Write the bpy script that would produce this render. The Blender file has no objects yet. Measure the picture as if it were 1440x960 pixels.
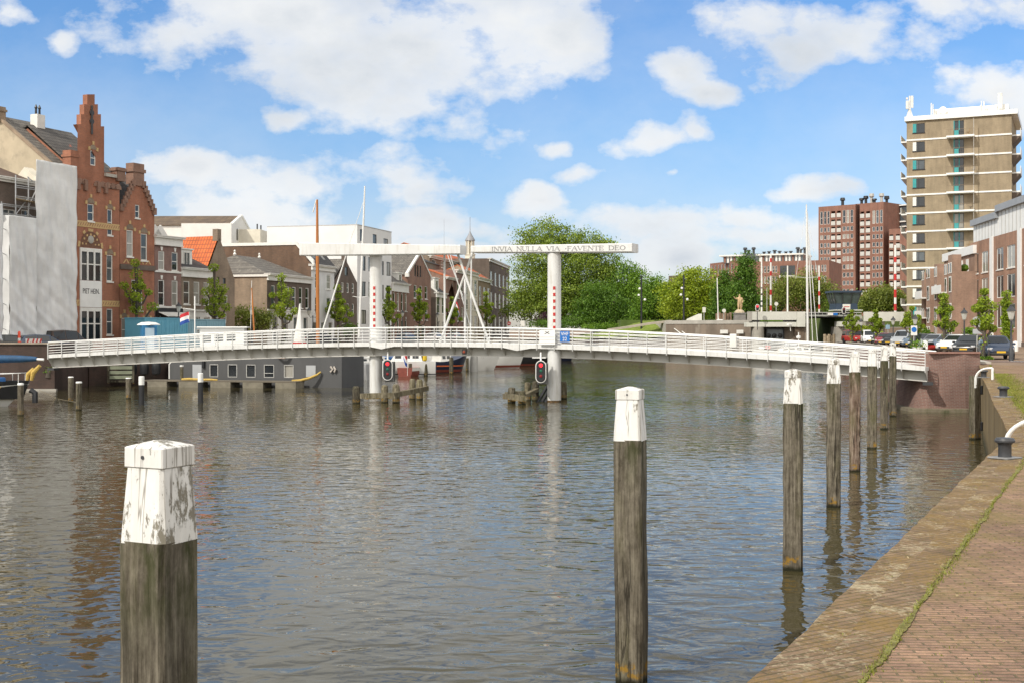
import bpy, math, random
import numpy as np
from mathutils import Vector, Matrix
from mathutils.geometry import tessellate_polygon
R = math.radians
sc = bpy.context.scene
COL = sc.collection
EYE = 4.2        # eye height above the water
STREET = 2.4     # street level above the water
KY = 1.7         # focal length / 1000 px

# ---- survey helpers: (bearing in photo px, distance figure d) -> metres -------------
def XY(px, d): return ((px-720)*d/1000.0, KY*d)
def P(px, py, d): return Vector(((px-720)*d/1000.0, KY*d, EYE-(py-464)*d/1000.0))
def G(px, d, z=STREET): return Vector(((px-720)*d/1000.0, KY*d, z))
def ZZ(py, d): return EYE-(py-464)*d/1000.0

# ---- mesh builder ------------------------------------------------------------------
class MB:
    def __init__(s): s.v=[]; s.f=[]
    def add(s, pts, faces):
        o=len(s.v); s.v.extend([tuple(p) for p in pts]); s.f.extend([tuple(i+o for i in f) for f in faces]); return s
    def poly(s, *pts): return s.add(pts, [tuple(range(len(pts)))])
    def bx(s, x0,x1,y0,y1,z0,z1):
        return s.add([(x0,y0,z0),(x1,y0,z0),(x1,y1,z0),(x0,y1,z0),(x0,y0,z1),(x1,y0,z1),(x1,y1,z1),(x0,y1,z1)],
            [(0,3,2,1),(4,5,6,7),(0,1,5,4),(1,2,6,5),(2,3,7,6),(3,0,4,7)])
    def cbox(s, c, size, rz=0, bev=0):
        hx,hy,hz=size[0]/2,size[1]/2,size[2]/2; ca,sa=math.cos(rz),math.sin(rz)
        if bev<=0:
            pts=[(-hx,-hy,-hz),(hx,-hy,-hz),(hx,hy,-hz),(-hx,hy,-hz),(-hx,-hy,hz),(hx,-hy,hz),(hx,hy,hz),(-hx,hy,hz)]
            fs=[(0,3,2,1),(4,5,6,7),(0,1,5,4),(1,2,6,5),(2,3,7,6),(3,0,4,7)]
        else:
            b=bev; ring=lambda z,i:[(-hx+i,-hy,z),(hx-i,-hy,z),(hx,-hy+i,z),(hx,hy-i,z),(hx-i,hy,z),(-hx+i,hy,z),(-hx,hy-i,z),(-hx,-hy+i,z)]
            ins=lambda z:[(-hx+2*b,-hy+b,z),(hx-2*b,-hy+b,z),(hx-b,-hy+2*b,z),(hx-b,hy-2*b,z),(hx-2*b,hy-b,z),(-hx+2*b,hy-b,z),(-hx+b,hy-2*b,z),(-hx+b,-hy+2*b,z)]
            pts=ins(-hz)+ring(-hz+b,b)+ring(hz-b,b)+ins(hz)
            fs=[tuple(range(7,-1,-1)),tuple(range(24,32))]
            for k in range(3):
                for i in range(8):
                    j=(i+1)%8; fs.append((k*8+i,k*8+j,k*8+8+j,k*8+8+i))
        pts=[(c[0]+x*ca-y*sa,c[1]+x*sa+y*ca,c[2]+z) for x,y,z in pts]
        return s.add(pts,fs)
    def prism(s, pts, vec):
        n=len(pts); a=[Vector(p) for p in pts]; v=Vector(vec); b=[p+v for p in a]
        fs=[tuple(range(n-1,-1,-1)),tuple(range(n,2*n))]+[(i,(i+1)%n,n+(i+1)%n,n+i) for i in range(n)]
        return s.add(a+b,fs)
    def tube(s, p0,p1,r0,r1=None,n=8): return s.path([p0,p1],[r0,r0 if r1 is None else r1],n)
    def path(s, pts, rad, n=8):
        pts=[Vector(p) for p in pts]
        if not hasattr(rad,'__len__'): rad=[rad]*len(pts)
        vs=[];prev=None
        for i,p in enumerate(pts):
            t=(pts[min(i+1,len(pts)-1)]-pts[max(i-1,0)]).normalized()
            if prev is None:
                u=t.cross(Vector((0,0,1)))
                if u.length<1e-3: u=Vector((1,0,0))
            else:
                u=prev-t*prev.dot(t)
                if u.length<1e-4: u=t.cross(Vector((0,1,0)))
            u.normalize(); prev=u; w=t.cross(u)
            for k in range(n):
                a=2*math.pi*k/n; vs.append(p+(u*math.cos(a)+w*math.sin(a))*rad[i])
        fs=[]
        for i in range(len(pts)-1):
            for k in range(n):
                j=(k+1)%n; fs.append((i*n+k,i*n+j,i*n+n+j,i*n+n+k))
        m=(len(pts)-1)*n
        fs.append(tuple(range(n-1,-1,-1))); fs.append(tuple(range(m,m+n)))
        return s.add(vs,fs)
    def lathe(s, prof, n=16, c=(0,0,0), axis='z'):
        vs=[]
        for r,z in prof:
            for k in range(n):
                a=2*math.pi*k/n; x,y=r*math.cos(a),r*math.sin(a)
                vs.append((c[0]+x,c[1]+y,c[2]+z) if axis=='z' else ((c[0]+x,c[1]+z,c[2]+y) if axis=='y' else (c[0]+z,c[1]+x,c[2]+y)))
        fs=[]
        for i in range(len(prof)-1):
            for k in range(n):
                j=(k+1)%n; fs.append((i*n+k,i*n+j,i*n+n+j,i*n+n+k))
        m=(len(prof)-1)*n
        fs.append(tuple(range(n-1,-1,-1))); fs.append(tuple(range(m,m+n)))
        return s.add(vs,fs)
    def facade(s, outline, holes, y=0.0, reveal=0.15, back=False):
        """a wall face in the local xz plane with rectangular holes (x0,z0,x1,z1[,depth]) and their reveals"""
        loops=[[Vector((x,z,0)) for x,z in outline]]
        for h in holes: loops.append([Vector((h[0],h[1],0)),Vector((h[0],h[3],0)),Vector((h[2],h[3],0)),Vector((h[2],h[1],0))])
        flat=[p for l in loops for p in l]
        s.add([(p.x,y,p.y) for p in flat],[tuple(t) for t in tessellate_polygon(loops)])
        for h in holes:
            d=h[4] if len(h)>4 else reveal; x0,z0,x1,z1=h[:4]; e=y+d
            s.poly((x0,y,z0),(x0,e,z0),(x0,e,z1),(x0,y,z1)); s.poly((x1,y,z0),(x1,y,z1),(x1,e,z1),(x1,e,z0))
            s.poly((x0,y,z0),(x1,y,z0),(x1,e,z0),(x0,e,z0)); s.poly((x0,y,z1),(x0,e,z1),(x1,e,z1),(x1,y,z1))
            if back or len(h)>4: s.poly((x0,e,z0),(x1,e,z0),(x1,e,z1),(x0,e,z1))
        return s
    def mesh(s, name, m, smooth=False):
        me=bpy.data.meshes.new(name); me.from_pydata(s.v,[],s.f); me.materials.append(m)
        if smooth:
            me.polygons.foreach_set('use_smooth',[True]*len(me.polygons)); 
            try: me.set_sharp_from_angle(angle=R(40))
            except Exception: pass
        me.update(); return me
    def build(s, name, m, parent=None, smooth=False, loc=None):
        o=bpy.data.objects.new(name, s.mesh(name,m,smooth)); COL.objects.link(o)
        if parent is not None: o.parent=parent
        if loc is not None: o.location=loc
        return o

def obj(name, me, parent=None, loc=(0,0,0), rz=0):
    o=bpy.data.objects.new(name, me); COL.objects.link(o); o.parent=parent; o.location=loc; o.rotation_euler.z=rz; return o
def tag(o, label, cat, group=None, kind=None):
    if label: o['label']=label
    if cat: o['category']=cat
    if group: o['group']=group
    if kind: o['kind']=kind
    return o
def thing(name, label, cat, loc=(0,0,0), rz=0, group=None):
    o=bpy.data.objects.new(name, None); COL.objects.link(o); o.location=loc; o.rotation_euler=(0,0,rz); o.empty_display_size=.2
    return tag(o,label,cat,group)
def struct(o): o['kind']='structure'; return o
def copy_tree(o, parent=None):
    c=o.copy(); COL.objects.link(c); c.parent=parent
    for ch in o.children: copy_tree(ch,c)
    return c

# ---- materials ---------------------------------------------------------------------
def newmat(name):
    m=bpy.data.materials.new(name); m.use_nodes=True; nt=m.node_tree; return m,nt,nt.nodes['Principled BSDF']
def N(nt,t,**kw):
    n=nt.nodes.new(t)
    for k,v in kw.items():
        if k.startswith('i_'): n.inputs[k[2:].replace('_',' ')].default_value=v
        else: setattr(n,k,v)
    return n
def L(nt,a,b): nt.links.new(a,b)
def ramp(nt, fac, stops):
    r=N(nt,'ShaderNodeValToRGB'); L(nt,fac,r.inputs[0]); e=r.color_ramp.elements
    while len(e)<len(stops): e.new(.5)
    for el,(p,c) in zip(e,stops):
        el.position=p; el.color=(c,c,c,1) if not hasattr(c,'__len__') else (*c[:3],1)
    return r.outputs[0]
def mixc(nt, fac, a, b, mode='MIX'):
    m=N(nt,'ShaderNodeMix',data_type='RGBA',blend_type=mode)
    for sock,val in ((m.inputs[0],fac),(m.inputs[6],a),(m.inputs[7],b)):
        if hasattr(val,'is_output') or isinstance(val,bpy.types.NodeSocket): L(nt,val,sock)
        elif hasattr(val,'__len__'): sock.default_value=(*val[:3],1)
        else: sock.default_value=val
    return m.outputs[2]
def math_(nt,op,a,b=None,c=None,clamp=False):
    m=N(nt,'ShaderNodeMath',operation=op,use_clamp=clamp)
    for i,v in enumerate((a,b,c)):
        if v is None: continue
        if isinstance(v,bpy.types.NodeSocket): L(nt,v,m.inputs[i])
        else: m.inputs[i].default_value=v
    return m.outputs[0]
def coords(nt, stretch=(1,1,1), shift=True):
    tc=N(nt,'ShaderNodeTexCoord'); mp=N(nt,'ShaderNodeMapping'); mp.inputs['Scale'].default_value=stretch
    L(nt,tc.outputs['Object'],mp.inputs[0])
    if not shift: return mp.outputs[0]
    oi=N(nt,'ShaderNodeObjectInfo'); k=math_(nt,'MULTIPLY',oi.outputs['Random'],37.0)
    va=N(nt,'ShaderNodeVectorMath',operation='ADD'); L(nt,mp.outputs[0],va.inputs[0]); L(nt,k,va.inputs[1]); return va.outputs[0]
def noise(nt,vec,scale,detail=5,rough=.55,dist=0):
    n=N(nt,'ShaderNodeTexNoise'); n.inputs['Scale'].default_value=scale; n.inputs['Detail'].default_value=detail
    n.inputs['Roughness'].default_value=rough; n.inputs['Distortion'].default_value=dist
    if vec is not None: L(nt,vec,n.inputs['Vector'])
    return n.outputs['Fac']
def bump(nt,b,h,strength=.3,dist=.02):
    n=N(nt,'ShaderNodeBump'); n.inputs['Strength'].default_value=strength; n.inputs['Distance'].default_value=dist
    L(nt,h,n.inputs['Height']); L(nt,n.outputs[0],b.inputs['Normal'])
def dk(c,k): return tuple(min(1,max(0,x*k)) for x in c)
MC={}
def mat(name, c, rough=.6, var=.18, scale=2.0, bstr=.0, bscale=25, metal=0, spec=.5, stretch=(1,1,1), second=None, shift=True):
    if name in MC: return MC[name]
    m,nt,b=newmat(name); MC[name]=m
    v=coords(nt,stretch,shift)
    col=ramp(nt,noise(nt,v,scale,7,.62),[(.3,dk(c,1-var)),(.7,dk(c,1+var))])
    if second:
        c2,s2,lo,hi=second
        col=mixc(nt,ramp(nt,noise(nt,v,s2,6,.65),[(lo,0.),(hi,1.)]),col,c2)
    L(nt,col,b.inputs['Base Color'])
    b.inputs['Roughness'].default_value=rough; b.inputs['Metallic'].default_value=metal; b.inputs['Specular IOR Level'].default_value=spec
    if bstr: bump(nt,b,noise(nt,v,bscale,6,.6),bstr,.03)
    return m
def brick(name, c1, c2, mortar=(.3,.28,.25), bw=.21, bh=.062, mw=.009, var=.25, stain=None, rough=.85, bstr=.35):
    if name in MC: return MC[name]
    m,nt,b=newmat(name); MC[name]=m
    tc=N(nt,'ShaderNodeTexCoord'); sp=N(nt,'ShaderNodeSeparateXYZ'); L(nt,tc.outputs['Object'],sp.inputs[0])
    cb=N(nt,'ShaderNodeCombineXYZ'); L(nt,math_(nt,'ADD',sp.outputs[0],sp.outputs[1]),cb.inputs[0]); L(nt,sp.outputs[2],cb.inputs[1])
    br=N(nt,'ShaderNodeTexBrick'); L(nt,cb.outputs[0],br.inputs['Vector'])
    br.inputs['Color1'].default_value=(*c1,1); br.inputs['Color2'].default_value=(*c2,1); br.inputs['Mortar'].default_value=(*mortar,1)
    br.inputs['Scale'].default_value=1; br.inputs['Brick Width'].default_value=bw; br.inputs['Row Height'].default_value=bh
    br.inputs['Mortar Size'].default_value=mw; br.inputs['Mortar Smooth'].default_value=.2; br.inputs['Bias'].default_value=0
    v=coords(nt)
    k=ramp(nt,noise(nt,v,.55,8,.68),[(.28,1-var),(.72,1+var)])
    col=mixc(nt,1.0,br.outputs['Color'],k,'MULTIPLY')
    k2=ramp(nt,noise(nt,coords(nt,(1.5,1.5,.15)),1.2,5,.6),[(.35,.86),(.65,1.06)])
    col=mixc(nt,1.0,col,k2,'MULTIPLY')
    if stain:
        c3,s3,lo,hi=stain; col=mixc(nt,ramp(nt,noise(nt,v,s3,7,.7),[(lo,0.),(hi,1.)]),col,c3)
    L(nt,col,b.inputs['Base Color']); b.inputs['Roughness'].default_value=rough; b.inputs['Specular IOR Level'].default_value=.3
    if bstr:
        bump(nt,b,math_(nt,'SUBTRACT',1.0,br.outputs['Fac']),bstr,.01)
    return m
def tiles(name, c1, c2, dark, run='x', tw=.24, th=.3, mw=.03, var=.25, second=None):
    if name in MC: return MC[name]
    m,nt,b=newmat(name); MC[name]=m
    tc=N(nt,'ShaderNodeTexCoord'); sp=N(nt,'ShaderNodeSeparateXYZ'); L(nt,tc.outputs['Object'],sp.inputs[0])
    cb=N(nt,'ShaderNodeCombineXYZ'); L(nt,sp.outputs[0 if run=='x' else 1],cb.inputs[0]); L(nt,sp.outputs[2],cb.inputs[1])
    br=N(nt,'ShaderNodeTexBrick'); br.offset=0.0; L(nt,cb.outputs[0],br.inputs['Vector'])
    br.inputs['Color1'].default_value=(*c1,1); br.inputs['Color2'].default_value=(*c2,1); br.inputs['Mortar'].default_value=(*dark,1)
    br.inputs['Scale'].default_value=1; br.inputs['Brick Width'].default_value=tw; br.inputs['Row Height'].default_value=th
    br.inputs['Mortar Size'].default_value=mw; br.inputs['Mortar Smooth'].default_value=.5; br.inputs['Bias'].default_value=0
    v=coords(nt)
    col=mixc(nt,1.0,br.outputs['Color'],ramp(nt,noise(nt,v,.8,7,.65),[(.3,1-var),(.7,1+var)]),'MULTIPLY')
    if second:
        c3,s3,lo,hi=second; col=mixc(nt,ramp(nt,noise(nt,v,s3,6,.65),[(lo,0.),(hi,1.)]),col,c3)
    L(nt,col,b.inputs['Base Color']); b.inputs['Roughness'].default_value=.75
    wv=N(nt,'ShaderNodeTexWave'); wv.bands_direction='X'; wv.inputs['Scale'].default_value=2*math.pi/tw/20*1.0; L(nt,cb.outputs[0],wv.inputs['Vector'])
    bump(nt,b,math_(nt,'ADD',math_(nt,'MULTIPLY',wv.outputs['Fac'],.6),math_(nt,'SUBTRACT',1.0,br.outputs['Fac'])),.5,.04)
    return m
def leafmat(name, c, c2, trans=.3):
    if name in MC: return MC[name]
    m,nt,b=newmat(name); MC[name]=m
    g=N(nt,'ShaderNodeNewGeometry')
    v=coords(nt)
    f=math_(nt,'ADD',math_(nt,'MULTIPLY',g.outputs['Random Per Island'],.55),math_(nt,'MULTIPLY',noise(nt,v,.45,3),.6))
    col=ramp(nt,f,[(.3,c),(.85,c2)])
    L(nt,col,b.inputs['Base Color']); b.inputs['Roughness'].default_value=.5; b.inputs['Specular IOR Level'].default_value=.35
    tr=N(nt,'ShaderNodeBsdfTranslucent'); L(nt,mixc(nt,1.0,col,(1.25,1.15,.5),'MULTIPLY'),tr.inputs[0])
    ms=N(nt,'ShaderNodeMixShader'); ms.inputs[0].default_value=trans; L(nt,b.outputs[0],ms.inputs[1]); L(nt,tr.outputs[0],ms.inputs[2])
    L(nt,ms.outputs[0],nt.nodes['Material Output'].inputs[0]); return m
def glow(name,c,s):
    m,nt,b=newmat(name); b.inputs['Base Color'].default_value=(*c,1); b.inputs['Emission Color'].default_value=(*c,1); b.inputs['Emission Strength'].default_value=s; return m

WHITE=mat('white_gloss_paint',(.80,.80,.78),.4,.05,1.2,second=((.55,.53,.47),2.2,.68,.85))
WTRIM=mat('white_trim_paint',(.74,.73,.69),.5,.08,2)
def bridge_white():
    m,nt,b=newmat('weathered_bridge_paint')
    v=coords(nt,(1,1,.12),False); w=coords(nt,(1,1,1),False)
    col=ramp(nt,noise(nt,w,.9,6,.6),[(.3,(.63,.635,.625)),(.7,(.73,.735,.725))])
    col=mixc(nt,ramp(nt,noise(nt,v,5,7,.7),[(.50,0.),(.74,.6)]),col,(.42,.39,.32))
    rust=math_(nt,'MULTIPLY',ramp(nt,noise(nt,coords(nt,(1,1,.2),False),7,5,.65),[(.66,0.),(.74,1.)]),ramp(nt,noise(nt,w,.6,3),[(.45,0.),(.6,.7)]))
    col=mixc(nt,rust,col,(.30,.16,.07)); L(nt,col,b.inputs['Base Color']); b.inputs['Roughness'].default_value=.45
    bump(nt,b,noise(nt,w,3.,4),.12,.02); return m
CREAM=mat('cream_render',(.66,.62,.52),.8,.12,1.1)
GREYP=mat('grey_steel_paint',(.42,.42,.40),.5,.08,1.5)
BRW=None
GIRD=mat('pale_grey_girder_paint',(.58,.57,.53),.55,.07,.8,second=((.36,.33,.28),1.4,.66,.85))
BLACK=mat('black_paint',(.02,.021,.024),.4,.2,3)
IRON=mat('dark_iron',(.045,.047,.052),.45,.25,6,bstr=.15,bscale=40)
GLASSD=mat('dark_window_glass',(.018,.022,.026),.06,.3,.6,spec=.8)
GLASSM=mat('grey_window_glass',(.07,.085,.095),.08,.4,.7,spec=.8)
GLASSC=mat('curtained_window_glass',(.30,.29,.26),.15,.3,1.3,stretch=(1,1,.2),spec=.7)
CONC=mat('grey_concrete',(.40,.38,.34),.85,.18,.7,.2,20,second=((.22,.21,.17),1.1,.6,.8))
CONCL=mat('pale_concrete',(.60,.60,.54),.8,.1,.6,second=((.42,.42,.36),1.3,.62,.82))
ASPH=mat('grey_paving',(.16,.145,.13),.9,.2,1.0,.2,20)
BARK=mat('brown_bark',(.085,.07,.055),.9,.3,6,.4,30,stretch=(1,1,.3))
ALU=mat('white_spar_paint',(.72,.72,.70),.35,.06,2)
SPAR=mat('varnished_orange_spar',(.42,.155,.035),.35,.2,2,stretch=(3,3,.3))
RED=mat('signal_red_paint',(.50,.03,.025),.45,.15,3)
REDORANGE=mat('orange_red_plastic',(.75,.07,.02),.45,.08,3)
BLUE=mat('signal_blue_enamel',(.01,.14,.48),.4,.06,2)
NAVY=mat('navy_blue_cover',(.012,.06,.14),.7,.25,4,.3,15)
YELLOW=mat('yellow_ochre_rope',(.52,.36,.09),.8,.25,9,.4,40)
LEAF_POLL=leafmat('leaf_fresh_lime',(.12,.20,.014),(.36,.46,.04))
LEAF_BIG=leafmat('leaf_olive_plane',(.085,.15,.016),(.33,.43,.07))
LEAF_DARK=leafmat('leaf_deep_green',(.040,.10,.013),(.16,.29,.035))
LEAF_YEL=leafmat('leaf_yellow_green',(.13,.20,.010),(.38,.47,.035))
LEAF_OLV=leafmat('leaf_olive_bronze',(.10,.14,.02),(.29,.34,.07))
LEAF_MID=leafmat('leaf_mid_green',(.06,.14,.012),(.22,.37,.04))

# ---- leaves ------------------------------------------------------------------------
def leafmesh(name, cen, size, m, rng, flat=.0):
    n=len(cen); cen=np.asarray(cen,float)
    a=rng.normal(size=(n,3)); a/=np.linalg.norm(a,axis=1)[:,None]
    b=rng.normal(size=(n,3)); b-=a*np.sum(a*b,1)[:,None]; b/=np.linalg.norm(b,axis=1)[:,None]
    s=(size*rng.uniform(.55,1.25,n))[:,None]
    a=a*s*.5; b=b*s*.36
    v=np.empty((n,4,3)); v[:,0]=cen-a; v[:,1]=cen+b*.9; v[:,2]=cen+a; v[:,3]=cen-b
    me=bpy.data.meshes.new(name); me.vertices.add(4*n); me.loops.add(4*n); me.polygons.add(n)
    me.vertices.foreach_set('co',v.reshape(-1)); me.loops.foreach_set('vertex_index',np.arange(4*n,dtype=np.int32))
    me.polygons.foreach_set('loop_start',np.arange(0,4*n,4,dtype=np.int32))
    me.materials.append(m); me.update(calc_edges=True); me.validate(); return me
def clumps(rng, lobes, nclump, nleaf, spread):
    """leaf centres: clumps scattered through the lobes (centre, radii)"""
    vol=np.array([l[1][0]*l[1][1]*l[1][2] for l in lobes])**.75; vol/=vol.sum(); out=[]
    for l,w in zip(lobes,vol):
        k=max(3,int(nclump*w))
        d=rng.normal(size=(k,3)); d/=np.linalg.norm(d,axis=1)[:,None]
        r=rng.uniform(.12,1,k)**.42; r*=rng.uniform(.84,1.13,k)
        c=np.array(l[0])+d*r[:,None]*np.array(l[1])
        for q in c:
            m=int(nleaf*rng.uniform(.5,1.5)); sp=spread*rng.uniform(.6,1.35)
            out.append(q+rng.normal(size=(m,3))*np.array([sp,sp,sp*.6]))
    return np.concatenate(out)

# ---- camera, light, sky ------------------------------------------------------------
cam_d=bpy.data.cameras.new('camera'); cam=bpy.data.objects.new('camera',cam_d); COL.objects.link(cam)
cam.location=(0,0,EYE); cam.rotation_euler=(R(90),0,0); cam_d.lens=36*KY*1000/1440; cam_d.sensor_width=36
cam_d.shift_y=-16/1440; cam_d.clip_start=.1; cam_d.clip_end=8000; sc.camera=cam
SUN_DIR=Vector((-.76,-.65,.96)).normalized()
sun_d=bpy.data.lights.new('sun','SUN'); sun=bpy.data.objects.new('sun',sun_d); COL.objects.link(sun)
sun.rotation_euler=SUN_DIR.to_track_quat('Z','Y').to_euler(); sun_d.energy=3.6; sun_d.angle=R(.6); sun_d.color=(1,.94,.84)
def make_world():
    w=bpy.data.worlds.new('World'); sc.world=w; w.use_nodes=True; nt=w.node_tree; bg=nt.nodes['Background']
    sky=N(nt,'ShaderNodeTexSky',sky_type='NISHITA'); sky.sun_disc=False
    sky.sun_elevation=math.asin(SUN_DIR.z); sky.sun_rotation=math.atan2(SUN_DIR.x,SUN_DIR.y); sky.air_density=1.0; sky.dust_density=.6; sky.ozone_density=1.6
    tc=N(nt,'ShaderNodeTexCoord'); sp=N(nt,'ShaderNodeSeparateXYZ'); L(nt,tc.outputs['Generated'],sp.inputs[0])
    ay=math_(nt,'MAXIMUM',math_(nt,'ABSOLUTE',sp.outputs[1]),.12)
    u=math_(nt,'DIVIDE',sp.outputs[0],ay); v=math_(nt,'DIVIDE',sp.outputs[2],ay)
    uv=N(nt,'ShaderNodeCombineXYZ'); L(nt,u,uv.inputs[0]); L(nt,v,uv.inputs[1])
    # bearing/elevation of the cumulus, in photo px (converted to tangents); rows above the frame are added to grey the water
    B=[(560,60,330,150),(430,20,330,95),(690,40,230,140),(560,140,190,80),(790,40,120,110),(260,40,110,70),(1200,45,190,80),(1310,10,130,60),(1130,75,80,50),
       (945,92,60,42),(990,124,60,22),(905,203,110,32),(965,190,50,32),(793,207,30,20),(400,172,45,28),(270,250,80,28),(430,262,180,48),(560,255,105,62),(590,270,70,42),(350,300,200,42),
       (620,322,110,30),(760,292,62,28),(930,258,22,14),(950,312,140,36),(1030,310,100,32),(1130,268,60,20),(1040,335,200,32),(960,362,130,26),(1150,325,120,30),(80,55,38,24),(15,18,40,26),(1400,130,90,40),(1440,170,60,35),(660,350,200,18),(240,322,100,28),(820,250,40,22),(15,300,60,60),(650,-130,520,110),(1150,-90,260,60),(250,-330,620,150),(1250,-360,640,150),(750,-620,900,170),(150,-120,160,50)]
    dist=N(nt,'ShaderNodeTexNoise'); dist.inputs['Scale'].default_value=9; dist.inputs['Detail'].default_value=5; L(nt,uv.outputs[0],dist.inputs['Vector'])
    ds=N(nt,'ShaderNodeVectorMath',operation='SUBTRACT'); L(nt,dist.outputs['Color'],ds.inputs[0]); ds.inputs[1].default_value=(.5,.5,.5)
    dm=N(nt,'ShaderNodeVectorMath',operation='MULTIPLY'); L(nt,ds.outputs[0],dm.inputs[0]); dm.inputs[1].default_value=(.09,.06,0)
    wv=N(nt,'ShaderNodeVectorMath',operation='ADD'); L(nt,uv.outputs[0],wv.inputs[0]); L(nt,dm.outputs[0],wv.inputs[1])
    best=None; low=None
    for (px,py,rx,ry) in B:
        s=N(nt,'ShaderNodeVectorMath',operation='SUBTRACT'); L(nt,wv.outputs[0],s.inputs[0]); s.inputs[1].default_value=((px-720)/1700,(464-py)/1700,0)
        k=N(nt,'ShaderNodeVectorMath',operation='MULTIPLY'); L(nt,s.outputs[0],k.inputs[0]); k.inputs[1].default_value=(1700/rx,1700/ry,0)
        ln=N(nt,'ShaderNodeVectorMath',operation='LENGTH'); L(nt,k.outputs[0],ln.inputs[0])
        f=math_(nt,'SUBTRACT',1.0,ln.outputs['Value'])
        best=f if best is None else math_(nt,'MAXIMUM',best,f)
    st=N(nt,'ShaderNodeMapping'); st.inputs['Scale'].default_value=(1,1.5,1); L(nt,uv.outputs[0],st.inputs[0])
    n1=noise(nt,st.outputs[0],8,10,.60); n2=noise(nt,st.outputs[0],5,6,.55); 
    best=math_(nt,'MAXIMUM',best,-.8)
    den=math_(nt,'ADD',math_(nt,'MULTIPLY',best,.62),math_(nt,'MULTIPLY',math_(nt,'SUBTRACT',n1,.52),2.5))
    alpha=ramp(nt,den,[(-.02,0.),(.10,.32),(.30,.85),(.58,1.)])
    # thin veils
    veil=math_(nt,'MULTIPLY',ramp(nt,noise(nt,st.outputs[0],3.2,7,.6),[(.42,0.),(.75,1.)]),.30)
    alpha=math_(nt,'MAXIMUM',alpha,veil)
    alpha=math_(nt,'MAXIMUM',alpha,math_(nt,'MULTIPLY',ramp(nt,v,[(.285,0.),(.46,1.)]),math_(nt,'ADD',.62,math_(nt,'MULTIPLY',n2,.6)),clamp=True))  # unseen cloud cover added above the frame to grey the water's reflections
    shade=ramp(nt,math_(nt,'ADD',math_(nt,'MULTIPLY',n2,1.0),math_(nt,'MULTIPLY',den,-.22)),[(.22,(6.6,7.1,7.7)),(.40,(8.5,8.75,9.0)),(.56,(9.7,9.75,9.7))])
    shade=mixc(nt,ramp(nt,v,[(.30,0.),(.5,1.)]),shade,(6.6,6.7,6.7))
    # deep blue overhead paling to the horizon
    el=math_(nt,'ABSOLUTE',sp.outputs[2])
    tint=ramp(nt,el,[(0.,(1.2,1.17,1.3)),(.07,(1.16,1.20,1.42)),(.16,(.96,1.24,1.54)),(.30,(.78,1.23,1.68)),(1.,(.8,1.1,1.6))])
    skyc=mixc(nt,1.0,sky.outputs[0],tint,'MULTIPLY')
    fin=mixc(nt,alpha,skyc,shade)
    # unseen bright sky added behind the camera and overhead to lift shaded faces
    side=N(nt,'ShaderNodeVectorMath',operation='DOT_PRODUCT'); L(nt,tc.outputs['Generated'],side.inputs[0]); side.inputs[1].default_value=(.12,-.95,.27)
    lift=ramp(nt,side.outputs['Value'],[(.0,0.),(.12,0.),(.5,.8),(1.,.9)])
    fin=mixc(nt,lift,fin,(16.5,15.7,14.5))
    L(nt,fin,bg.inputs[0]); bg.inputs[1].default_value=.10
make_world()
sc.view_settings.view_transform='Standard'; sc.view_settings.look='None'; sc.view_settings.exposure=0.0; sc.view_settings.gamma=1; sc.view_settings.use_curve_mapping=False
sc.render.engine='CYCLES'; sc.cycles.max_bounces=6; sc.cycles.use_denoising=True
sc.cycles.caustics_reflective=False; sc.cycles.caustics_refractive=False
# ================= water, ground, quays =============================================
def water():
    m,nt,b=newmat('canal_water')
    b.inputs['Base Color'].default_value=(.052,.045,.021,1); b.inputs['Roughness'].default_value=.018; b.inputs['IOR'].default_value=1.333; b.inputs['Specular Tint'].default_value=(1,.93,.79,1)
    tc=N(nt,'ShaderNodeTexCoord')
    mp=N(nt,'ShaderNodeMapping'); mp.inputs['Scale'].default_value=(.85,1.15,1); mp.inputs['Rotation'].default_value=(0,0,R(12)); L(nt,tc.outputs['Object'],mp.inputs[0])
    n1=noise(nt,mp.outputs[0],1.9,1.5,.4,.6); n2=noise(nt,mp.outputs[0],4.6,1,.4,.5); n3=noise(nt,tc.outputs['Object'],.055,4,.55)
    patch=ramp(nt,n3,[(.36,.22),(.62,1.)])
    h=math_(nt,'MULTIPLY',math_(nt,'ADD',n1,math_(nt,'MULTIPLY',n2,.17)),patch)
    bump(nt,b,h,1.0,.058)
    o=MB().poly((-3000,-3000,0),(3000,-3000,0),(3000,3000,0),(-3000,3000,0)).build('water',m); struct(o)
    bed=MB().poly((-3000,-3000,-2.5),(3000,-3000,-2.5),(3000,3000,-2.5),(-3000,3000,-2.5)).build('canal_bed',ASPH); struct(bed)
water()
RQ=[(-14,-13),(-1.9,0),(1.27,3.63),(3.6,6.35),(6.44,9.68),(8.45,12.0),(10.1,14.6),(11.9,17.5),(14.9,22.2),(17.9,27),(24.3,36.9)]   # right quay, X and d
RQ2=[(24.3,36.9),(31,52),(41,80),(46.5,100),(47.6,104)]
LOCK=[(47.6,104),(48.5,150),(44.5,150),(43.4,104)]
FAR=[(43.4,104),(36,106),(30,107),(24,111),(19,118),(14,127),(8,135),(5,135)]
LQ=[(5,135),(2,125),(-2,112),(-5,102),(-8,93),(-11,85),(-14.5,77),(-18,70),(-22,64),(-26,58.5),(-29.8,53.8),(-31.9,53.6),(-31.9,49.8),(-75,49.8)]
CANAL=RQ[:-1]+RQ2[:-1]+LOCK[:-1]+FAR[:-1]+LQ+[(-75,-13)]
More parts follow.
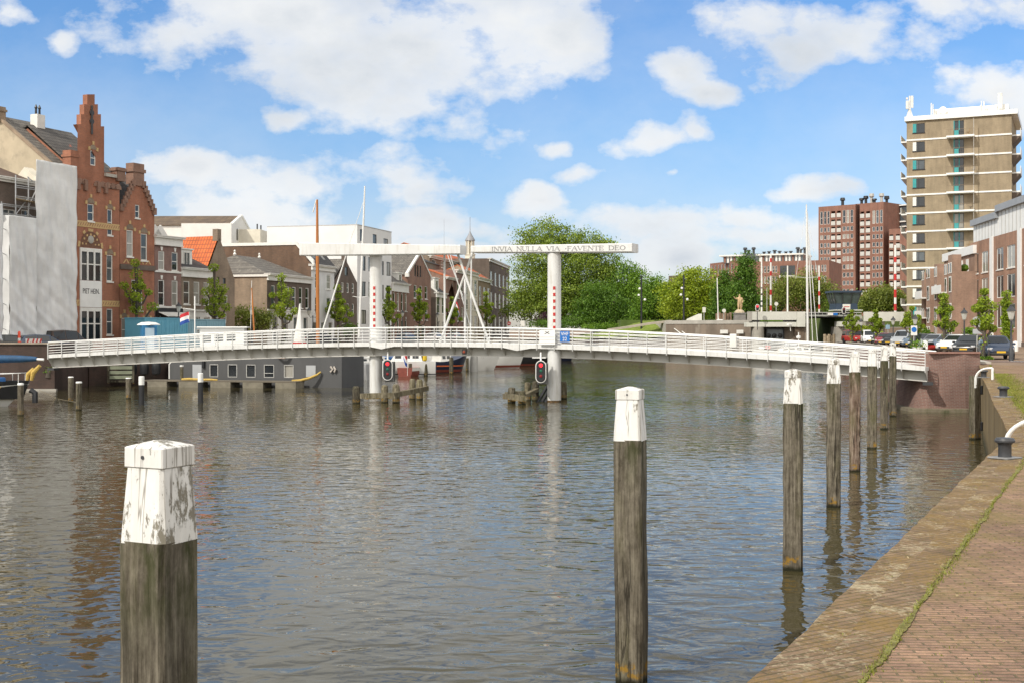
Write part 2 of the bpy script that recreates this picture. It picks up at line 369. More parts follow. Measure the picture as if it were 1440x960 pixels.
def ground():
    outer=[Vector((x,y,0)) for x,y in((-3000,-3000),(3000,-3000),(3000,3500),(-3000,3500))]
    hole=[Vector((x,KY*d,0)) for x,d in CANAL]
    fs=tessellate_polygon([outer,hole]); pts=[(p.x,p.y,STREET) for p in outer+hole]
    m=brick('street_brick_paving',(.30,.205,.14),(.23,.16,.115),(.15,.125,.085),.2,.055,.006,.3,bstr=0)
    # paving lies flat: take its bricks from x and y
    nt=m.node_tree
    for n in nt.nodes:
        if n.type=='COMBXYZ':
            for l in list(n.inputs[1].links): nt.links.remove(l)
            for l in list(n.inputs[0].links): nt.links.remove(l)
            sp=[q for q in nt.nodes if q.type=='SEPXYZ'][0]
            L(nt,sp.outputs[0],n.inputs[0]); L(nt,sp.outputs[1],n.inputs[1])
    o=MB().add(pts,[tuple(f) for f in fs]).build('ground',m); struct(o)
ground()
def offs(pts, k):
    """offset an (X,Y) polyline to the land side (right hand of travel) by k"""
    out=[]
    for i,p in enumerate(pts):
        a=Vector(pts[max(i-1,0)]); c=Vector(pts[min(i+1,len(pts)-1)]); t=(c-a).normalized()
        out.append((p[0]+t.y*k,p[1]-t.x*k))
    return out
def dense(pts,step):
    out=[]
    for a,c in zip(pts[:-1],pts[1:]):
        a=Vector(a);c=Vector(c); n=max(1,int((c-a).length/step))
        for i in range(n): out.append(tuple(a.lerp(c,i/n)))
    out.append(tuple(pts[-1])); return out
def smooth(pts,it=2):
    for _ in range(it):
        pts=[pts[0]]+[tuple(.25*pts[i-1][k]+.5*pts[i][k]+.25*pts[i+1][k] for k in(0,1)) for i in range(1,len(pts)-1)]+[pts[-1]]
    return pts
def wall_strip(name,label,cat,pts,z0,z1,th,m,cap=None,overhang=.06,capm=None):
    """a wall along an XY polyline with its water face on the line"""
    root=thing(name,label,cat,(pts[0][0],pts[0][1],0)); ox,oy=pts[0]
    a=[(x-ox,y-oy) for x,y in pts]; b=[(x-ox,y-oy) for x,y in offs(pts,th)]
    mb=MB()
    for i in range(len(a)-1):
        mb.poly((*a[i],z0),(*a[i+1],z0),(*a[i+1],z1),(*a[i],z1)); mb.poly((*b[i],z0),(*b[i],z1),(*b[i+1],z1),(*b[i+1],z0)); mb.poly((*a[i],z1),(*a[i+1],z1),(*b[i+1],z1),(*b[i],z1))
    for k in (0,-1): mb.poly((*a[k],z0),(*a[k],z1),(*b[k],z1),(*b[k],z0))
    mb.build('wall_face',m,root)
    if cap:
        e=[(x-ox,y-oy) for x,y in offs(pts,-overhang)]; f=[(x-ox,y-oy) for x,y in offs(pts,th+.03)]; mb=MB(); zt=z1+cap
        for i in range(len(e)-1):
            mb.poly((*e[i],z1+.003),(*e[i+1],z1+.003),(*e[i+1],zt),(*e[i],zt)); mb.poly((*f[i],z1+.003),(*f[i],zt),(*f[i+1],zt),(*f[i+1],z1+.003)); mb.poly((*e[i],zt),(*e[i+1],zt),(*f[i+1],zt),(*f[i],zt)); mb.poly((*e[i],z1+.003),(*f[i],z1+.003),(*f[i+1],z1+.003),(*e[i+1],z1+.003))
        for k in (0,-1): mb.poly((*e[k],z1+.003),(*e[k],zt),(*f[k],zt),(*f[k],z1+.003))
        mb.build('coping',capm or CONC,root)
    return root
Yd=lambda pts:[(x,KY*d) for x,d in pts]
_jr=random.Random(4)
NQ0=smooth(dense(Yd(RQ),1.2),10)
NEARQ=[(x+_jr.uniform(-.012,.012),y+_jr.uniform(-.012,.012)) for x,y in smooth(dense(smooth(dense(Yd(RQ),.45),6),.2),2)]
def near_quay():
    m,nt,b=newmat('lichened_brick_coping')
    tc=N(nt,'ShaderNodeTexCoord'); mp=N(nt,'ShaderNodeMapping'); mp.inputs['Rotation'].default_value=(0,0,R(-33)); L(nt,tc.outputs['Object'],mp.inputs[0])
    br=N(nt,'ShaderNodeTexBrick'); L(nt,mp.outputs[0],br.inputs['Vector'])
    br.inputs['Color1'].default_value=(.20,.135,.085,1); br.inputs['Color2'].default_value=(.25,.175,.115,1); br.inputs['Mortar'].default_value=(.13,.11,.06,1)
    br.inputs['Scale'].default_value=1; br.inputs['Brick Width'].default_value=.42; br.inputs['Row Height'].default_value=.065; br.inputs['Mortar Size'].default_value=.007; br.inputs['Mortar Smooth'].default_value=.4
    v=tc.outputs['Object']
    big=noise(nt,v,1.3,6,.65); fine=noise(nt,v,22,6,.7); mid=noise(nt,v,6,6,.7)
    col=mixc(nt,1.,br.outputs['Color'],ramp(nt,mid,[(.3,.7),(.7,1.35)]),'MULTIPLY')
    col=mixc(nt,ramp(nt,math_(nt,'ADD',math_(nt,'MULTIPLY',big,.5),math_(nt,'MULTIPLY',fine,.55)),[(.49,0.),(.60,.75)]),col,(.26,.17,.055))
    col=mixc(nt,ramp(nt,math_(nt,'ADD',math_(nt,'MULTIPLY',noise(nt,v,2.1,5,.6),.5),math_(nt,'MULTIPLY',noise(nt,v,26,5,.7),.5)),[(.53,0.),(.63,.85)]),col,(.50,.43,.29))
    col=mixc(nt,ramp(nt,noise(nt,v,9,6,.7),[(.56,0.),(.70,.75)]),col,(.10,.09,.03))
    L(nt,col,b.inputs['Base Color']); b.inputs['Roughness'].default_value=.95; b.inputs['Specular IOR Level'].default_value=.2
    bump(nt,b,math_(nt,'ADD',math_(nt,'MULTIPLY',br.outputs['Fac'],-.5),math_(nt,'ADD',fine,mid)),.9,.025)
    wm,nt,b=newmat('streaked_timber_sheeting')
    v=coords(nt,(1,1,.06),False)
    col=ramp(nt,noise(nt,v,7,6,.65),[(.28,(.075,.055,.03)),(.5,(.17,.12,.055)),(.74,(.28,.22,.12))])
    tc=N(nt,'ShaderNodeTexCoord'); sp=N(nt,'ShaderNodeSeparateXYZ'); L(nt,tc.outputs['Object'],sp.inputs[0])
    col=mixc(nt,ramp(nt,math_(nt,'ADD',sp.outputs[2],math_(nt,'MULTIPLY',noise(nt,v,3),.5)),[(.2,1.),(.75,0.)]),col,(.03,.032,.015))
    L(nt,col,b.inputs['Base Color']); b.inputs['Roughness'].default_value=.8; bump(nt,b,noise(nt,v,9,5),.7,.06)
    wall_strip('quay_wall','long curving quay wall with brown timber face beside the camera','quay wall',NEARQ,-2.4,STREET-.03,.25,wm,cap=.036,overhang=.05,capm=m)
    # coping band, about a metre wide, on the ground sheet
    a=offs(NEARQ,.20); bb=offs(NEARQ,.46); z=STREET+.010
    mb=MB()
    for i in range(len(a)-1): mb.poly((*a[i],z),(*a[i+1],z),(*bb[i+1],z),(*bb[i],z))
    struct(mb.build('coping_path',m))
    # brick pavement behind it
    pm,nt,b=newmat('worn_brick_pavement')
    tc=N(nt,'ShaderNodeTexCoord'); mp=N(nt,'ShaderNodeMapping'); mp.inputs['Rotation'].default_value=(0,0,R(4)); L(nt,tc.outputs['Object'],mp.inputs[0])
    v=tc.outputs['Object']
    wob=N(nt,'ShaderNodeTexNoise'); wob.inputs['Scale'].default_value=.9; L(nt,v,wob.inputs['Vector'])
    ws=N(nt,'ShaderNodeVectorMath',operation='MULTIPLY'); L(nt,wob.outputs['Color'],ws.inputs[0]); ws.inputs[1].default_value=(.07,.07,0)
    wa=N(nt,'ShaderNodeVectorMath',operation='ADD'); L(nt,mp.outputs[0],wa.inputs[0]); L(nt,ws.outputs[0],wa.inputs[1])
    br=N(nt,'ShaderNodeTexBrick'); L(nt,wa.outputs[0],br.inputs['Vector'])
    br.inputs['Color1'].default_value=(.33,.205,.14,1); br.inputs['Color2'].default_value=(.245,.155,.112,1); br.inputs['Mortar'].default_value=(.165,.13,.08,1)
    br.inputs['Scale'].default_value=1; br.inputs['Brick Width'].default_value=.20; br.inputs['Row Height'].default_value=.058; br.inputs['Mortar Size'].default_value=.008; br.inputs['Mortar Smooth'].default_value=.5
    col=mixc(nt,1.,br.outputs['Color'],ramp(nt,noise(nt,v,.8,7,.7),[(.3,.72),(.7,1.4)]),'MULTIPLY')
    col=mixc(nt,1.,col,ramp(nt,noise(nt,v,11,7,.75),[(.25,.60),(.75,1.42)]),'MULTIPLY')
    moss=math_(nt,'ADD',math_(nt,'MULTIPLY',noise(nt,v,.9,5,.6),.6),math_(nt,'MULTIPLY',noise(nt,v,16,5,.75),.45))
    col=mixc(nt,ramp(nt,moss,[(.49,0.),(.62,.6)]),col,(.22,.175,.06))
    col=mixc(nt,ramp(nt,noise(nt,v,3.1,7,.75),[(.60,0.),(.74,.6)]),col,(.46,.37,.25))
    L(nt,col,b.inputs['Base Color']); b.inputs['Roughness'].default_value=.92; b.inputs['Specular IOR Level'].default_value=.25
    bump(nt,b,math_(nt,'ADD',math_(nt,'MULTIPLY',br.outputs['Fac'],-1.),noise(nt,v,24,6,.75)),.9,.02)
    c=offs(NQ0,.36); d=offs(NQ0,13); mb=MB(); z=STREET+.006
    for i in range(len(c)-1): mb.poly((*c[i],z),(*c[i+1],z),(*d[i+1],z),(*d[i],z))
    struct(mb.build('pavement',pm))
    # grass: the strip in the joint behind the coping, and weeds in the paving
    rng=np.random.default_rng(5)
    pts=np.array(offs(NEARQ,.47)); seg=np.linalg.norm(np.diff(pts,axis=0),axis=1); cum=np.concatenate([[0],np.cumsum(seg)])
    vs=[];fs=[]
    def blade(x,y,h,w,lean):
        a=rng.uniform(0,6.28); dx,dy=math.cos(a)*w,math.sin(a)*w; lx,ly=lean*math.cos(a+1.3),lean*math.sin(a+1.3); o=len(vs); z=STREET+.004
        vs.extend([(x-dx,y-dy,z),(x+dx,y+dy,z),(x+lx*.4+dx*.6,y+ly*.4+dy*.6,z+h*.65),(x+lx,y+ly,z+h)]); fs.append((o,o+1,o+2,o+3))
    def at(s_):
        i=max(0,min(len(seg)-1,int(np.searchsorted(cum,s_))-1)); t=(s_-cum[i])/seg[i]; p=pts[i]*(1-t)+pts[i+1]*t; return p,(pts[i+1]-pts[i])/seg[i]
    s0=29.0
    for k in range(17000):
        s_=s0+(cum[-1]-s0)*rng.uniform(0,1)**1.7; p,dr_=at(s_)
        wid=.017+.009*math.sin(s_*.9)+.008*math.sin(s_*2.3+1); off=rng.normal(0,max(wid,.007))
        if math.sin(s_*5.1)+math.sin(s_*2.7+2)+math.sin(s_*11)<-2.0: continue
        blade(p[0]+dr_[1]*off,p[1]-dr_[0]*off,rng.uniform(.006,.024)*(1.9 if rng.random()<.06 else 1),.003 if s_<45 else .007,rng.uniform(.0,.025))
    for k in range(520):
        p,dr_=at(rng.uniform(s0,60)); off=abs(rng.normal(0,1.3)) if rng.random()<.85 else rng.uniform(-.4,-.1); n_=int(rng.uniform(3,16))
        for q in range(n_): blade(p[0]+dr_[1]*off+rng.normal(0,.03),p[1]-dr_[0]*off+rng.normal(0,.012),rng.uniform(.005,.016),.003,rng.uniform(0,.014))
    for k in range(12000):
        p,dr_=at(rng.uniform(50,80)); off=abs(rng.normal(0,.34))
        blade(p[0]+dr_[1]*off+rng.normal(0,.1),p[1]-dr_[0]*off+rng.normal(0,.1),rng.uniform(.015,.05),.007,rng.uniform(0,.04))
    mm=mat('yellow_green_moss',(.23,.215,.06),.95,.35,14,.8,50,second=((.13,.11,.03),9,.5,.62)); mv=[];mf=[]; q=s0
    while q<cum[-1]-.2:
        p,dr_=at(q); wl=.004+.016*rng.random()+.010*math.sin(q*2.1)+.008*math.sin(q*5.3); wr=.004+.016*rng.random()+.010*math.sin(q*1.3+2)+.008*math.sin(q*7.1); j=len(mv)
        mv.extend([(p[0]-dr_[1]*wl,p[1]+dr_[0]*wl,STREET+.0135),(p[0],p[1],STREET+.0165),(p[0]+dr_[1]*wr,p[1]-dr_[0]*wr,STREET+.0135)])
        if j and math.sin(q*3.3)+math.sin(q*7.9+1)+math.sin(q*1.7)>-1.35: mf+= [(j-3,j-2,j+1,j),(j-2,j-1,j+2,j+1)]
        q+=.045
    me=bpy.data.meshes.new('moss'); me.from_pydata(mv,[],mf); me.materials.append(mm); tag(obj('moss',me),'yellow green moss filling the joint behind the quay coping','moss',kind='stuff')
    lc=[]
    for k in range(360):
        p,dr_=at(rng.uniform(s0,55)); off=rng.uniform(-.42,2.6); lc.append((p[0]+dr_[1]*off,p[1]-dr_[0]*off,STREET+.019))
    tag(obj('leaf_litter',leafmesh('leaf_litter',np.array(lc),.022,mat('dry_leaf_bits',(.30,.24,.14),.9,.4,9),rng)),'dry leaf bits and grit scattered on the quay paving','litter',kind='stuff')
    gm=leafmat('grass_blades',(.11,.14,.02),(.34,.36,.07),.35)
    me=bpy.data.meshes.new('grass'); me.from_pydata(vs,[],fs); me.materials.append(gm)
    tag(obj('grass',me),'thin strip of fresh grass growing behind the quay coping','grass',kind='stuff')
near_quay()
# other quay walls
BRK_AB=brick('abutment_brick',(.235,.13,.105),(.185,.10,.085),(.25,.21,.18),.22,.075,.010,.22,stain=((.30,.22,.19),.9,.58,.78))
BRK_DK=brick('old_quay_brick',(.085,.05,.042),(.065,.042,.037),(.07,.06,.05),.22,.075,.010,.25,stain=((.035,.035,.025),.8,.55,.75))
wall_strip('quay_wall','brick quay wall along the parked cars beyond the bridge','quay wall',Yd(RQ2),-2.4,STREET+.05,.5,BRK_AB,cap=.12)
wall_strip('lock_wall','grey weathered lock wall left of the lock opening','lock wall',Yd(FAR[:4]),-2.4,5.1,.8,mat('weathered_lock_masonry',(.20,.16,.125),.9,.3,.5,.2,8,stretch=(1,1,.35),second=((.32,.29,.24),.8,.55,.75)),cap=.55,capm=CONC,overhang=.08)
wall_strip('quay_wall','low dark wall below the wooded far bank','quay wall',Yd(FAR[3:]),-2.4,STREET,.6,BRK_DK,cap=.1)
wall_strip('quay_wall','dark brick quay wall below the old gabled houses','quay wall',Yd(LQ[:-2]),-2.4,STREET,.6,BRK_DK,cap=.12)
# abutments of the bridge
def abutments():
    # right: face towards the camera, battered foot, rounded corner
    r=thing('bridge_abutment','red brick bridge abutment on the right bank with rough water edge','abutment',(0,0,0))
    zt=ZZ(497,36.6); d0=36.75
    x0=21.2; x1=23.3; Y0=KY*d0
    ring=[(x0+.35,Y0+6),(x0,Y0+.5),(x0+.08,Y0+.12),(x0+.4,Y0),(x1,Y0-.25),(x1+.85,Y0-.1),(x1+1.0,Y0+.5),(x1+1.0,Y0+6)]
    base=[(x0-.25,Y0+6),(x0-.55,Y0+.35),(x0-.45,Y0-.12),(x0+.1,Y0-.3),(x1,Y0-.5),(x1+.9,Y0-.3),(x1+1.1,Y0+.4),(x1+1.1,Y0+6)]
    mb=MB(); n=len(ring)
    for i in range(n-1): mb.poly((*base[i],-2),(*base[i+1],-2),(*ring[i+1],zt),(*ring[i],zt))
    mb.poly(*[(*p,zt) for p in ring]); mb.build('wall_face',BRK_AB,r)
    mb=MB(); s=1.02
    foot=[(p[0]*1.0-.12*(p[0]<x0+.3),p[1]-.14) for p in base]
    for i in range(n-1): mb.poly((*foot[i],-1.),(*foot[i+1],-1.),(*foot[i+1],.16),(*foot[i],.16)); mb.poly((*foot[i],.16),(*foot[i+1],.16),(*ring[i+1],.20),(*ring[i],.20))
    mb.build('footing',mat('mossy_footing',(.20,.17,.12),.9,.3,2,.4,12,second=((.06,.07,.03),2,.5,.7)),r)
    MB().bx(x0+.35,x1+.8,Y0-.28,Y0+.1,zt+.003,zt+.1).build('coping',mat('brick_coping',(.27,.15,.12),.9,.2,4),r)
    # left: block face towards the camera
    r=thing('bridge_abutment','dark brick abutment on the left bank behind the moored bow','abutment',(0,0,0))
    Y0=KY*49.8; zt=ZZ(481.5,49.8)
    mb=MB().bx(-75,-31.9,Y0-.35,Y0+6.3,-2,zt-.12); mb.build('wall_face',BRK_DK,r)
    MB().bx(-75,-31.8,Y0-.45,Y0+.25,zt-.117,zt).build('coping',mat('stone_coping',(.30,.25,.2),.9,.2,2),r)
    MB().bx(-75,-31.7,Y0-.62,Y0-.353,-2,.12).build('footing',CONC,r)
abutments()
# ================= mooring posts ====================================================
def wood(name, lo, mid, hi, lichen=True, wet=.25):
    m,nt,b=newmat(name)
    v=coords(nt,(1,1,.05)); f=noise(nt,v,24,9,.66,.15); g=noise(nt,coords(nt,(1,1,.5)),11,8,.75)
    col=ramp(nt,math_(nt,'ADD',math_(nt,'MULTIPLY',f,.6),math_(nt,'MULTIPLY',g,.4)),[(.40,lo),(.5,mid),(.61,hi)])
    v2=coords(nt,(1,1,.3))
    if lichen:
        col=mixc(nt,ramp(nt,noise(nt,v2,2.2,6,.65),[(.50,0.),(.70,.65)]),col,(.075,.075,.024)); col=mixc(nt,1.,col,ramp(nt,noise(nt,v2,1.1,5,.6),[(.3,.72),(.7,1.2)]),'MULTIPLY')
        col=mixc(nt,ramp(nt,noise(nt,coords(nt,(1,1,.6)),14,4,.6),[(.70,0.),(.76,.9)]),col,(.30,.29,.21))
    tc=N(nt,'ShaderNodeTexCoord'); sp=N(nt,'ShaderNodeSeparateXYZ'); L(nt,tc.outputs['Object'],sp.inputs[0])
    zz=math_(nt,'ADD',sp.outputs[2],math_(nt,'MULTIPLY',math_(nt,'SUBTRACT',noise(nt,v2,7,4),.5),.14))
    top=ramp(nt,math_(nt,'DIVIDE',zz,4.),[(.56,0.),(.73,1.)])
    alg=math_(nt,'MULTIPLY',top,ramp(nt,noise(nt,coords(nt,(1,1,.35)),6,6,.65),[(.45,0.),(.58,.85)])); col=mixc(nt,alg,col,(.035,.042,.010))
    orange=math_(nt,'MULTIPLY',ramp(nt,zz,[(.06,0.),(.10,1.),(.2,1.),(.27,0.)]),ramp(nt,noise(nt,coords(nt),9,5,.6),[(.48,0.),(.56,1.)]))
    col=mixc(nt,math_(nt,'MULTIPLY',orange,.85),col,(.30,.17,.02))
    col=mixc(nt,ramp(nt,zz,[(.03,1.),(.10,0.)]),col,(.018,.018,.008))
    crack=ramp(nt,noise(nt,coords(nt,(1,1,.03)),10,4,.6,.5),[(.470,0.),(.492,1.),(.508,1.),(.53,0.)])
    crk=math_(nt,'MULTIPLY',crack,ramp(nt,noise(nt,coords(nt,(1,1,.2)),1.4,2),[(.45,0.),(.6,.85)]))
    col=mixc(nt,crk,col,(.02,.017,.012))
    L(nt,col,b.inputs['Base Color']); b.inputs['Roughness'].default_value=.88; b.inputs['Specular IOR Level'].default_value=.25
    bump(nt,b,math_(nt,'SUBTRACT',math_(nt,'ADD',f,math_(nt,'MULTIPLY',g,.5)),crk),.75,.022); return m
WOOD=wood('weathered_oak_pile',(.058,.048,.034),(.135,.117,.088),(.25,.222,.17))
WOODR=wood('split_reddish_pile',(.10,.06,.045),(.21,.15,.115),(.36,.29,.23))
WOODD=wood('dark_wet_timber',(.03,.026,.018),(.08,.07,.05),(.20,.18,.135))
def peeled(name,thr):
    m,nt,b=newmat(name)
    v=coords(nt,(1,1,.35)); tc=N(nt,'ShaderNodeTexCoord'); sp=N(nt,'ShaderNodeSeparateXYZ'); L(nt,tc.outputs['Object'],sp.inputs[0])
    oi=N(nt,'ShaderNodeObjectInfo')
    f=math_(nt,'ADD',math_(nt,'MULTIPLY',noise(nt,v,5,4,.6),.55),math_(nt,'MULTIPLY',noise(nt,v,24,6,.75),.5))
    # peels most in a band below the cap; some posts are fresher than others
    band=ramp(nt,sp.outputs[2],[(-.9,0.),(0.05,0.05),(.15,.05),(.3,.0)])
    f2=math_(nt,'ADD',f,math_(nt,'MULTIPLY',math_(nt,'SUBTRACT',oi.outputs['Random'],.5),.06))
    chip=ramp(nt,f2,[(thr,0.),(thr+.035,1.)])
    dirt=ramp(nt,noise(nt,coords(nt,(1,1,.08)),10,6,.6),[(.42,0.),(.8,.5)])
    col=mixc(nt,dirt,(.74,.735,.71),(.46,.44,.39)); col=mixc(nt,math_(nt,'MULTIPLY',chip,.88),col,(.15,.13,.085)); ck=ramp(nt,noise(nt,coords(nt,(1,1,.03)),7,3,.6,.4),[(.478,0.),(.497,.8),(.503,.8),(.522,0.)]); col=mixc(nt,ck,col,(.20,.18,.15))
    L(nt,col,b.inputs['Base Color']); b.inputs['Roughness'].default_value=.6
    bump(nt,b,math_(nt,'SUBTRACT',noise(nt,v,22,4),math_(nt,'MULTIPLY',chip,.6)),.5,.012); return m
PEELS=[peeled('peeling_white_paint',.585),peeled('badly_peeling_white_paint',.545),peeled('scuffed_white_paint',.562)]
def mooring_post(px, topy, wy, capfrac, label, rz, w=.45, m=None, peel=0):
    PEEL=PEELS[peel]
    d=4200/(wy-464); x,y=XY(px,d); h=ZZ(topy,d)
    r=thing('mooring_post',label,'mooring post',(x,y,0),rz,'mooring posts in the row along the right quay'); _l=random.Random(px*7); r.rotation_euler=(_l.uniform(-.006,.006),_l.uniform(-.005,.005),rz)
    zt=h-capfrac[1]; zc=h-.155; w2=w/2; rng=random.Random(px)
    # shaft: slightly uneven square pile with worn corners
    mb=MB(); rings=[]; zs=[-2.2]+[zt*i/9 for i in range(10)]
    for k,z in enumerate(zs):
        j=lambda: rng.uniform(-.008,.008); c=.025+rng.uniform(0,.012); ww=w2*(1.0-.0*z)
        rings.append([(-ww+c+j(),-ww+j(),z),(ww-c+j(),-ww+j(),z),(ww+j(),-ww+c,z),(ww+j(),ww-c,z),(ww-c,ww+j(),z),(-ww+c,ww+j(),z),(-ww+j(),ww-c,z),(-ww+j(),-ww+c,z)])
    vs=[p for q in rings for p in q]; fs=[tuple(range(len(vs)-8,len(vs)))]
    for k in range(len(zs)-1):
        for i in range(8):
            q=(i+1)%8; fs.append((k*8+i,k*8+q,k*8+8+q,k*8+8+i))
    mb.add(vs,fs); mb.build('shaft',m or WOOD,r)
    def fr(z,ww,c): return [(-ww+c,-ww,z),(ww-c,-ww,z),(ww,-ww+c,z),(ww,ww-c,z),(ww-c,ww,z),(-ww+c,ww,z),(-ww,ww-c,z),(-ww,-ww+c,z)]
    rg=[fr(zt-.012,w2*1.004,.03),fr(zt+.2*(zc-zt),w2*.975,.03),fr(zc,w2*.815,.018)]
    def stack(rg,cap=True,z0=0):
        mb=MB(); vs=[(a,b,c-z0) for q in rg for a,b,c in q]; fs=[tuple(range(7,-1,-1)),tuple(range(len(vs)-8,len(vs)))]
        for k in range(len(rg)-1):
            for i in range(8):
                q=(i+1)%8; fs.append((k*8+i,k*8+q,k*8+8+q,k*8+8+i))
        return mb.add(vs,fs)
    stack(rg,z0=zc).build('painted_top',PEEL,r,loc=(0,0,zc))
    cw=w2*.86
    stack([fr(zc+.002,cw-.006,.008),fr(zc+.008,cw,.008),fr(h-.038,cw,.008),fr(h-.032,cw-.007,.008),fr(h,.03,.01)],z0=zc).build('cap',PEEL,r,loc=(0,0,zc))
    for sx,sy in ((0,-1),(1,0)): MB().lathe([(.011,0),(.011,.012)],8,(0,-cw-.006 if sy else -cw-.006,0),'y').build('bolt',IRON,r,loc=(0,0,zc+.065)) if sy else None
    return r
mooring_post(222,618,1463,(0,.58),'huge near mooring post with badly peeling white top and square cap',R(-25),.335,None,1)
mooring_post(888,543,957,(0,.63),'tall mooring post with clean white top, in front of the bridge span',R(-19),.338)
mooring_post(1115,518,800,(0,.60),'mooring post with notched white cap, third from the camera',R(-15),.335,None,2)
mooring_post(1172,503,712,(0,.60),'blotchy grey-brown mooring post with scuffed white top, fourth in the row',R(-13),.325,None,2)
mooring_post(1202,494,662,(0,.60),'split reddish-brown mooring post, peeling in long strips',R(-13),.32,WOODR)
mooring_post(1226,490,630,(0,.60),'pale grey mooring post standing sixth in the row from the camera',R(-13),.325)
mooring_post(1243,486,603,(0,.62),'slender mooring post just before the last one of the row',R(-13),.315)
mooring_post(1255.5,482,585,(0,.62),'farthest white-topped mooring post, nearest the brick abutment',R(-13),.325)
def pile(px, topy, wy, r, label, m, topm=None, tophz=0, name='mooring_pile', group=None, n=12, lean=0):
    d=4200/(wy-464); x,y=XY(px,d); h=ZZ(topy,d); t=thing(name,label,'mooring pile',(x,y,0),0,group)
    if topm is None: MB().lathe([(r,-2),(r*1.02,h*.6),(r*.97,h-.03),(r*.8,h)],n).build('shaft',m,t,True)
    else:
        MB().lathe([(r,-2),(r,h-tophz)],n).build('shaft',m,t,True); MB().lathe([(r+.012,h-tophz-.004),(r+.012,h-.03),(r*.9,h)],n).build('painted_top',topm,t,True)
    return t
for px,ty,wy in ((1279,527,566),(1266,522,556)): 
    pile(px,ty,wy,.20,['grey guard pile beside the brick abutment, under the deck end','short grey pile in the shade behind the guard pile'][px==1266],WOOD,group='guard piles under the right bridge end')
pile(29,538,584,.14,'grey pile with pale cap beside the moored black bow',WOOD,WHITE,.1,group='piles in the water on the left')
pile(99.6,529,565,.15,'grey pile under the left bridge end, farther of the pair',WOOD,WHITE,.06,group='piles in the water on the left')
pile(111,536,576.5,.15,'grey pile with rope, nearer of the pair under the bridge end',WOOD,WHITE,.08,group='piles in the water on the left')
pile(180.6,530.6,560,.16,'weathered grey pile before the green shuttered recess',WOOD,WHITE,.05,group='piles in the water on the left')
pile(199,528.5,569,.15,'black pile with white top, left of the timber jetty',BLACK,WHITE,.48,group='piles in the water on the left')
pile(282,524,566,.15,'black pile with white top in front of the timber jetty',BLACK,WHITE,.52,group='piles in the water on the left')
for px,ty,wy,rr,lb in ((497.5,516,532,.17,'dark pile beside the white yacht bow left of the bridge pillar'),(577,510.5,528.5,.16,'slim grey pile before the white motor yacht, left one'),(599,511,528,.16,'slim grey pile before the white motor yacht, right one'),
     (634.6,502,525,.2,'pale topped wooden pile beside the red-striped barge'),(657,503,521,.16,'dark pile before the white hull with red boot line'),(666.5,498,522,.40,'thick grey steel pile under the middle of the bridge'),(686,504,516.5,.17,'distant dark pile left of the pair under the middle span'),(699,504,514.5,.17,'distant dark pile under the middle span, the last of them')):
    pile(px,ty,wy,rr,lb,GREYP if rr>.3 else WOODD,group='piles between the moored boats')
# fender timber with rubber blocks at the quay corner, ladder rails, bollards
def quay_fittings():
    d=27.4; x,y=XY(1371,d)
    t=thing('fender_timber','grey vertical fender timber bolted to the quay with black rubber blocks','fender',(x,y,0),R(32))
    MB().bx(-.17,.17,-.14,.14,-1.5,2.45).build('timber',WOOD,t)
    for z in (.5,1.9): MB().cbox((.25,-.02,z),(.22,.36,.34),0,.03).build('rubber_block',BLACK,t)
    def hoop(px,py,d,label,flip,ln):
        p=P(px,py,d); t=thing('ladder_rail',label,'ladder rail',(p.x,p.y,STREET),R(-30),'white ladder rails on the quay edge')
        for s in (-.09,.09):
            pts=[(-.05,s,-.3),(-.05,s,.0)]+[(-.05+ln*(1-math.cos(a)),s,.0+.42*math.sin(a)) for a in [R(q) for q in range(10,91,10)]]
            pts+=[(pts[-1][0]+.10,s,.43),(pts[-1][0]+.13,s,.41),(pts[-1][0]+.13,s,.0)]
            MB().path(pts,.032,8).build('rail',WHITE,t,True)
        for z in (-.2,): MB().tube((-.05,-.09,z),(-.05,.09,z),.02).build('rung',WHITE,t)
    hoop(1374,541,26,'white curved ladder rail at the far corner of the quay',1,.45)
    hoop(1420,622,11.35,'white curved ladder rail at the right picture edge near the bollard',1,.62)
    def bollard(px,py,label,s):
        d=1800/(py-464); p=G(px,d); t=thing('bollard',label,'bollard',(p.x,p.y,STREET+.012),R(33),'black quay bollards')
        MB().lathe([(.105*s,.02),(.10*s,.05),(.10*s,.19),(.115*s,.21)],20).build('post',IRON,t,True)
        MB().lathe([(.115*s,.212),(.15*s,.225),(.155*s,.25),(.13*s,.285),(.02*s,.295)],20).build('head',IRON,t,True)
        MB().cbox((0,0,.011),(.4*s,.36*s,.02),0,.004).build('base_plate',mat('worn_steel',(.25,.25,.25),.5,.3,8),t)
    bollard(1413,645,'near black bollard on a steel plate at the quay edge',.88)
    bollard(1411,558.5,'middle black bollard on the quay beyond the ladder rail',1.0)
    bollard(1383.5,531,'far black bollard beside the ladder rail at the quay corner',1.0)
quay_fittings()
BRW=bridge_white()
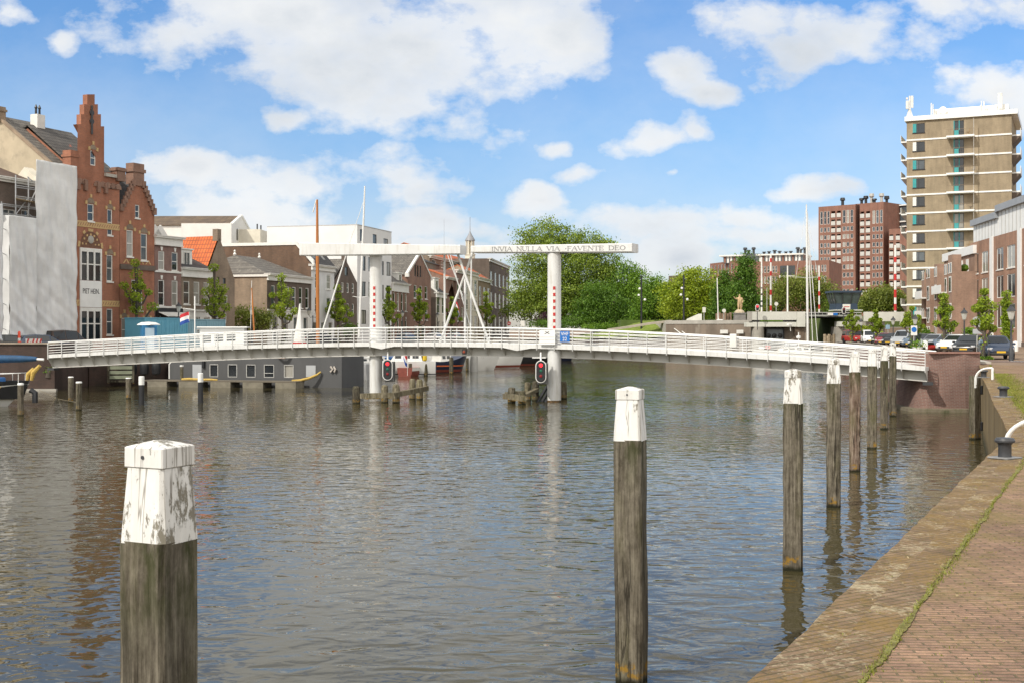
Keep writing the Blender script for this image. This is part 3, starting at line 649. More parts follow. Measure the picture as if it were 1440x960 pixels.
# ================= the drawbridge ===================================================
BX=np.array([-31.5,-8.5,2.45,21.3]); BD=np.array([48.5,44.6,41.6,36.4])-.25
_c=np.polyfit(BX,BD,2)
def bd(x): return float(np.polyval(_c,x))
_s=np.arange(-31.5,21.4,1.03); _pxs=np.array([720+1000*x/bd(x) for x in _s]); _ds=np.array([bd(x) for x in _s])
def prof(tab,deg=4):
    t=np.array(tab,float); y=np.interp(_pxs,t[:,0],t[:,1]); z=EYE-(y-464)*_ds/1000; c=np.polyfit(_s,z,deg); return lambda x: float(np.polyval(c,x))
zr=prof([(71,480.6),(179,476.5),(280,469.2),(360,466),(460,462),(529,461.3),(640,461),(780,463.4),(850,465.5),(985,473),(1110,480.6),(1160,484.5),(1304,496)])
zf=prof([(71,503),(180,497),(280,492.3),(460,487.5),(640,486.5),(780,490.8),(860,494),(985,500),(1110,506),(1304,522)])
zg=prof([(71,517),(180,512.5),(280,506.8),(480,501),(640,499.4),(780,502.6),(860,506.8),(1000,514),(1110,520),(1304,537.5)])
def bpt(x, off, z):
    """point of the bridge at station x, off metres behind the near edge"""
    e=.05; t=Vector((2*e,KY*(bd(x+e)-bd(x-e)),0)).normalized(); n=Vector((-t.y,t.x,0))
    return Vector((x,KY*bd(x),0))+n*off+Vector((0,0,z))
def bridge():
    root=thing('drawbridge','white double drawbridge with arched deck, railings and two balance beams on pillars','drawbridge',(-2.5,KY*bd(-2.5),0))
    o0=root.location.copy()
    W=3.3; xs=list(_s)
    q=lambda x,o,z: bpt(x,o,z)-o0
    fasc=.24
    # deck with fascias
    mb=MB(); prevs=None
    for x in xs:
        z=zf(x); sec=[q(x,0,z),q(x,0,z+fasc),q(x,.06,z+fasc),q(x,.06,z+fasc-.05),q(x,W-.06,z+fasc-.05),q(x,W-.06,z+fasc),q(x,W,z+fasc),q(x,W,z)]
        i=len(mb.v); mb.v.extend([tuple(p) for p in sec])
        if prevs is not None:
            for k in range(8): mb.f.append((prevs+k,i+k,i+(k+1)%8,prevs+(k+1)%8))
        else: mb.f.append(tuple(range(i,i+8)))
        prevs=i
    mb.f.append(tuple(range(prevs+7,prevs-1,-1))); mb.build('deck',BRW,root)
    mb=MB()
    for off0,off1 in ((.62,.70),(W-.70,W-.62)):
        prevs=None
        for x in xs:
            z=zf(x)-.002; g=zg(x); a0=off0-.12; a1=off1+.12
            sec=[q(x,off0,z),q(x,off0,g+.05),q(x,a0,g+.05),q(x,a0,g),q(x,a1,g),q(x,a1,g+.05),q(x,off1,g+.05),q(x,off1,z)]
            i=len(mb.v); mb.v.extend([tuple(p) for p in sec])
            if prevs is not None:
                for k in range(8): mb.f.append((prevs+k,i+k,i+(k+1)%8,prevs+(k+1)%8))
            prevs=i
    mb.build('girder',GIRD,root)
    for i,x in enumerate(xs):
        z=zf(x)-.004; g=zg(x)+.052; t=(bpt(x+.1,0,0)-bpt(x,0,0)).normalized()*.012
        mb=MB(); mb.prism([q(x,.02,z)-t,q(x,.615,z)-t,q(x,.615,g)-t,q(x,.5,g)-t,q(x,.02,z-.07)-t],2*t); mb.build('gusset',GIRD,root)
    # railings
    for side,off in ((0,.03),(1,W-.03)):
        rl=None
        for k,(fr,r) in enumerate(((1.,.045),(.78,.024),(.56,.024),(.34,.024),(.14,.024))):
            pts=[q(x,off,zf(x)+fasc+fr*(zr(x)-zf(x)-fasc)) for x in xs]
            mb=MB().path(pts,r,6 if k else 8)
            if rl is None: rl=mb.build('railing',BRW,root,True)
            else: mb.build('guard_rail',BRW,rl,True)
        for i,x in enumerate(xs):
            if side and i%2: continue
            t=(bpt(x+.1,0,0)-bpt(x,0,0)).normalized(); a=math.atan2(t.y,t.x); zb=zf(x)-.09 if not side else zf(x)+.1; zt=zr(x)-.03
            p=q(x,off-(.065 if not side else -.065),0); MB().cbox((p.x,p.y,(zb+zt)/2),(.028,.07,zt-zb),a).build('railing_post',BRW,rl)
    # pillars with red and white height gauges
    for px,dd,ty,g0,g1 in ((528.6,44.6,357,403,461),(779.5,41.6,355,403,463)):
        x,y=XY(px,dd+.25); h=ZZ(ty,dd); p=Vector((x,y,0))-o0
        pl=MB().lathe([(.40,-2.2),(.40,.0),(.40,h-.02),(.36,h)],28,p).build('pillar',BRW,root,True)
        MB().lathe([(.404,-.5),(.404,.09)],28,p).build('waterline_stain',mat('rusty_brown_stain',(.13,.07,.025),.9,.4,5,second=((.03,.03,.015),4,.5,.6)),pl,True)
        z0,z1=ZZ(g1,dd),ZZ(g0,dd); n=13; hh=(z1-z0)/n
        gx=-.06 if px<700 else -.02
        gb=MB().cbox((p.x+gx,p.y-.405,(z0+z1)/2),(.15,.03,z1-z0)).build('gauge_board',WTRIM,pl)
        mb=MB()
        for i in range(0,n,2): mb.cbox((p.x+gx,p.y-.424,z0+hh*(i+.5)),(.14,.008,hh))
        mb.build('red_band',RED,gb)
    # balance beams
    def beam(pxa,ta,ba,pxb,tb,bb_,dep,outer_left):
        def at(px):
            lo,hi=-40,40
            for _ in range(50):
                m_=(lo+hi)/2
                if 720+1000*m_/(bd(m_)+.0)<px: lo=m_
                else: hi=m_
            return lo
        xa,xb=at(pxa),at(pxb); za=(ZZ(ta,bd(xa)),ZZ(ba,bd(xa))); zb=(ZZ(tb,bd(xb)),ZZ(bb_,bd(xb)))
        c=.035
        def sec(x,zt,zb_): 
            return [q(x,0+c,zb_),q(x,0,zb_+c),q(x,0,zt-c),q(x,c,zt),q(x,dep-c,zt),q(x,dep,zt-c),q(x,dep,zb_+c),q(x,dep-c,zb_)]
        mb=MB(); n=12; pr=None
        for i in range(n+1):
            f=i/n; x=xa+(xb-xa)*f; s=sec(x,za[0]+(zb[0]-za[0])*f,za[1]+(zb[1]-za[1])*f); j=len(mb.v); mb.v.extend([tuple(v) for v in s])
            if pr is None: mb.f.append(tuple(range(j,j+8)))
            else:
                for k in range(8): mb.f.append((pr+k,j+k,j+(k+1)%8,pr+(k+1)%8))
            pr=j
        mb.f.append(tuple(range(pr+7,pr-1,-1)))
        return mb.build('balance_beam',BRW,root),xa,xb,za,zb
    bl,*_=beam(421,341.5,359.5,647,344.8,357.3,.95,True)
    br,xa,xb,za,zb=beam(662,346,355.3,888.5,342.2,354.6,1.15,False)
    # saddle plates where the beams rest on the pillars
    for px,dd,py in ((528.6,44.6,358.5),(779.5,41.6,356.5)):
        x,y=XY(px,dd+.25); MB().cbox((x-o0.x+.45,y-o0.y,ZZ(py,dd)+.05),(.55,.5,.1),-.3).build('pivot_block',IRON,root)
    # lettering on the right beam: thin roman capitals with serifs, cut as raised strokes
    GL={'I':(.34,[(.17,0,.17,1,1)]),'N':(.8,[(.12,0,.12,1,.5),(.12,1,.7,0,1),(.7,0,.7,1,.5)]),'V':(.78,[(.08,1,.4,0,1),(.4,0,.72,1,.5)]),
        'A':(.78,[(.06,0,.4,1,.5),(.4,1,.72,0,1),(.19,.36,.6,.36,.5)]),'U':(.78,[(.12,1,.12,.3,1),(.12,.3,.25,.05,1),(.25,.05,.5,.03,.8),(.5,.03,.66,.25,.5),(.66,.25,.66,1,.5)]),
        'L':(.66,[(.14,0,.14,1,1),(.14,.03,.6,.03,.5),(.6,.0,.62,.25,.5)]),'F':(.64,[(.14,0,.14,1,1),(.14,.97,.58,.97,.5),(.58,1,.6,.78,.5),(.14,.52,.46,.52,.5),(.46,.62,.46,.42,.5)]),
        'E':(.68,[(.14,0,.14,1,1),(.14,.97,.58,.97,.5),(.58,1,.6,.78,.5),(.14,.52,.46,.52,.5),(.46,.62,.46,.42,.5),(.14,.03,.6,.03,.5),(.6,0,.62,.24,.5)]),
        'T':(.72,[(.36,0,.36,1,1),(.06,.97,.66,.97,.5),(.06,1,.05,.78,.5),(.66,1,.67,.78,.5)]),
        'D':(.82,[(.14,0,.14,1,1),(.14,.97,.42,.97,.5),(.42,.97,.66,.82,.8),(.66,.82,.74,.5,1),(.74,.5,.66,.18,1),(.66,.18,.42,.03,.8),(.42,.03,.14,.03,.5)]),
        'O':(.84,[(.42+.33*math.cos(R(a)),.5+.49*math.sin(R(a)),.42+.33*math.cos(R(a+30)),.5+.49*math.sin(R(a+30)),1. if a in(150,180,330,0,-30) else .65) for a in range(0,360,30)]),
        '.':(.4,[(.16,.42,.28,.42,1.4)]),' ':(.62,[])}
    SER={'I':[(.17,0),(.17,1)],'N':[(.12,0),(.12,1),(.7,1)],'V':[(.08,1),(.72,1)],'A':[(.06,0),(.72,0)],'U':[(.12,1),(.66,1)],'L':[(.14,0),(.14,1)],'F':[(.14,0),(.14,1)],'E':[(.14,0),(.14,1)],'T':[(.36,0)],'D':[(.14,0),(.14,1)]}
    words='INVIA NULLA VIA .FAVENTE DEO'
    tot=sum(GL[c][0] for c in words)
    letm=mat('grey_letter_paint',(.27,.27,.27),.5,.1,3)
    xl=720; 
    def xat(px):
        lo,hi=-40,40
        for _ in range(50):
            m_=(lo+hi)/2
            if 720+1000*m_/bd(m_)<px: lo=m_
            else: hi=m_
        return lo
    X0,X1=xat(691),xat(880); adv=(X1-X0)/tot; cur=X0
    for c in words:
        wd,st=GL[c]
        if st:
            mb=MB(); H=.25
            def pt(u,v):
                x=cur+u*adv; f=(x-xa)/(xb-xa); zc=(za[0]+(zb[0]-za[0])*f+za[1]+(zb[1]-za[1])*f)/2
                return x,zc-.01+(v-.5)*H
            def stroke(u0,v0,u1,v1,w):
                x0,z0=pt(u0,v0); x1,z1=pt(u1,v1); dx,dz=x1-x0,z1-z0; l=math.hypot(dx,dz) or 1; nx,nz=-dz/l*w*.027,dx/l*w*.027
                mb.prism([q(x0+nx,-.006,z0+nz),q(x0-nx,-.006,z0-nz),q(x1-nx,-.006,z1-nz),q(x1+nx,-.006,z1+nz)],bpt(x0,.004,0)-bpt(x0,0,0))
            for s in st: stroke(*s)
            for (u,v) in SER.get(c,[]): stroke(u-.12,v,u+.12,v,.6)
            mb.build('letter',letm,br)
        cur+=wd*adv
    # hanger rods
    def rod(p0,d0,p1,d1,r=.07):
        MB().tube(P(*p0,d0)-o0,P(*p1,d1)-o0,r,r,10).build('hanger_rod',BRW,root,True)
    rod((643.5,357),43.4,(688,483),42.9,.075); rod((664.6,356),43.4,(618,484),43.6,.075); rod((625,358),43.9,(625.5,484),43.9,.065)
    rod((654,388),45.2,(654,484),45.2,.075); rod((663,352),45.3,(661.5,484),45.3,.05); rod((629,358),45.3,(652,420),45.3,.03); rod((633,358),45.6,(664,470),45.6,.03)
    # end bearings on the abutments, small bulge plates at the deck joints
    for px,dd in ((537,44.2),(727,42.3)):
        x=(px-720)*dd/1000
        MB().prism([q(x-.9,-.012,zf(x-.9)+.02),q(x+.9,-.012,zf(x+.9)+.02),q(x,-.012,zf(x)-.16)],bpt(x,.02,0)-bpt(x,0,0)).build('joint_plate',BRW,root)
    for x in (-31.3,21.1):
        a=q(x,.3,zg(x)); MB().cbox((a.x,a.y,a.z-.08),(.5,.6,.15),-.3).build('bearing',IRON,root)
    return root
bridge()
def text(name,body,size,m,parent,loc,rot=(R(90),0,0),extr=.006,align='CENTER',sx=1.0,offset=0):
    c=bpy.data.curves.new(name,'FONT'); c.body=body; c.size=size; c.extrude=extr; c.align_x=align; c.align_y='CENTER'; c.offset=offset; c.materials.append(m)
    tmp=bpy.data.objects.new('lettering_source',c); COL.objects.link(tmp)
    me=bpy.data.meshes.new_from_object(tmp.evaluated_get(bpy.context.evaluated_depsgraph_get())); bpy.data.objects.remove(tmp); bpy.data.curves.remove(c)
    o=bpy.data.objects.new(name,me); COL.objects.link(o); o.parent=parent; o.location=loc; o.rotation_euler=rot; o.scale=(sx,1,1); return o
TXW=mat('white_sign_lettering',(.8,.8,.8),.5,.02,1)
def bridge_signs():
    def slope(x): t=(bpt(x+.1,0,0)-bpt(x,0,0)); return math.atan2(t.y,t.x)
    # radio channel sign
    d=bd(3.05)-.08; p=P(794.3,473.3,d); a=slope(p.x); t=thing('radio_channel_sign','square blue sign with white VHF 22 lettering on the bridge railing','sign',p,a)
    MB().cbox((0,0,0),(.60,.03,.62),0,.008).build('panel',BLUE,t)
    text('lettering','VHF',.29,TXW,t,(0,-.022,.14),offset=.0,sx=.9); text('lettering','22',.29,TXW,t,(0,-.022,-.14),offset=.0)
    # white notice board with crossed mark
    p=P(769.5,474.5,bd(2.1)-.09); t=thing('notice_board','white notice board with small dark crossed emblem on the bridge railing','notice board',p,a)
    MB().cbox((0,0,0),(1.0,.025,.84),0,.006).build('panel',WHITE,t)
    mb=MB()
    for s in (1,-1):
        mb.prism([(-.14*s-.04,-.016,-.07+.27),(-.14*s+.04,-.016,-.07+.27),(.14*s+.02,-.016,.09+.27),(.14*s-.02,-.016,.09+.27)],(0,-.006,0))
    mb.build('emblem',BLACK,t)
    for z in (.02,-.14,-.3): MB().bx(-.45,.45,-.018,-.0135,z-.012,z+.012).build('ruled_line',mat('pale_grey_print',(.5,.5,.5),.6,.05),t)
    # plain white box on the right span
    x=(1031-720)*bd(11.9)/1000; p=P(1031,479,bd(x)-.1); t=thing('white_box','plain white panel box fixed to the railing on the right span','box',p,slope(x))
    MB().cbox((0,0,0),(.36,.12,.72),0,.015).build('casing',WHITE,t); MB().bx(-.16,.16,-.066,-.062,-.3,.3).build('lid',WTRIM,t)
    # ship signals under the deck
    for px,cy,dd,lb in ((545,519.5,44.1,'oval ship signal with red lamp lit beside the left pillar'),(760.5,522,41.2,'oval ship signal with red lamp lit beside the right pillar')):
        p=P(px,cy,dd); a=slope(p.x); t=thing('ship_signal',lb,'signal light',p,0,'ship signals under the bridge')
        def oval(w,h,y0,y1,m,name,par):
            r=w/2; pts=[(r*math.cos(R(k)),y0,(h/2-r)+r*math.sin(R(k))) for k in range(0,181,15)]+[(r*math.cos(R(k)),y0,-(h/2-r)+r*math.sin(R(k))) for k in range(180,361,15)]
            return MB().prism(pts,(0,y1-y0,0)).build(name,m,par)
        oval(.62,1.30,-.06,0,WHITE,'rim',t); oval(.53,1.21,-.075,-.062,BLACK,'panel',t); 
        MB().cbox((.12,.28,-.12),(.62,.5,1.25),0,.03).build('casing',mat('dark_grey_box',(.10,.10,.10),.6,.15,2),t)
        for z,m,rr in ((.36,glow('lit_red_lamp',(1,.02,.03),2.2) if 'lit_red_lamp' not in bpy.data.materials else bpy.data.materials['lit_red_lamp'],.105),(.04,mat('green_lens',(.01,.12,.07),.3,.1),.085),(-.26,mat('dark_red_lens',(.22,.01,.015),.3,.1),.09)):
            MB().lathe([(rr,0),(rr*.8,-.03),(.01,-.04)],16,(0,-.078,z),'y').build('lamp',m,t,True)
        MB().tube((0,.05,.6),(0,.15,1.1),.05).build('hanger',WHITE,t)
        if px>700: MB().cbox((-.1,.15,.80),(.8,.08,.06),.0).build('hanger_arm',WHITE,t)
    p=P(653,494.5,bd(-2.9)+.05); t=thing('clearance_lamp','small square dark red lamp under the middle of the deck','lamp',p,slope(-2.9))
    MB().cbox((0,0,0),(.28,.12,.30),0,.02).build('housing',BLACK,t); MB().lathe([(.09,0),(.07,-.03),(.01,-.035)],14,(0,-.062,0),'y').build('lens',mat('amber_lens',(.25,.05,.02),.3,.1),t,True)
bridge_signs()
# ---- timber guides round the pillars -----------------------------------------------
def guides():
    TG=wood('greenish_guide_timber',(.07,.06,.035),(.19,.165,.11),(.34,.30,.22))
    def guide(label,posts,beams,extra=None):
        d0=posts[0][3]; t=thing('timber_guide',label,'timber guide',G(posts[0][0],d0,0))
        o=t.location
        for px,ty,wy,d,w in posts:
            p=G(px,d,0)-o; h=ZZ(ty,d); rg=random.Random(px)
            mb=MB(); w2=w/2; n=8
            mb.lathe([(w2,-2),(w2,h*.72),(w2*.86,h-.06),(w2*.6,h)],n,p); mb.build('post',TG if rg.random()<.6 else WOODD,t)
        for a,b,th,hh in beams:
            pa=P(*a)-o; pb=P(*b)-o; dv=pb-pa; nrm=Vector((-dv.y,dv.x,0)).normalized()*th
            u=Vector((0,0,hh)); MB().add([pa,pb,pb+nrm,pa+nrm,pa+u,pb+u,pb+nrm+u,pa+nrm+u],[(0,3,2,1),(4,5,6,7),(0,1,5,4),(1,2,6,5),(2,3,7,6),(3,0,4,7)]).build('beam',TG,t)
        return t
    guide('curved timber guide with five stub posts at the left pillar',[(501,542.5,567,40.9,.46),(541,541,566,41.4,.42),(557,540,567,41.2,.44),(580,532,563,43.4,.40),(590,533,563,43.2,.42)],
          [((506,560,40.8),(556,558.5,40.7),.25,.29),((556,558.7,40.7),(603,549,43.2),.25,.29),((512,561,42.5),(556,560,42.6),.2,.22)])
    t=guide('broken timber guide with tilted pipes at the right pillar',[(719.5,544,570,41.2,.46),(734,549,573,40.3,.44),(742,537,567,42.6,.40),(753,535.5,566,42.4,.42),(792,536,563,43.6,.46)],
          [((707,560.5,41.6),(733.5,564,39.9),.28,.32),((733.5,562,40.2),(758,550,42.3),.25,.2),((712,556,42.2),(745,553,42.6),.22,.2)])
    for k in range(3): MB().tube(P(755+6*k,566,41.9)-t.location,P(771+6*k,541,42.3)-t.location,.10,.10,10).build('pipe',BLACK,t,True)
guides()
# ================= boats ============================================================
def hull_mb(Ln,B,stern,bow,mid,transom=.75,rake=.8,draft=-.35,sheer_dip=.0,n=16):
    """x from the transom (0) to the bow (Ln); returns hull builder and the sheer function"""
    mb=MB(); secs=[]
    sh=lambda f: stern+(bow-stern)*f*f-(stern-mid)*4*f*(1-f)*.5
    for i in range(n+1):
        f=i/n; b=B/2*(transom+(1-transom)*min(1,f*2.6)) if f<.385 else B/2*max(0.02,(1-((f-.385)/.615)**2.3))
        zs=sh(f); x=Ln*f; xr=lambda z: x-rake*(1-z/zs)*f*f
        secs.append([(xr(draft),0,draft),(xr(draft*.3),b*.72,draft*.3),(xr(zs*.35),b*.93,zs*.35),(x,b,zs),(x,b*.93,zs+.001),(x,0,zs-.03)])
    m=len(secs[0]); vs=[]
    for s in secs: vs+= s+[(x,-y,z) for x,y,z in s[-2:0:-1]]
    w=2*m-2; fs=[tuple(range(w-1,-1,-1)),tuple(range(n*w,n*w+w))]
    for i in range(n):
        for k in range(w): q=(k+1)%w; fs.append((i*w+k,i*w+q,i*w+w+q,i*w+w+k))
    mb.add(vs,fs); return mb,sh
def stripe(Ln,B,sh,z0,z1,transom,rake,m,name,par,n=16,eps=.012):
    for side in (1,-1):
        mb=MB(); pr=None
        for i in range(n+1):
            f=i/n; b=B/2*(transom+(1-transom)*min(1,f*2.6)) if f<.385 else B/2*max(0.02,(1-((f-.385)/.615)**2.3)); zs=sh(f)
            def yx(z):
                k=z/zs; yy=b*(.93+.07*(k-.35)/.65) if k>.35 else b*(.72+.21*max(0,(k+.1))/.45); return (Ln*f-rake*(1-k)*f*f,side*(yy+eps),z)
            q=[yx(z0),yx(z1)]; j=len(mb.v); mb.v.extend(q)
            if pr is not None: mb.f.append((pr,j,j+1,pr+1))
            pr=j
        mb.build(name,m,par)
def cabin(par,x0,x1,w,z0,h,m,nwin=3,slope=.3,wm=None,roofm=None):
    w2=w/2; mb=MB(); t=.86
    mb.add([(x0,-w2,z0),(x1,-w2,z0),(x1,w2,z0),(x0,w2,z0),(x0+slope*.4,-w2*t,z0+h),(x1-slope,-w2*t,z0+h),(x1-slope,w2*t,z0+h),(x0+slope*.4,w2*t,z0+h)],[(0,3,2,1),(4,5,6,7),(0,1,5,4),(1,2,6,5),(2,3,7,6),(3,0,4,7)])
    c=mb.build('cabin',m,par)
    MB().cbox(((x0+x1-slope*.6)/2,0,z0+h+.03),(x1-x0-slope*.6+.15,w*t+.12,.05),0,.015).build('roof',roofm or m,c)
    wl=(x1-x0-slope*1.2)/nwin
    for side in (1,-1):
        for i in range(nwin):
            xa=x0+slope*.5+wl*(i+.15); xb=xa+wl*.7; za,zb=z0+h*.38,z0+h*.82
            y=lambda z: side*(w2*(1-(1-t)*(z-z0)/h)+.012)
            MB().poly((xa,y(za),za),(xb,y(za),za),(xb,y(zb),zb),(xa,y(zb),zb)).build('window',wm or GLASSD,c)
    return c
def flag(par,x,y,z,h,fl,fh,name='flag',rz=0,sag=.5):
    MB().tube((x,y,z),(x,y,z+h),.02,.015,6).build('flag_staff',WTRIM,par)
    for k,(nm,m) in enumerate((('red_stripe',mat('flag_red',(.55,.03,.04),.8,.1,3)),('white_stripe',mat('flag_white',(.75,.75,.75),.8,.05,3)),('blue_stripe',mat('flag_blue',(.02,.07,.32),.8,.1,3)))):
        mb=MB(); pr=None
        for i in range(9):
            f=i/8; dz=-sag*f*f*fl*.9+.02*math.sin(9*f); yy=.06*math.sin(7*f+1)
            a=(x+fl*f*math.cos(rz),y+fl*f*math.sin(rz)+yy,z+h-.04-k*fh/3+dz); b=(a[0],a[1],a[2]-fh/3); j=len(mb.v); mb.v.extend([a,b])
            if pr is not None: mb.f.append((pr,j,j+1,pr+1))
            pr=j
        mb.build(nm,m,par)
def boat(name,label,px,d,rz,Ln,B,stern,bow,mid,hm,cab=None,stripes=(),rake=.8,transom=.75,cat='boat',deckm=None,rails=False,group='boats moored beyond the bridge'):
    t=thing(name,label,cat,(*XY(px,d),0),rz,group)
    mb,sh=hull_mb(Ln,B,stern,bow,mid,transom,rake); mb.build('hull',hm,t,True)
    for z0,z1,m in stripes: stripe(Ln,B,sh,z0,z1,transom,rake,m,'hull_stripe',t)
    if cab:
        for c in cab: cabin(t,*c)
    if rails:
        for s in (1,-1):
            pts=[(Ln*f,s*(B/2*.9*(1 if f<.385 else max(.04,1-((f-.385)/.615)**2.3))),sh(f)+.55) for f in [k/10 for k in range(2,11)]]
            r=MB().path(pts,.015,5).build('guard_rail',ALU,t)
            for p in pts[::2]: MB().tube((p[0],p[1],p[2]-.55),p,.012,n=5).build('stanchion',ALU,r)
    return t
HW=mat('white_hull',(.74,.74,.72),.3,.05,1,second=((.5,.48,.42),1.4,.65,.85)); HB=mat('black_hull',(.016,.017,.02),.35,.3,2); HN=mat('navy_hull',(.01,.015,.04),.3,.2,2); HG=mat('grey_hull',(.35,.36,.37),.4,.1,2)
BOOT=mat('red_boot_line',(.20,.05,.035),.5,.2,3); ORNG=mat('orange_stripe',(.55,.12,.03),.5,.15,3)
def mast(name,label,px,d,y0,y1,r,m,lean=0,spread=None,stays=()):
    a=P(px,y0,d); b=P(px+lean,y1,d); t=thing(name,label,'mast',a); MB().path([(0,0,0),(b-a)*.6,b-a],[r,r*.92,r*.55],10).build('pole',m,t,True)
    for py,w in spread or ():
        f=(py-y0)/(y1-y0); c=(b-a)*f; MB().path([c+Vector((-w,0,.12)),c,c+Vector((w,0,.12))],.03,6).build('spreader',ALU,t)
    for (pa,pb,rr) in stays: MB().tube(P(*pa,d)-a,P(*pb,d)-a,rr,n=6).build('stay',ALU,t)
    return t
def boats():
    # black bow boat at the left picture edge
    t=boat('sailing_boat','black and white sailing boat at the left edge with blue sail cover',-170,39.6,R(-4),8.6,3.0,.95,1.25,.9,HW,None,rake=1.2,cat='boat',group=None)
    mb=MB(); 
    for s in (1,-1):
        pr=None
        for k in range(8):
            f=.55+.45*k/7; x=8.6*f; b=1.5*max(.02,1-((f-.385)/.615)**2.3); j=len(mb.v); mb.v.extend([(x+.03,s*(b+.02),1.32+.1*f),(x-.35*f,s*(b*.93+.02),.42)])
            if pr is not None: mb.f.append((pr,j,j+1,pr+1))
            pr=j
    mb.build('black_bow_band',HB,t)
    MB().path([(8.7,0,.9),(8.95,0,.75),(8.95,0,.2)],.16,8).build('rubber_fender',HB,t,True)
    MB().lathe([(.02,-3.6),(.16,-3.2),(.24,-2),(.2,-.6),(.15,0),(.12,.25)],10,(8.8,0,2.62),'x').build('sail_cover',NAVY,t,True)
    MB().tube((8.6,0,2.62),(9.45,0,2.58),.07,n=8).build('boom_end',WHITE,t)
    for k,(x,y,l,a) in enumerate(((8.55,-.1,.75,.55),(8.85,-.2,.95,.75))):
        MB().path([(x,y,1.45),(x+.1*l,y,1.45+.45*l),(x+.5*l,y,1.45+.85*l)],[.09,.14,.1],8).build('yellow_roll',YELLOW,t,True)
    for s in (1,-1): 
        rl=MB().path([(2,s*1.45,1.75),(5,s*1.4,1.75),(7.2,s*.95,1.8),(8.3,s*.35,1.85)],.02,6).build('guard_rail',ALU,t)
        for x,y in ((5.6,1.3),(7.2,.95),(8.2,.4)): MB().tube((x,s*y,1.1),(x,s*y,1.8),.02,n=6).build('stanchion',ALU,rl)
    MB().cbox((6.2,0,1.42),(1.6,1.2,.35),0,.05).build('blue_hatch_cover',mat('bright_blue_cover',(.02,.12,.35),.6,.15,3),t)
    MB().path([(7.5,-1.0,1.1),(6.6,-1.5,.95),(4.5,-1.62,.95)],.05,6).build('rubbing_rope',YELLOW,t)
    tag(MB().path([P(55,548,46),P(80,560,44),P(111,566,37.6)],.014,5).build('mooring_line',mat('old_rope',(.2,.17,.11),.9,.2,9)),'thin mooring line sagging from the bow to the pile','rope')
    # grey houseboat with landing stage
    a=P(238,544,53.9); b=P(480.5,545,52.0); dx=b-a; ln=math.hypot(dx.x,dx.y); rz=math.atan2(dx.y,dx.x)
    t=thing('houseboat','long charcoal grey houseboat with white framed windows under the bridge','houseboat',(a.x,a.y,0),rz)
    g=mat('charcoal_cladding',(.085,.087,.09),.6,.14,.8,stretch=(1,1,.3)); h=2.42; dep=4.6
    wins=[(297,308),(323,335),(349,361),(374,387),(402,414)]
    u=lambda px: (px-238)/(480.5-238)*ln
    holes=[(u(p0),.73,u(p1),1.62) for p0,p1 in wins]
    mb=MB().facade([(0,-.6),(ln,-.6),(ln,h),(0,h)],holes,0,.06); mb.poly((0,0,-.6),(0,0,h),(0,dep,h),(0,dep,-.6)); mb.poly((ln,0,-.6),(ln,dep,-.6),(ln,dep,h),(ln,0,h)); mb.poly((0,dep,-.6),(0,dep,h),(ln,dep,h),(ln,dep,-.6)); mb.build('hull_wall',g,t)
    MB().bx(-.06,ln+.06,-.06,dep+.06,h+.002,h+.09).build('roof',GREYP,t); MB().bx(u(405),ln+.07,-.09,-.061,h+.02,h+.10).build('roof_edge',WTRIM,t)
    for i,(p0,p1) in enumerate(wins):
        x0,x1=u(p0),u(p1); mb=MB(); e=.042
        mb.bx(x0-.03,x1+.03,-.02,.05,.70,.70+e); mb.bx(x0-.03,x1+.03,-.02,.05,1.65-e,1.65); mb.bx(x0-.03,x0-.03+e,-.02,.05,.76,1.59); mb.bx(x1+.03-e,x1+.03,-.02,.05,.76,1.59)
        if i==3: mb.bx(x0+.03,x1-.03,-.01,.04,1.0,1.04)
        w=mb.build('window',mat('grey_white_frame',(.52,.52,.5),.5,.08),t); MB().poly((x0,.055,.73),(x1,.055,.73),(x1,.055,1.62),(x0,.055,1.62)).build('pane',GLASSC if i==4 else GLASSD,w)
    for p0,p1,lab in ((272,285,'door'),(432,445,'hatch')):
        x0,x1=u(p0),u(p1); MB().bx(x0,x1,-.03,-.003,.55 if lab=='door' else .78,1.62).build(lab,mat('pale_grey_panel',(.42,.44,.46),.5,.08,1),t)
    MB().cbox((u(288),-.09,1.75),(.18,.16,.7),0,.02).build('flue',BLACK,t)
    for k in (0,1): MB().path([(u(466)+.25*k,-.1,1.55),(u(469)+.22*k,-.12,1.35),(u(466)+.3*k,-.1,1.15)],.07,8).build('cleat',mat('rope_white',(.55,.5,.45),.8,.2,6),t,True)
    MB().path([(u(392),-.2,2.36),(u(397),-.35,2.2),(u(404),-.3,2.18),(u(409),-.15,2.36)],.09,8).build('lifebuoy',mat('pale_pink_ring',(.6,.42,.33),.7,.1,4),t,True)
    MB().path([(u(419),-.9,.52),(u(430),-.7,.55),(u(440),-.5,.7),(u(449),-.25,.95),(u(453),-.12,1.15)],[.07,.1,.1,.08,.07],8).build('rope_bundle',YELLOW,t,True)
    tt=thing('landing_stage','long timber landing stage with yellow hose before the grey houseboat','jetty',(a.x-1.5,a.y-1.6,0),rz)
    mb=MB(); L_=u(425)+1.5
    for k in range(6): mb.bx(0,L_,.27*k,.27*k+.25,.42,.50)
    mb.build('planking',mat('grey_jetty_planks',(.15,.13,.10),.9,.3,2,.4,10,stretch=(.3,2,2)),tt)
    for k in range(5): MB().bx(L_*(.03+.21*k),L_*(.03+.21*k)+L_*.13,-.02,1.5,-.1,.415).build('float',mat('float_concrete',(.22,.2,.155),.9,.25,2,.4,8),tt)
    MB().path([(3.0,.35,.56),(3.6,.3,.60),(4.6,.35,.56),(5.4,.25,.58),(5.9,.3,.55)],[.09,.1,.08,.08,.06],8).build('hose',YELLOW,tt,True)
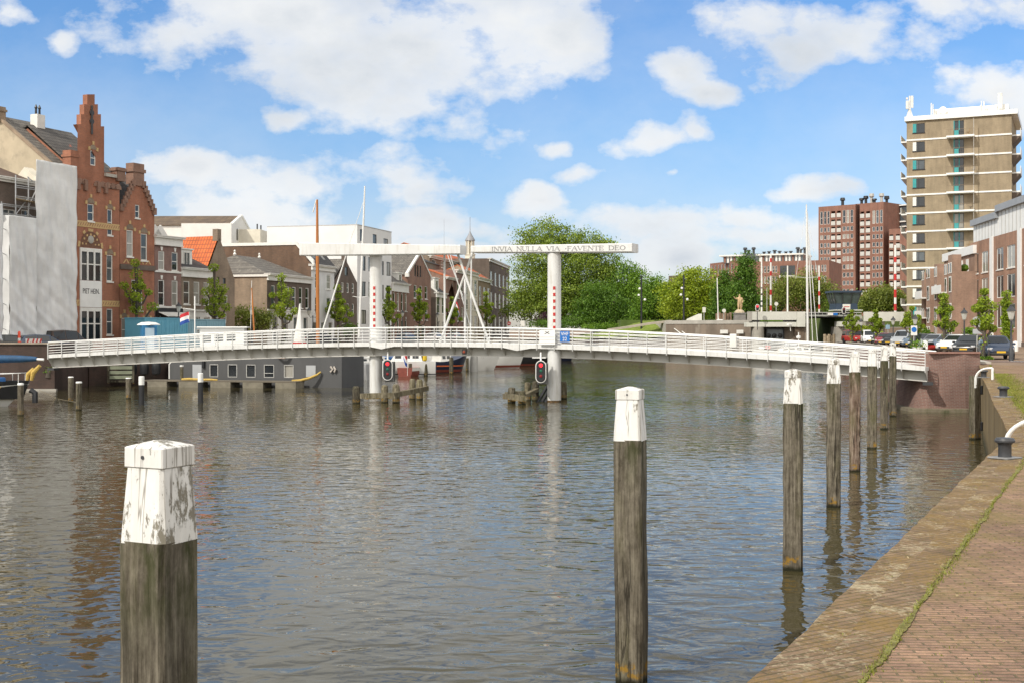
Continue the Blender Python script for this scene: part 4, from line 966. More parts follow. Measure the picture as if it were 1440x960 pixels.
    MB().tube((2.9,.5,.4),(2.9,.5,1.5),.12,n=10).build('bollard',WOOD,tt); MB().tube((2.9,.5,1.5),(2.9,.5,1.62),.14,n=10).build('bollard_cap',WHITE,tt)
    tag(MB().path([P(238,532,53.4),P(238,512,53.4),P(241,508,53.4)],.05,6).build('handrail',WHITE),'thin white handrail post at the left end of the landing stage','handrail')
    # white wheelhouse barge behind
    t=thing('barge','barge with white wheelhouse and flag mast behind the bridge railing','barge',(*XY(240,57.2),0),R(8))
    mb,sh=hull_mb(15,3.6,1.5,1.9,1.5,.8,.8); mb.build('hull',HN,t,True)
    x0=(281-240)*.0572+.1; x1=(343-240)*.0572; z0=1.5; z1=ZZ(461.5,57.2)
    hs=[(x0+.18+.95*i,z0+1.75,x0+.18+.95*i+.68,z0+2.35) for i in range(3)]
    mb=MB().facade([(x0,z0),(x1,z0),(x1,z1),(x0,z1)],hs,-1.3,.05); mb.poly((x0,-1.3,z0),(x0,-1.3,z1),(x0,1.3,z1),(x0,1.3,z0)); mb.poly((x1,-1.3,z0),(x1,1.3,z0),(x1,1.3,z1),(x1,-1.3,z1)); mb.poly((x0,1.3,z0),(x0,1.3,z1),(x1,1.3,z1),(x1,1.3,z0))
    c=mb.build('wheelhouse',WHITE,t); MB().cbox(((x0+x1)/2,0,z1+.06),(x1-x0+.5,3.0,.11),0,.03).build('roof',WHITE,c)
    for h_ in hs: MB().poly((h_[0],-1.255,h_[1]),(h_[2],-1.255,h_[1]),(h_[2],-1.255,h_[3]),(h_[0],-1.255,h_[3])).build('window',GLASSM,c)
    MB().bx(x0+.05,x1-.05,-1.33,-1.303,z0+1.25,z0+1.31).build('rubbing_strip',WTRIM,c)
    fx=(275.5-240)*.0572; MB().tube((fx,-1.2,1.5),(fx,-1.2,ZZ(417,57)),.05,n=8).build('mast',WHITE,t); MB().tube((fx,-1.2,ZZ(436,57)),(fx-.95,-1.2,ZZ(434,57)),.03,n=6).build('yard',WHITE,t)
    f=thing('dutch_flag','red white and blue flag flying from the barge mast','flag',P(266,441,57)); flag(f,0,0,-.6,.75,-.75,.85,sag=-.4)
    # white yacht with blue cover, beside the houseboat
    t=boat('sailing_yacht','white sailing yacht with blue cover right of the grey houseboat',560,66.5,math.atan2(-6.5,-6),8,2.9,1.25,1.5,1.2,HW,[(2.2,5.6,1.7,1.25,.45,HW,3,.4)],[(.1,.22,HG)],transom=.8,cat='yacht',rails=True)
    MB().cbox((1.4,0,1.75),(1.2,1.7,.5),0,.12).build('blue_cover',mat('bright_blue_cover',(.02,.12,.35),.6,.15,3),t)
    mast('yacht_mast','tall white aluminium mast left of the left bridge pillar',505,62,474,262,.11,ALU,8,[(352,.9),(419,.7)],[((511,285),(486,358),.025),])
    mast('boat_mast','varnished orange wooden mast rising above the left balance beam',447,60,490,281,.155,SPAR,-1,None,[((445,281),(440,299),.05)])
    mast('lowered_mast','slanting white spar left of the tall aluminium mast',453,59,468,355,.075,ALU,35)
    mast('boat_mast','short thin orange mast before the bushy brick side wall',358,58,478,405,.07,SPAR,-4,None,[((354,395),(352,478),.02)])
    mast('boat_mast','short white pole mast before the white ground floor house',423,60,478,427,.08,WHITE,-1)
    # motor yacht
    t=boat('motor_yacht','white motor yacht with yellow bag on deck left of the red barge',612,66.3,math.pi+R(6),9.5,3.0,1.35,1.6,1.3,HW,[(1.2,4.2,2.2,1.3,.8,HW,3,.5),(4.2,6.6,2.0,1.3,.45,HW,2,.6)],[(.12,.2,HN)],cat='motor yacht',rails=True)
    MB().lathe([(.1,0),(.2,.1),(.2,.5),(.05,.65)],10,(1.0,1.1,1.35)).build('yellow_bag',mat('yellow_bag',(.6,.42,.02),.7,.1,3),t,True)
    t=boat('sloop','small red and brown sloop with red white blue flag beside the left pillar',569,64.5,R(80),5,1.9,.8,1.0,.75,BOOT,None,[(.5,.8,WTRIM)],cat='sloop')
    f=thing('dutch_flag','red white and blue flag hanging from the sloop beside the oval signal','flag',P(573,513,62)); flag(f,0,0,-.9,1.7,-.35,.95,sag=2.2)
    t=boat('barge','dark barge with orange red stripe and raised black bow in the middle',607,70.5,R(35),4.4,2.6,1.1,2.3,1.0,HN,[(.5,1.9,1.8,1.1,.7,WTRIM,2,.3)],[(.06,.32,BOOT),(.62,.74,ORNG)],rake=.9,cat='barge')
    t=boat('houseboat_hull','white barge with red boot line right of the dark raised bow',648,80,R(4),7.4,3.4,1.9,2.2,1.9,HW,[(1,5,2.6,1.9,.5,WTRIM,3,.3)],[(.04,.3,BOOT)],cat='barge')
    t=boat('barge','long low black barge under the middle of the span',684,84,R(8),9,3.6,1.9,2.1,1.8,HB,[(1,6,2.4,1.8,.8,HB,3,.3)],[(.04,.26,BOOT)],cat='barge')
    t=boat('barge','farthest navy barge with pale deckhouse by the wooded bank',722,97,R(14),9,3.6,1.6,2.0,1.5,HN,[(1,5,2.4,1.6,.9,CREAM,3,.3)],cat='barge')
    t=boat('tender','light grey boat tied outside the white yacht by the pillar',522,60.5,math.pi+R(-35),3.6,1.8,1.35,1.5,1.3,HG,None,rake=.9,cat='boat')
    for (px,d,l,b,m,cm,lb,rz) in ((600,74,8,2.8,HW,HW,'white cabin cruiser behind the motor yacht, its roof showing through the railing',15),(646,90,9,3,HW,CREAM,'cream topped cruiser moored before the gabled brick house',20),(405,66,8,2.8,BOOT,BOOT,'red hulled boat with red deckhouse behind the left railing',40),(436,68,7,2.8,HW,BOOT,'boat with dark red awning behind the orange mast',42)):
        boat('cabin_cruiser',lb,px,d,R(rz),l,b,1.5,1.8,1.45,m,[(1.5,5.2,2.1,1.5,1.1,cm,3,.5)],cat='cruiser')
    t=thing('furled_sail','white furled sail with red cover standing on the boat before the white house','sail',P(421,478,64)); MB().lathe([(.55,0),(.5,.5),(.28,1.6),(.08,2.9),(.03,3.4)],10,(0,0,-.2)).build('cloth',WTRIM,t,True); MB().lathe([(.66,-.55),(.66,-.22),(.5,-.2)],10).build('red_cover',RED,t,True)
    # right bank yacht
    t=boat('sailing_yacht','white and blue sailing yacht with tall bare mast near the lock',1172,96,math.pi+R(-4),11,3.4,1.3,1.6,1.2,HW,[(3,7.5,2.2,1.3,.6,HW,4,.7)],[(.45,.62,mat('pale_blue_stripe',(.10,.22,.42),.4,.1,2))],cat='yacht',rails=True,group=None)
    MB().cbox((5.6,-.5,2.2),(1.6,1.2,.5),0,.15).build('grey_cover',mat('silver_cover',(.4,.43,.47),.5,.15,2),t); MB().cbox((8.6,-1.,1.85),(.7,.5,.5),0,.1).build('red_bag',RED,t); MB().cbox((9.5,-.6,1.8),(.8,.5,.4),0,.1).build('life_raft',WHITE,t)
    mast('yacht_mast','very tall white yacht mast with spreaders standing before the lock',1136,95,484,288,.16,ALU,-2,[(391,1.5)],[((1135,300),(1143,484),.06),((1137,330),(1150,484),.05),((1134,290),(1119,392),.02),((1134,290),(1150,392),.02)])
    t=thing('boat_antenna','white radar mast with a round scanner above the yacht cabin','antenna',P(1123,484,96)); MB().tube((0,0,-.8),(0,0,1.6),.07,n=8).build('pole',ALU,t); MB().lathe([(.05,.75),(.32,.85),(.32,1.1),(.05,1.18)],12).build('scanner',WHITE,t,True)
boats()
# ================= houses along the left bank ======================================
BR_RED=brick('warm_red_brick',(.38,.135,.072),(.30,.11,.062),(.30,.20,.15),stain=((.24,.10,.065),.5,.6,.85),bstr=.2)
BR_PUR=brick('purple_brown_brick',(.235,.125,.10),(.18,.10,.085),(.26,.21,.19),bstr=.2)
BR_BRN=brick('brown_grey_brick',(.27,.20,.145),(.21,.16,.12),(.27,.23,.18),bstr=.2)
BR_TAN=brick('beige_old_brick',(.33,.245,.165),(.27,.20,.14),(.30,.25,.20),bstr=.2,stain=((.22,.165,.12),.6,.6,.8))
BR_DRK=brick('dark_umber_brick',(.15,.112,.09),(.12,.092,.077),(.16,.135,.115),bstr=.2)
BR_BRD=brick('dull_red_brown_brick',(.28,.145,.10),(.22,.12,.088),(.27,.21,.17),bstr=.2)
T_GREY=tiles('grey_roof_tiles',(.17,.155,.135),(.13,.12,.108),(.05,.045,.04),'y',second=((.25,.235,.2),2.5,.55,.7))
T_GREYX=tiles('grey_roof_tiles_along',(.17,.155,.135),(.13,.12,.108),(.05,.045,.04),'x',second=((.25,.235,.2),2.5,.55,.7))
T_ORG=tiles('bright_orange_roof_tiles',(.60,.15,.035),(.52,.115,.028),(.28,.07,.03),'y',.34,.45,.05,.2)
T_ORGX=tiles('bright_orange_roof_tiles_along',(.58,.15,.038),(.50,.115,.03),(.28,.07,.03),'x',.34,.45,.05,.2)
T_BRN=tiles('brown_roof_tiles',(.155,.11,.07),(.12,.085,.06),(.05,.04,.03),'y',.3,.35,.02,.3,second=((.24,.17,.06),.5,.6,.8))
T_BRNX=tiles('brown_roof_tiles_along',(.12,.07,.05),(.095,.06,.045),(.04,.03,.025),'x',.3,.35,.03,.3)
T_DRK=tiles('dark_roof_tiles',(.062,.06,.06),(.05,.048,.05),(.025,.025,.025),'x',.3,.35,.02,.2)
T_DRKY=tiles('dark_roof_tiles_back',(.062,.06,.06),(.05,.048,.05),(.025,.025,.025),'y',.3,.35,.02,.2)
STONE=mat('cream_tile_band',(.52,.36,.17),.7,.25,8)
WWIN={}
def window_mesh(w,h,style):
    k=(round(w,2),round(h,2),style)
    if k in WWIN: return WWIN[k]
    e=min(.085,w*.14); mb=MB(); y0,y1=.05,.115
    mb.bx(0,w,y0,y1,0,e); mb.bx(0,w,y0,y1,h-e,h); mb.bx(0,e,y0,y1,e,h-e); mb.bx(w-e,w,y0,y1,e,h-e)
    if 'm' in style: mb.bx(e,w-e,y0+.012,y1-.01,h*.5-e*.4,h*.5+e*.4)
    if 'u' in style: mb.bx(e,w-e,y0+.012,y1-.01,h*.68-e*.4,h*.68+e*.4)
    if 'v' in style: mb.bx(w*.5-e*.4,w*.5+e*.4,y0+.014,y1-.012,e,h-e)
    if 's' in style: mb.bx(-.06,w+.06,-.09,.045,-.12,-.005)
    fm=mb.mesh('window',BLACK if 'k' in style else WTRIM)
    pm=[MB().poly((e*.5,.10,e*.5),(w-e*.5,.10,e*.5),(w-e*.5,.10,h-e*.5),(e*.5,.10,h-e*.5)).mesh('pane',m) for m in (GLASSD,GLASSM,GLASSC)]
    WWIN[k]=(fm,pm); return WWIN[k]
WR=random.Random(11)
def put_window(root,x,z,w,h,style='ms',y=0.,curt=.2):
    fm,pm=window_mesh(w,h,style); o=obj('window',fm,root,(x,y,z)); r=WR.random(); obj('pane',pm[2 if r<curt else (1 if r<curt+.35 else 0)],o); return o
class House: pass
def house(name,label,a,b,top,wall,roof=None,rows=(),depth=9,cornice=None,style='ms',roofm=None,coping=None,ground=None,cat='house',chimneys=(),gable_px=None,group=None,side_holes=(),extra_holes=(),lintel=False,z0=STREET,wfun=None,hpx=None):
    """facade from bearing/distance a to b; 'top' = photo row of the eaves; rows = (top,bottom,n,fill[,px0,px1,style])"""
    H=House(); p0=Vector(XY(*a)); p1=Vector(XY(*b)); ln=(p1-p0).length; rz=math.atan2(p1.y-p0.y,p1.x-p0.x); dm=(a[1]+b[1])/2
    r=thing(name,label,cat,(p0.x,p0.y,z0),rz,group)
    def lx(px):   # local x of a bearing on the facade line
        t=(px-720)/1000.0; d=(p1-p0); k=(t*p0.y/KY-p0.x)/(d.x-t*d.y/KY) if abs(d.x-t*d.y/KY)>1e-9 else 0; return k*ln
    def lz(py,px=None):
        dd=dm if px is None else (p0.y+(p1.y-p0.y)*lx(px)/ln)/KY
        return EYE-(py-464)*dd/1000-z0
    h=lz(top,hpx); holes=[];wins=[]
    for rw in rows:
        yt,yb,n,fill=rw[:4]; xa,xb=(lx(rw[4]),lx(rw[5])) if len(rw)>5 and rw[4] is not None else (0.0,ln); st=rw[6] if len(rw)>6 else style
        stp=(xb-xa)/n
        for i in range(n):
            w=stp*fill; x=xa+stp*(i+.5)-w/2; z=max(.05,lz(yb)); hh=lz(yt)-z
            holes.append((x,z,x+w,z+hh)); wins.append((x,z,w,hh,st))
    for e in extra_holes: holes.append(e)
    if wfun:
        for (x,z,w,hh,st) in wfun(lx,lz,ln): holes.append((x,z,x+w,z+hh)); wins.append((x,z,w,hh,st))
    out=[(0,0),(ln,0),(ln,h)]
    if roof and roof[0]=='gable': apx=roof[2] if len(roof)>2 else (a[0]+b[0])/2; zt=lz(roof[1],apx); out+=[(lx(apx),zt)]
    if gable_px: out+=[(lx(x),lz(y,x)) for x,y in gable_px]
    out+=[(0,h)]
    mb=MB().facade(out,holes); 
    mb.poly((ln,0,0),(ln,depth,0),(ln,depth,h),(ln,0,h)); mb.poly((0,depth,0),(0,depth,h),(ln,depth,h),(ln,depth,0))
    mb.poly((0,0,0),(0,0,h),(0,depth,h),(0,depth,0))
    rm=roofm or T_GREY; roofo=None; ov=.18
    if roof is None or roof[0]=='flat':
        mb.poly((0,0,h-.15),(ln,0,h-.15),(ln,depth,h-.15),(0,depth,h-.15))
    elif roof[0]=='gable':
        ax=lx(apx); mb.poly((0,depth,h),(ax,depth,zt),(ln,depth,h))
        q=MB()
        for (x0,zz0,x1,zz1) in ((-ov,h-ov*(zt-h)/max(.1,ax),ax,zt),(ax,zt,ln+ov,h-ov*(zt-h)/max(.1,ln-ax))):
            q.prism([(x0,.12,zz0+.03),(x1,.12,zz1+.03),(x1,depth,zz1+.03),(x0,depth,zz0+.03)],(0,0,.12))
        roofo=q.build('roof',rm,r)
        if coping:
            q=MB()
            for (x0,zz0,x1,zz1) in ((-.12,h-.1,ax,zt),(ax,zt,ln+.12,h-.1)):
                dx,dz=x1-x0,zz1-zz0; l=math.hypot(dx,dz); nx,nz=-dz/l*.3,dx/l*.3
                q.prism([(x0,-.1,zz0),(x1,-.1,zz1),(x1+nx,-.1,zz1+nz),(x0+nx,-.1,zz0+nz)],(0,.4,0))
            q.cbox((0,.05,h-.1),(.5,.55,.5)); q.cbox((ln,.05,h-.1),(.5,.55,.5)); q.build('gable_coping',coping,r)
    elif roof[0]=='ridge':
        zt=lz(roof[1]); yd=roof[2] if len(roof)>2 else depth/2
        mb.poly((0,0,h),(0,yd,zt),(0,depth,h)); mb.poly((ln,0,h),(ln,depth,h),(ln,yd,zt)); q=MB()
        for (y0,zz0,y1,zz1) in ((-ov,h-ov*(zt-h)/yd,yd,zt),(yd,zt,depth+ov,h-ov*(zt-h)/max(.1,depth-yd))):
            q.prism([(-.05,y0,zz0+.03),(ln+.05,y0,zz0+.03),(ln+.05,y1,zz1+.03),(-.05,y1,zz1+.03)],(0,0,.12))
        roofo=q.build('roof',rm,r)
        if coping:
            q=MB(); dz=zt-h
            q.prism([(-.12,-.2,h),(-.12,yd,zt),(-.12,yd,zt+.32),(-.12,-.2,h+.32)],(.32,0,0)); q.prism([(-.12,yd,zt),(-.12,depth,h),(-.12,depth,h+.32),(-.12,yd,zt+.32)],(.32,0,0)); q.build('gable_coping',coping,r)
    elif roof[0]=='mansard':
        zt=lz(roof[1]); yd=roof[2]; mb.poly((0,0,h),(0,yd,zt),(0,depth,zt),(0,depth,h)); mb.poly((ln,0,h),(ln,depth,h),(ln,depth,zt),(ln,yd,zt)); mb.poly((0,depth,h),(0,depth,zt),(ln,depth,zt),(ln,depth,h))
        q=MB().prism([(.3,-.1,h+.03),(ln,-.1,h+.03),(ln,yd,zt+.03),(.3,yd,zt+.03)],(0,0,.1)); q.bx(.3,ln,yd+.003,depth,zt+.03,zt+.12); roofo=q.build('roof',rm,r)
        if coping:
            q=MB().prism([(-.1,-.3,h-.1),(-.1,yd,zt),(-.1,yd,zt+.35),(-.1,-.3,h+.45)],(.4,0,0)); q.bx(-.1,.3,yd+.003,depth,zt+.0,zt+.35); q.build('gable_coping',coping,r)
    elif roof[0]=='hip':
        zt=lz(roof[1]); yd=depth/2; ix=roof[2]
        A=[(-ov,-ov,h+.02),(ln+ov,-ov,h+.02),(ln+ov,depth+ov,h+.02),(-ov,depth+ov,h+.02)]; B=[(ix,yd,zt),(ln-ix,yd,zt)]
        roofo=MB().add(A+B,[(0,1,5,4),(1,2,5),(2,3,4,5),(3,0,4),(0,3,2,1)]).build('roof',rm,r)
        for bx_ in B: MB().lathe([(.1,-.1),(.2,.1),(.06,.3),(.13,.42),(.02,.6)],8,bx_).build('finial',WTRIM,roofo)
    w=mb.build('wall',wall,r); H.wall=w
    for x,z,ww,hh,st in wins: put_window(r,x,z,ww,hh,st)
    if lintel:
        for x,z,ww,hh,st in wins: MB().prism([(x+ww*.40,-.06,z+hh+.06),(x+ww*.60,-.06,z+hh+.06),(x+ww*.68,-.06,z+hh+.42),(x+ww*.32,-.06,z+hh+.42)],(0,.055,0)).build('keystone',WTRIM,r)
    if cornice:
        c0,c1=lz(cornice[0]),lz(cornice[1]); q=MB(); q.bx(-.04,ln+.04,-.16,-.003,c1,c0-.22); q.bx(-.12,ln+.1,-.42,.3,c0-.217,c0-.08); q.bx(-.16,ln+.14,-.50,.3,c0-.077,c0); q.bx(-.06,ln+.06,-.22,-.003,c1-.12,c1-.003); q.build('cornice',WTRIM,r)
    if ground:
        yt,m=ground; MB().facade([(0,0),(ln,0),(ln,lz(yt)),(0,lz(yt))],[hh for hh in holes if hh[1]<lz(yt)],-.035,.03).build('ground_floor',m,r); MB().bx(-.05,ln+.05,-.16,-.038,lz(yt)+.003,lz(yt)+.16).build('string_course',WTRIM,r)
    for (px,y0c,wd,yy,m) in chimneys:
        zc=lz(y0c); q=MB(); x=lx(px); q.cbox((x,yy,zc-1.2),(wd,wd*.9,2.4)); q.cbox((x,yy,zc+.05),(wd+.14,wd*.9+.14,.1)); q.build('chimney',m,roofo or r)
    H.r=r; H.lx=lx; H.lz=lz; H.ln=ln; H.h=h; H.roof=roofo; H.depth=depth
    return H
def dormer(H,x0,x1,yb,yt,front,style='',m=None,rm=None):
    """box dormer on the roof, front at local y"""
    z0,z1=H.lz(yb),H.lz(yt); d=MB().bx(x0,x1,front,front+2.6,z0,z1); o=d.build('dormer',m or WTRIM,H.roof or H.r); MB().bx(x0-.12,x1+.12,front-.15,front+2.6,z1+.003,z1+.12).build('dormer_roof',rm or WTRIM,o)
    w=(x1-x0); put_window(o,x0+w*.22,z0+.15,w*.56,(z1-z0)*.78,'m' if w<1.6 else 'v',front-.125); return o
def left_row():
    # 1 stepped gable
    gp=[(168,243),(146.5,243),(146.5,178),(142,178),(142,161),(137.7,161),(137.7,147),(133.2,147),(133.2,133),(122.8,133),(122.8,147),(118.2,147),(118.2,161),(114,161),(114,175),(109,175),(109,243)]
    H=house('stepped_gable_house','tall red brick house with stepped gable, cream tile bands and white sign panel',(96,59.4),(168,62.7),243,BR_RED,('none',),
        [(212.5,233.5,1,1.0,127,134.6,'m'),(288,312,1,1.,123,132),(292,329,1,1.,151,158),(357,395,1,1.,150,158.5),(434,471,1,1.,150,158.5)],depth=13,gable_px=gp,extra_holes=())
    lx,lz,r=H.lx,H.lz,H.r
    # body of the gable behind its face, and the roof behind it
    MB().prism([(lx(x),.003,lz(y,x)) for x,y in gp[1:-1]],(0,.5,0)).build('stepped_gable',BR_RED,r)
    q=MB(); zt=lz(176); h=H.h; yd=5.5; xs=lx(107.5)
    q.prism([(xs,.1,h),(H.ln,.1,h),(H.ln,yd,zt),(xs,yd,zt)],(0,0,.15)); q.prism([(xs,yd,zt),(H.ln,yd,zt),(H.ln,13,h),(xs,13,h)],(0,0,.15)); ro=q.build('roof',tiles('grey_tiles_with_orange_patches',(.12,.11,.10),(.095,.088,.08),(.03,.03,.03),'x',.3,.34,.03,.25,second=((.60,.14,.06),.42,.63,.68)),r)
    MB().poly((0,.1,h-.05),(H.ln,.1,h-.05),(H.ln,13,h-.05),(0,13,h-.05)).build('attic_floor',BR_BRN,r)
    for s,kz in ((xs+.05,-.25),(H.ln,0)): MB().poly((s,.3,h),(s,yd,zt+kz),(s,12.8,h)).build('gable_end',BR_RED,r)
    MB().cbox((lx(168)-.05,.1,lz(240)),(.95,.8,1.2),0).cbox((lx(168)-.05,.1,lz(233.5)),(1.15,1.,.22)).build('corner_pier',BR_BRD,r)
    MB().cbox((lx(122),5.5,zt+.5),(.9,.8,1.2)).build('chimney',WTRIM,ro)
    for k in (-.2,.2): MB().lathe([(.1,1.1),(.09,1.6),(.14,1.7),(.02,2.)],8,(lx(122)+k,5.5,zt)).build('chimney_pot',BLACK,ro)
    # white centre panel with two triple windows and the sign
    xa,xb=lx(112.7),lx(141.2)
    for (yt,yb,nm) in ((350,395,'upper_window'),(433,478,'lower_window')):
        z0,z1=max(.05,lz(yb)),lz(yt); q=MB(); w=(xb-xa)/3
        for i in range(4): x=xa+w*i; q.bx(x-.09,x+.09,-.10,-.003,z0,z1)
        q.bx(xa+.093,xb-.093,-.08,-.005,z1-.32,z1-.003); q.bx(xa+.093,xb-.093,-.07,-.005,(z0+z1)/2-.05,(z0+z1)/2+.05); wn=q.build('window',WTRIM,r)
        MB().bx(xa,xb,-.035,-.004,z0,z1-.33).build('pane',GLASSD,wn)
    z0,z1=lz(432.5),lz(395.5); pn=MB().bx(xa-.09,xb+.09,-.085,-.004,z0,z1).build('sign_panel',WHITE,r)
    text('lettering','PIET HEIN.',.62,mat('charcoal_lettering',(.05,.05,.055),.6,.1,2),pn,((xa+xb)/2,-.092,lz(410.5)),sx=.70,offset=.004)
    # arched tympanum with medallion
    cx=(xa+xb)/2; rr=(xb-xa)/2*1.03; zc=lz(349); arc=[(cx+rr*math.cos(R(a)),-.03,zc+rr*1.12*math.sin(R(a))) for a in range(0,181,12)]
    ty=MB().prism(arc,(0,.027,0)).build('arched_tympanum',mat('dark_patterned_brick',(.16,.08,.05),.8,.3,6),r)
    for a in range(15,180,25): MB().cbox((cx+rr*.80*math.cos(R(a)),-.045,zc+rr*.9*math.sin(R(a))),(.17,.024,.17),0).build('cream_tile',STONE,ty)
    for a in range(25,170,32): MB().cbox((cx+rr*.5*math.cos(R(a)),-.045,zc+rr*.52*math.sin(R(a))),(.14,.024,.14),0).build('cream_tile',STONE,ty)
    MB().lathe([(.34,0),(.34,-.05),(.25,-.09),(.02,-.1)],18,(cx,-.033,zc+rr*.55),'y').build('medallion',CONC,ty,True)
    q=MB()
    for a,b2 in ((0,18),(162,180),(78,102),(118,130),(50,62)):
        q.prism([(cx+rr*1.02*math.cos(R(t)),-.05,zc+rr*1.13*math.sin(R(t))) for t in (a,b2)]+[(cx+rr*1.22*math.cos(R(t)),-.05,zc+rr*1.33*math.sin(R(t))) for t in (b2,a)],(0,.045,0))
    q.build('arch_stone',STONE,r)
    for (yt,yb,p0,p1) in ((312.5,321,108,168),(422.5,431,143,168),(422.5,431,100,112)):
        q=MB().bx(lx(p0),lx(p1)-.02,-.03,-.004,lz(yb),lz(yt)).build('tile_band',STONE,r); n=int((p1-p0)/3.2); z0,z1=lz(yb),lz(yt); mb=MB()
        for i in range(n):
            x=lx(p0)+(lx(p1)-lx(p0))*(i+.5)/n; mb.add([(x-.13,-.036,z0+.12),(x-.05,-.036,z0+.12),(x+.13,-.036,z1-.12),(x+.05,-.036,z1-.12)],[(0,1,2,3)])
        mb.build('zigzag',BR_RED,q)
    def arch(px,py,wp,m=STONE):   # a small brick arch with three cream stones above an opening
        x=lx(px); z=lz(py); w=wp*H.ln/72/2; q=MB().prism([(x+w*1.0*math.cos(R(a)),-.025,z+w*1.1*math.sin(R(a))) for a in range(0,181,20)],(0,.02,0)).build('blind_arch',BR_BRN,r)
        mb=MB()
        for a in (0,90,180): mb.cbox((x+w*1.25*math.cos(R(a)),-.04,z+w*1.3*math.sin(R(a))+.05),(.22,.06,.3))
        mb.build('arch_stone',m,q)
    arch(130.8,211,9); arch(127.5,287,10.5); arch(154.5,291,9); arch(154.5,356,10)
    for px in (111,118,136,144,151,158,165): MB().prism([(lx(px)+.42*math.cos(R(a)),-.12,lz(262)+.5*math.sin(R(a))) for a in range(0,181,30)],(0,.117,0)).build('corbel_arch',BR_BRD,r)
    for px in (108.5,119,137,147.5): MB().cbox((lx(px),-.12,lz(263)),(.35,.24,.9)).build('corbel',BR_BRD,r)
    MB().bx(lx(146.6),H.ln,-.22,.4,lz(246)+.003,lz(241.5)).build('parapet_coping',CONC,r); 
    q=MB().tube((lx(128.3),-.08,lz(190)),(lx(128.3),-.08,lz(150)),.09,n=6); 
    for yy in (160,172): q.lathe([(.25,-.03),(.25,.03)],10,(lx(128.3),-.08,lz(yy)),'y')
    q.build('wall_anchor',IRON,r)
    # 2 second red gable
    H=house('gabled_house','red brick house with corbelled pointed gable beside the stepped gable',(168.5,62.75),(217,65),296,BR_RED,('gable',247,193.5),
        [(288.5,307,1,1.,190,196.2),(325,362,1,1.,178,187),(328,366,1,1.,198,207),(394,437,2,.82,184,201),(447.5,480,1,1.,171,178.5),(448,480,1,1.,203,210)],depth=12,roofm=T_DRKY)
    lx,lz,r=H.lx,H.lz,H.r
    MB().cbox((lx(193.5),.3,lz(246)),(1.35,.9,2.)).cbox((lx(193.5),.3,lz(240.5)),(1.6,1.1,.3)).build('gable_chimney',BR_BRD,r)
    mb=MB()
    for sgn in (-1,1):
        for k in range(7):
            f=(k+.5)/7; x=lx(193.5)+sgn*(.55+(H.ln/2-.55)*f); z=lz(254)+(H.h-lz(254))*f; MB().cbox((x,-.10,z-.12),(.42,.2,.62)).build('corbel_step',BR_BRD,r)
    MB().bx(-.02,H.ln+.02,-.14,-.003,lz(380),lz(373)).build('string_course',BR_DRK,r)
    mb=MB()
    for px in (178,188,199,209):
        x=lx(px); mb.add([(x-.45,-.02,lz(371.5)),(x-.3,-.02,lz(371.5)),(x+.05,-.02,lz(365.5)),(x-.1,-.02,lz(365.5)),(x+.15,-.02,lz(371.5)),(x+.3,-.02,lz(371.5))],[(0,1,2,3),(3,2,5,4)])
    mb.build('zigzag',STONE,r); lx0=lx
    for px,py,wp in ((182.5,324,10.5),(202.5,327,10.5),(174.7,446,8),(206.5,447,8)):
        x=lx(px); z=lz(py); w=wp*H.ln/48.5/2; q=MB().prism([(x+w*math.cos(R(a)),-.025,z+w*1.05*math.sin(R(a))) for a in range(0,181,20)],(0,.02,0)).build('blind_arch',BR_BRN,r); mb=MB()
        for a in (0,90,180): mb.cbox((x+w*1.25*math.cos(R(a)),-.04,z+w*1.3*math.sin(R(a))+.03),(.22,.06,.3))
        mb.build('arch_stone',STONE,q)
    # 3 narrow three-storey shop
    H=house('town_house','purple brown brick house with heavy white cornice and dark shopfront',(217.3,65.05),(255,67),333,BR_PUR,('flat',),[(354.5,380.5,2,.46),(394.5,430.5,2,.46),(447,480,3,.62,219,253,'k')],depth=10,cornice=(332.5,344.5),lintel=True)
    MB().bx(.1,H.ln-.1,-.3,-.004,H.lz(445),H.lz(434)).build('shop_fascia',BLACK,H.r); MB().prism([(.2,-.31,H.lz(440)),(H.ln-.2,-.31,H.lz(440)),(H.ln-.2,-1.3,H.lz(445.5)),(.2,-1.3,H.lz(445.5))],(0,0,.05)).build('awning',WTRIM,H.r)
    MB().bx(-.02,H.ln,-.08,-.003,H.lz(384),H.lz(381.5)).build('string_course',WTRIM,H.r); MB().bx(-.02,H.ln,-.08,-.003,H.lz(433.5),H.lz(431)).build('string_course',WTRIM,H.r)
    q=MB()
    for px in (233,241): x=H.lx(px); q.prism([(x-1.1,1.2,H.h),(x+1.1,1.2,H.h),(x,1.2,H.h+1.15)],(0,.25,0))
    q.build('roof_gablet',WTRIM,H.r); MB().prism([(H.lx(228),1.6,H.h),(H.lx(247),1.6,H.h),(H.lx(247),3,H.h+.9),(H.lx(228),3,H.h+.9)],(0,0,.08)).build('roof',T_ORGX,H.r)
    # 4 low house with dormer
    H=house('town_house','low brown brick house with white cornice, dormer and white shopfront',(255.3,67.05),(297,69.8),378,BR_BRN,('ridge',348,4.5),[(396.5,428.5,3,.60),(446,480,3,.6,None,None,'ms')],depth=9,cornice=(377.5,389),roofm=T_DRK,ground=(438,WTRIM))
    dormer(H,H.lx(261),H.lx(277),377,352,.55,'m')
    # 5 front gable with orange roof
    H=house('gabled_house','grey brown gabled house with bright orange tiled roof and small windows',(288,69.9),(330,72.5),392,BR_BRN,('gable',334,308.5),[(390,399,1,1.,305,308.5,'k'),(391,399,1,1.,313.5,317.5,'k'),(415,428,2,.4,298,324,'m'),(440,455,2,.4,300,322,'m')],depth=10.5,roofm=T_ORG,chimneys=[])
    MB().cbox((H.lx(308.5),.3,H.lz(331)),(.6,.6,1.2)).build('chimney',BR_BRN,H.r)
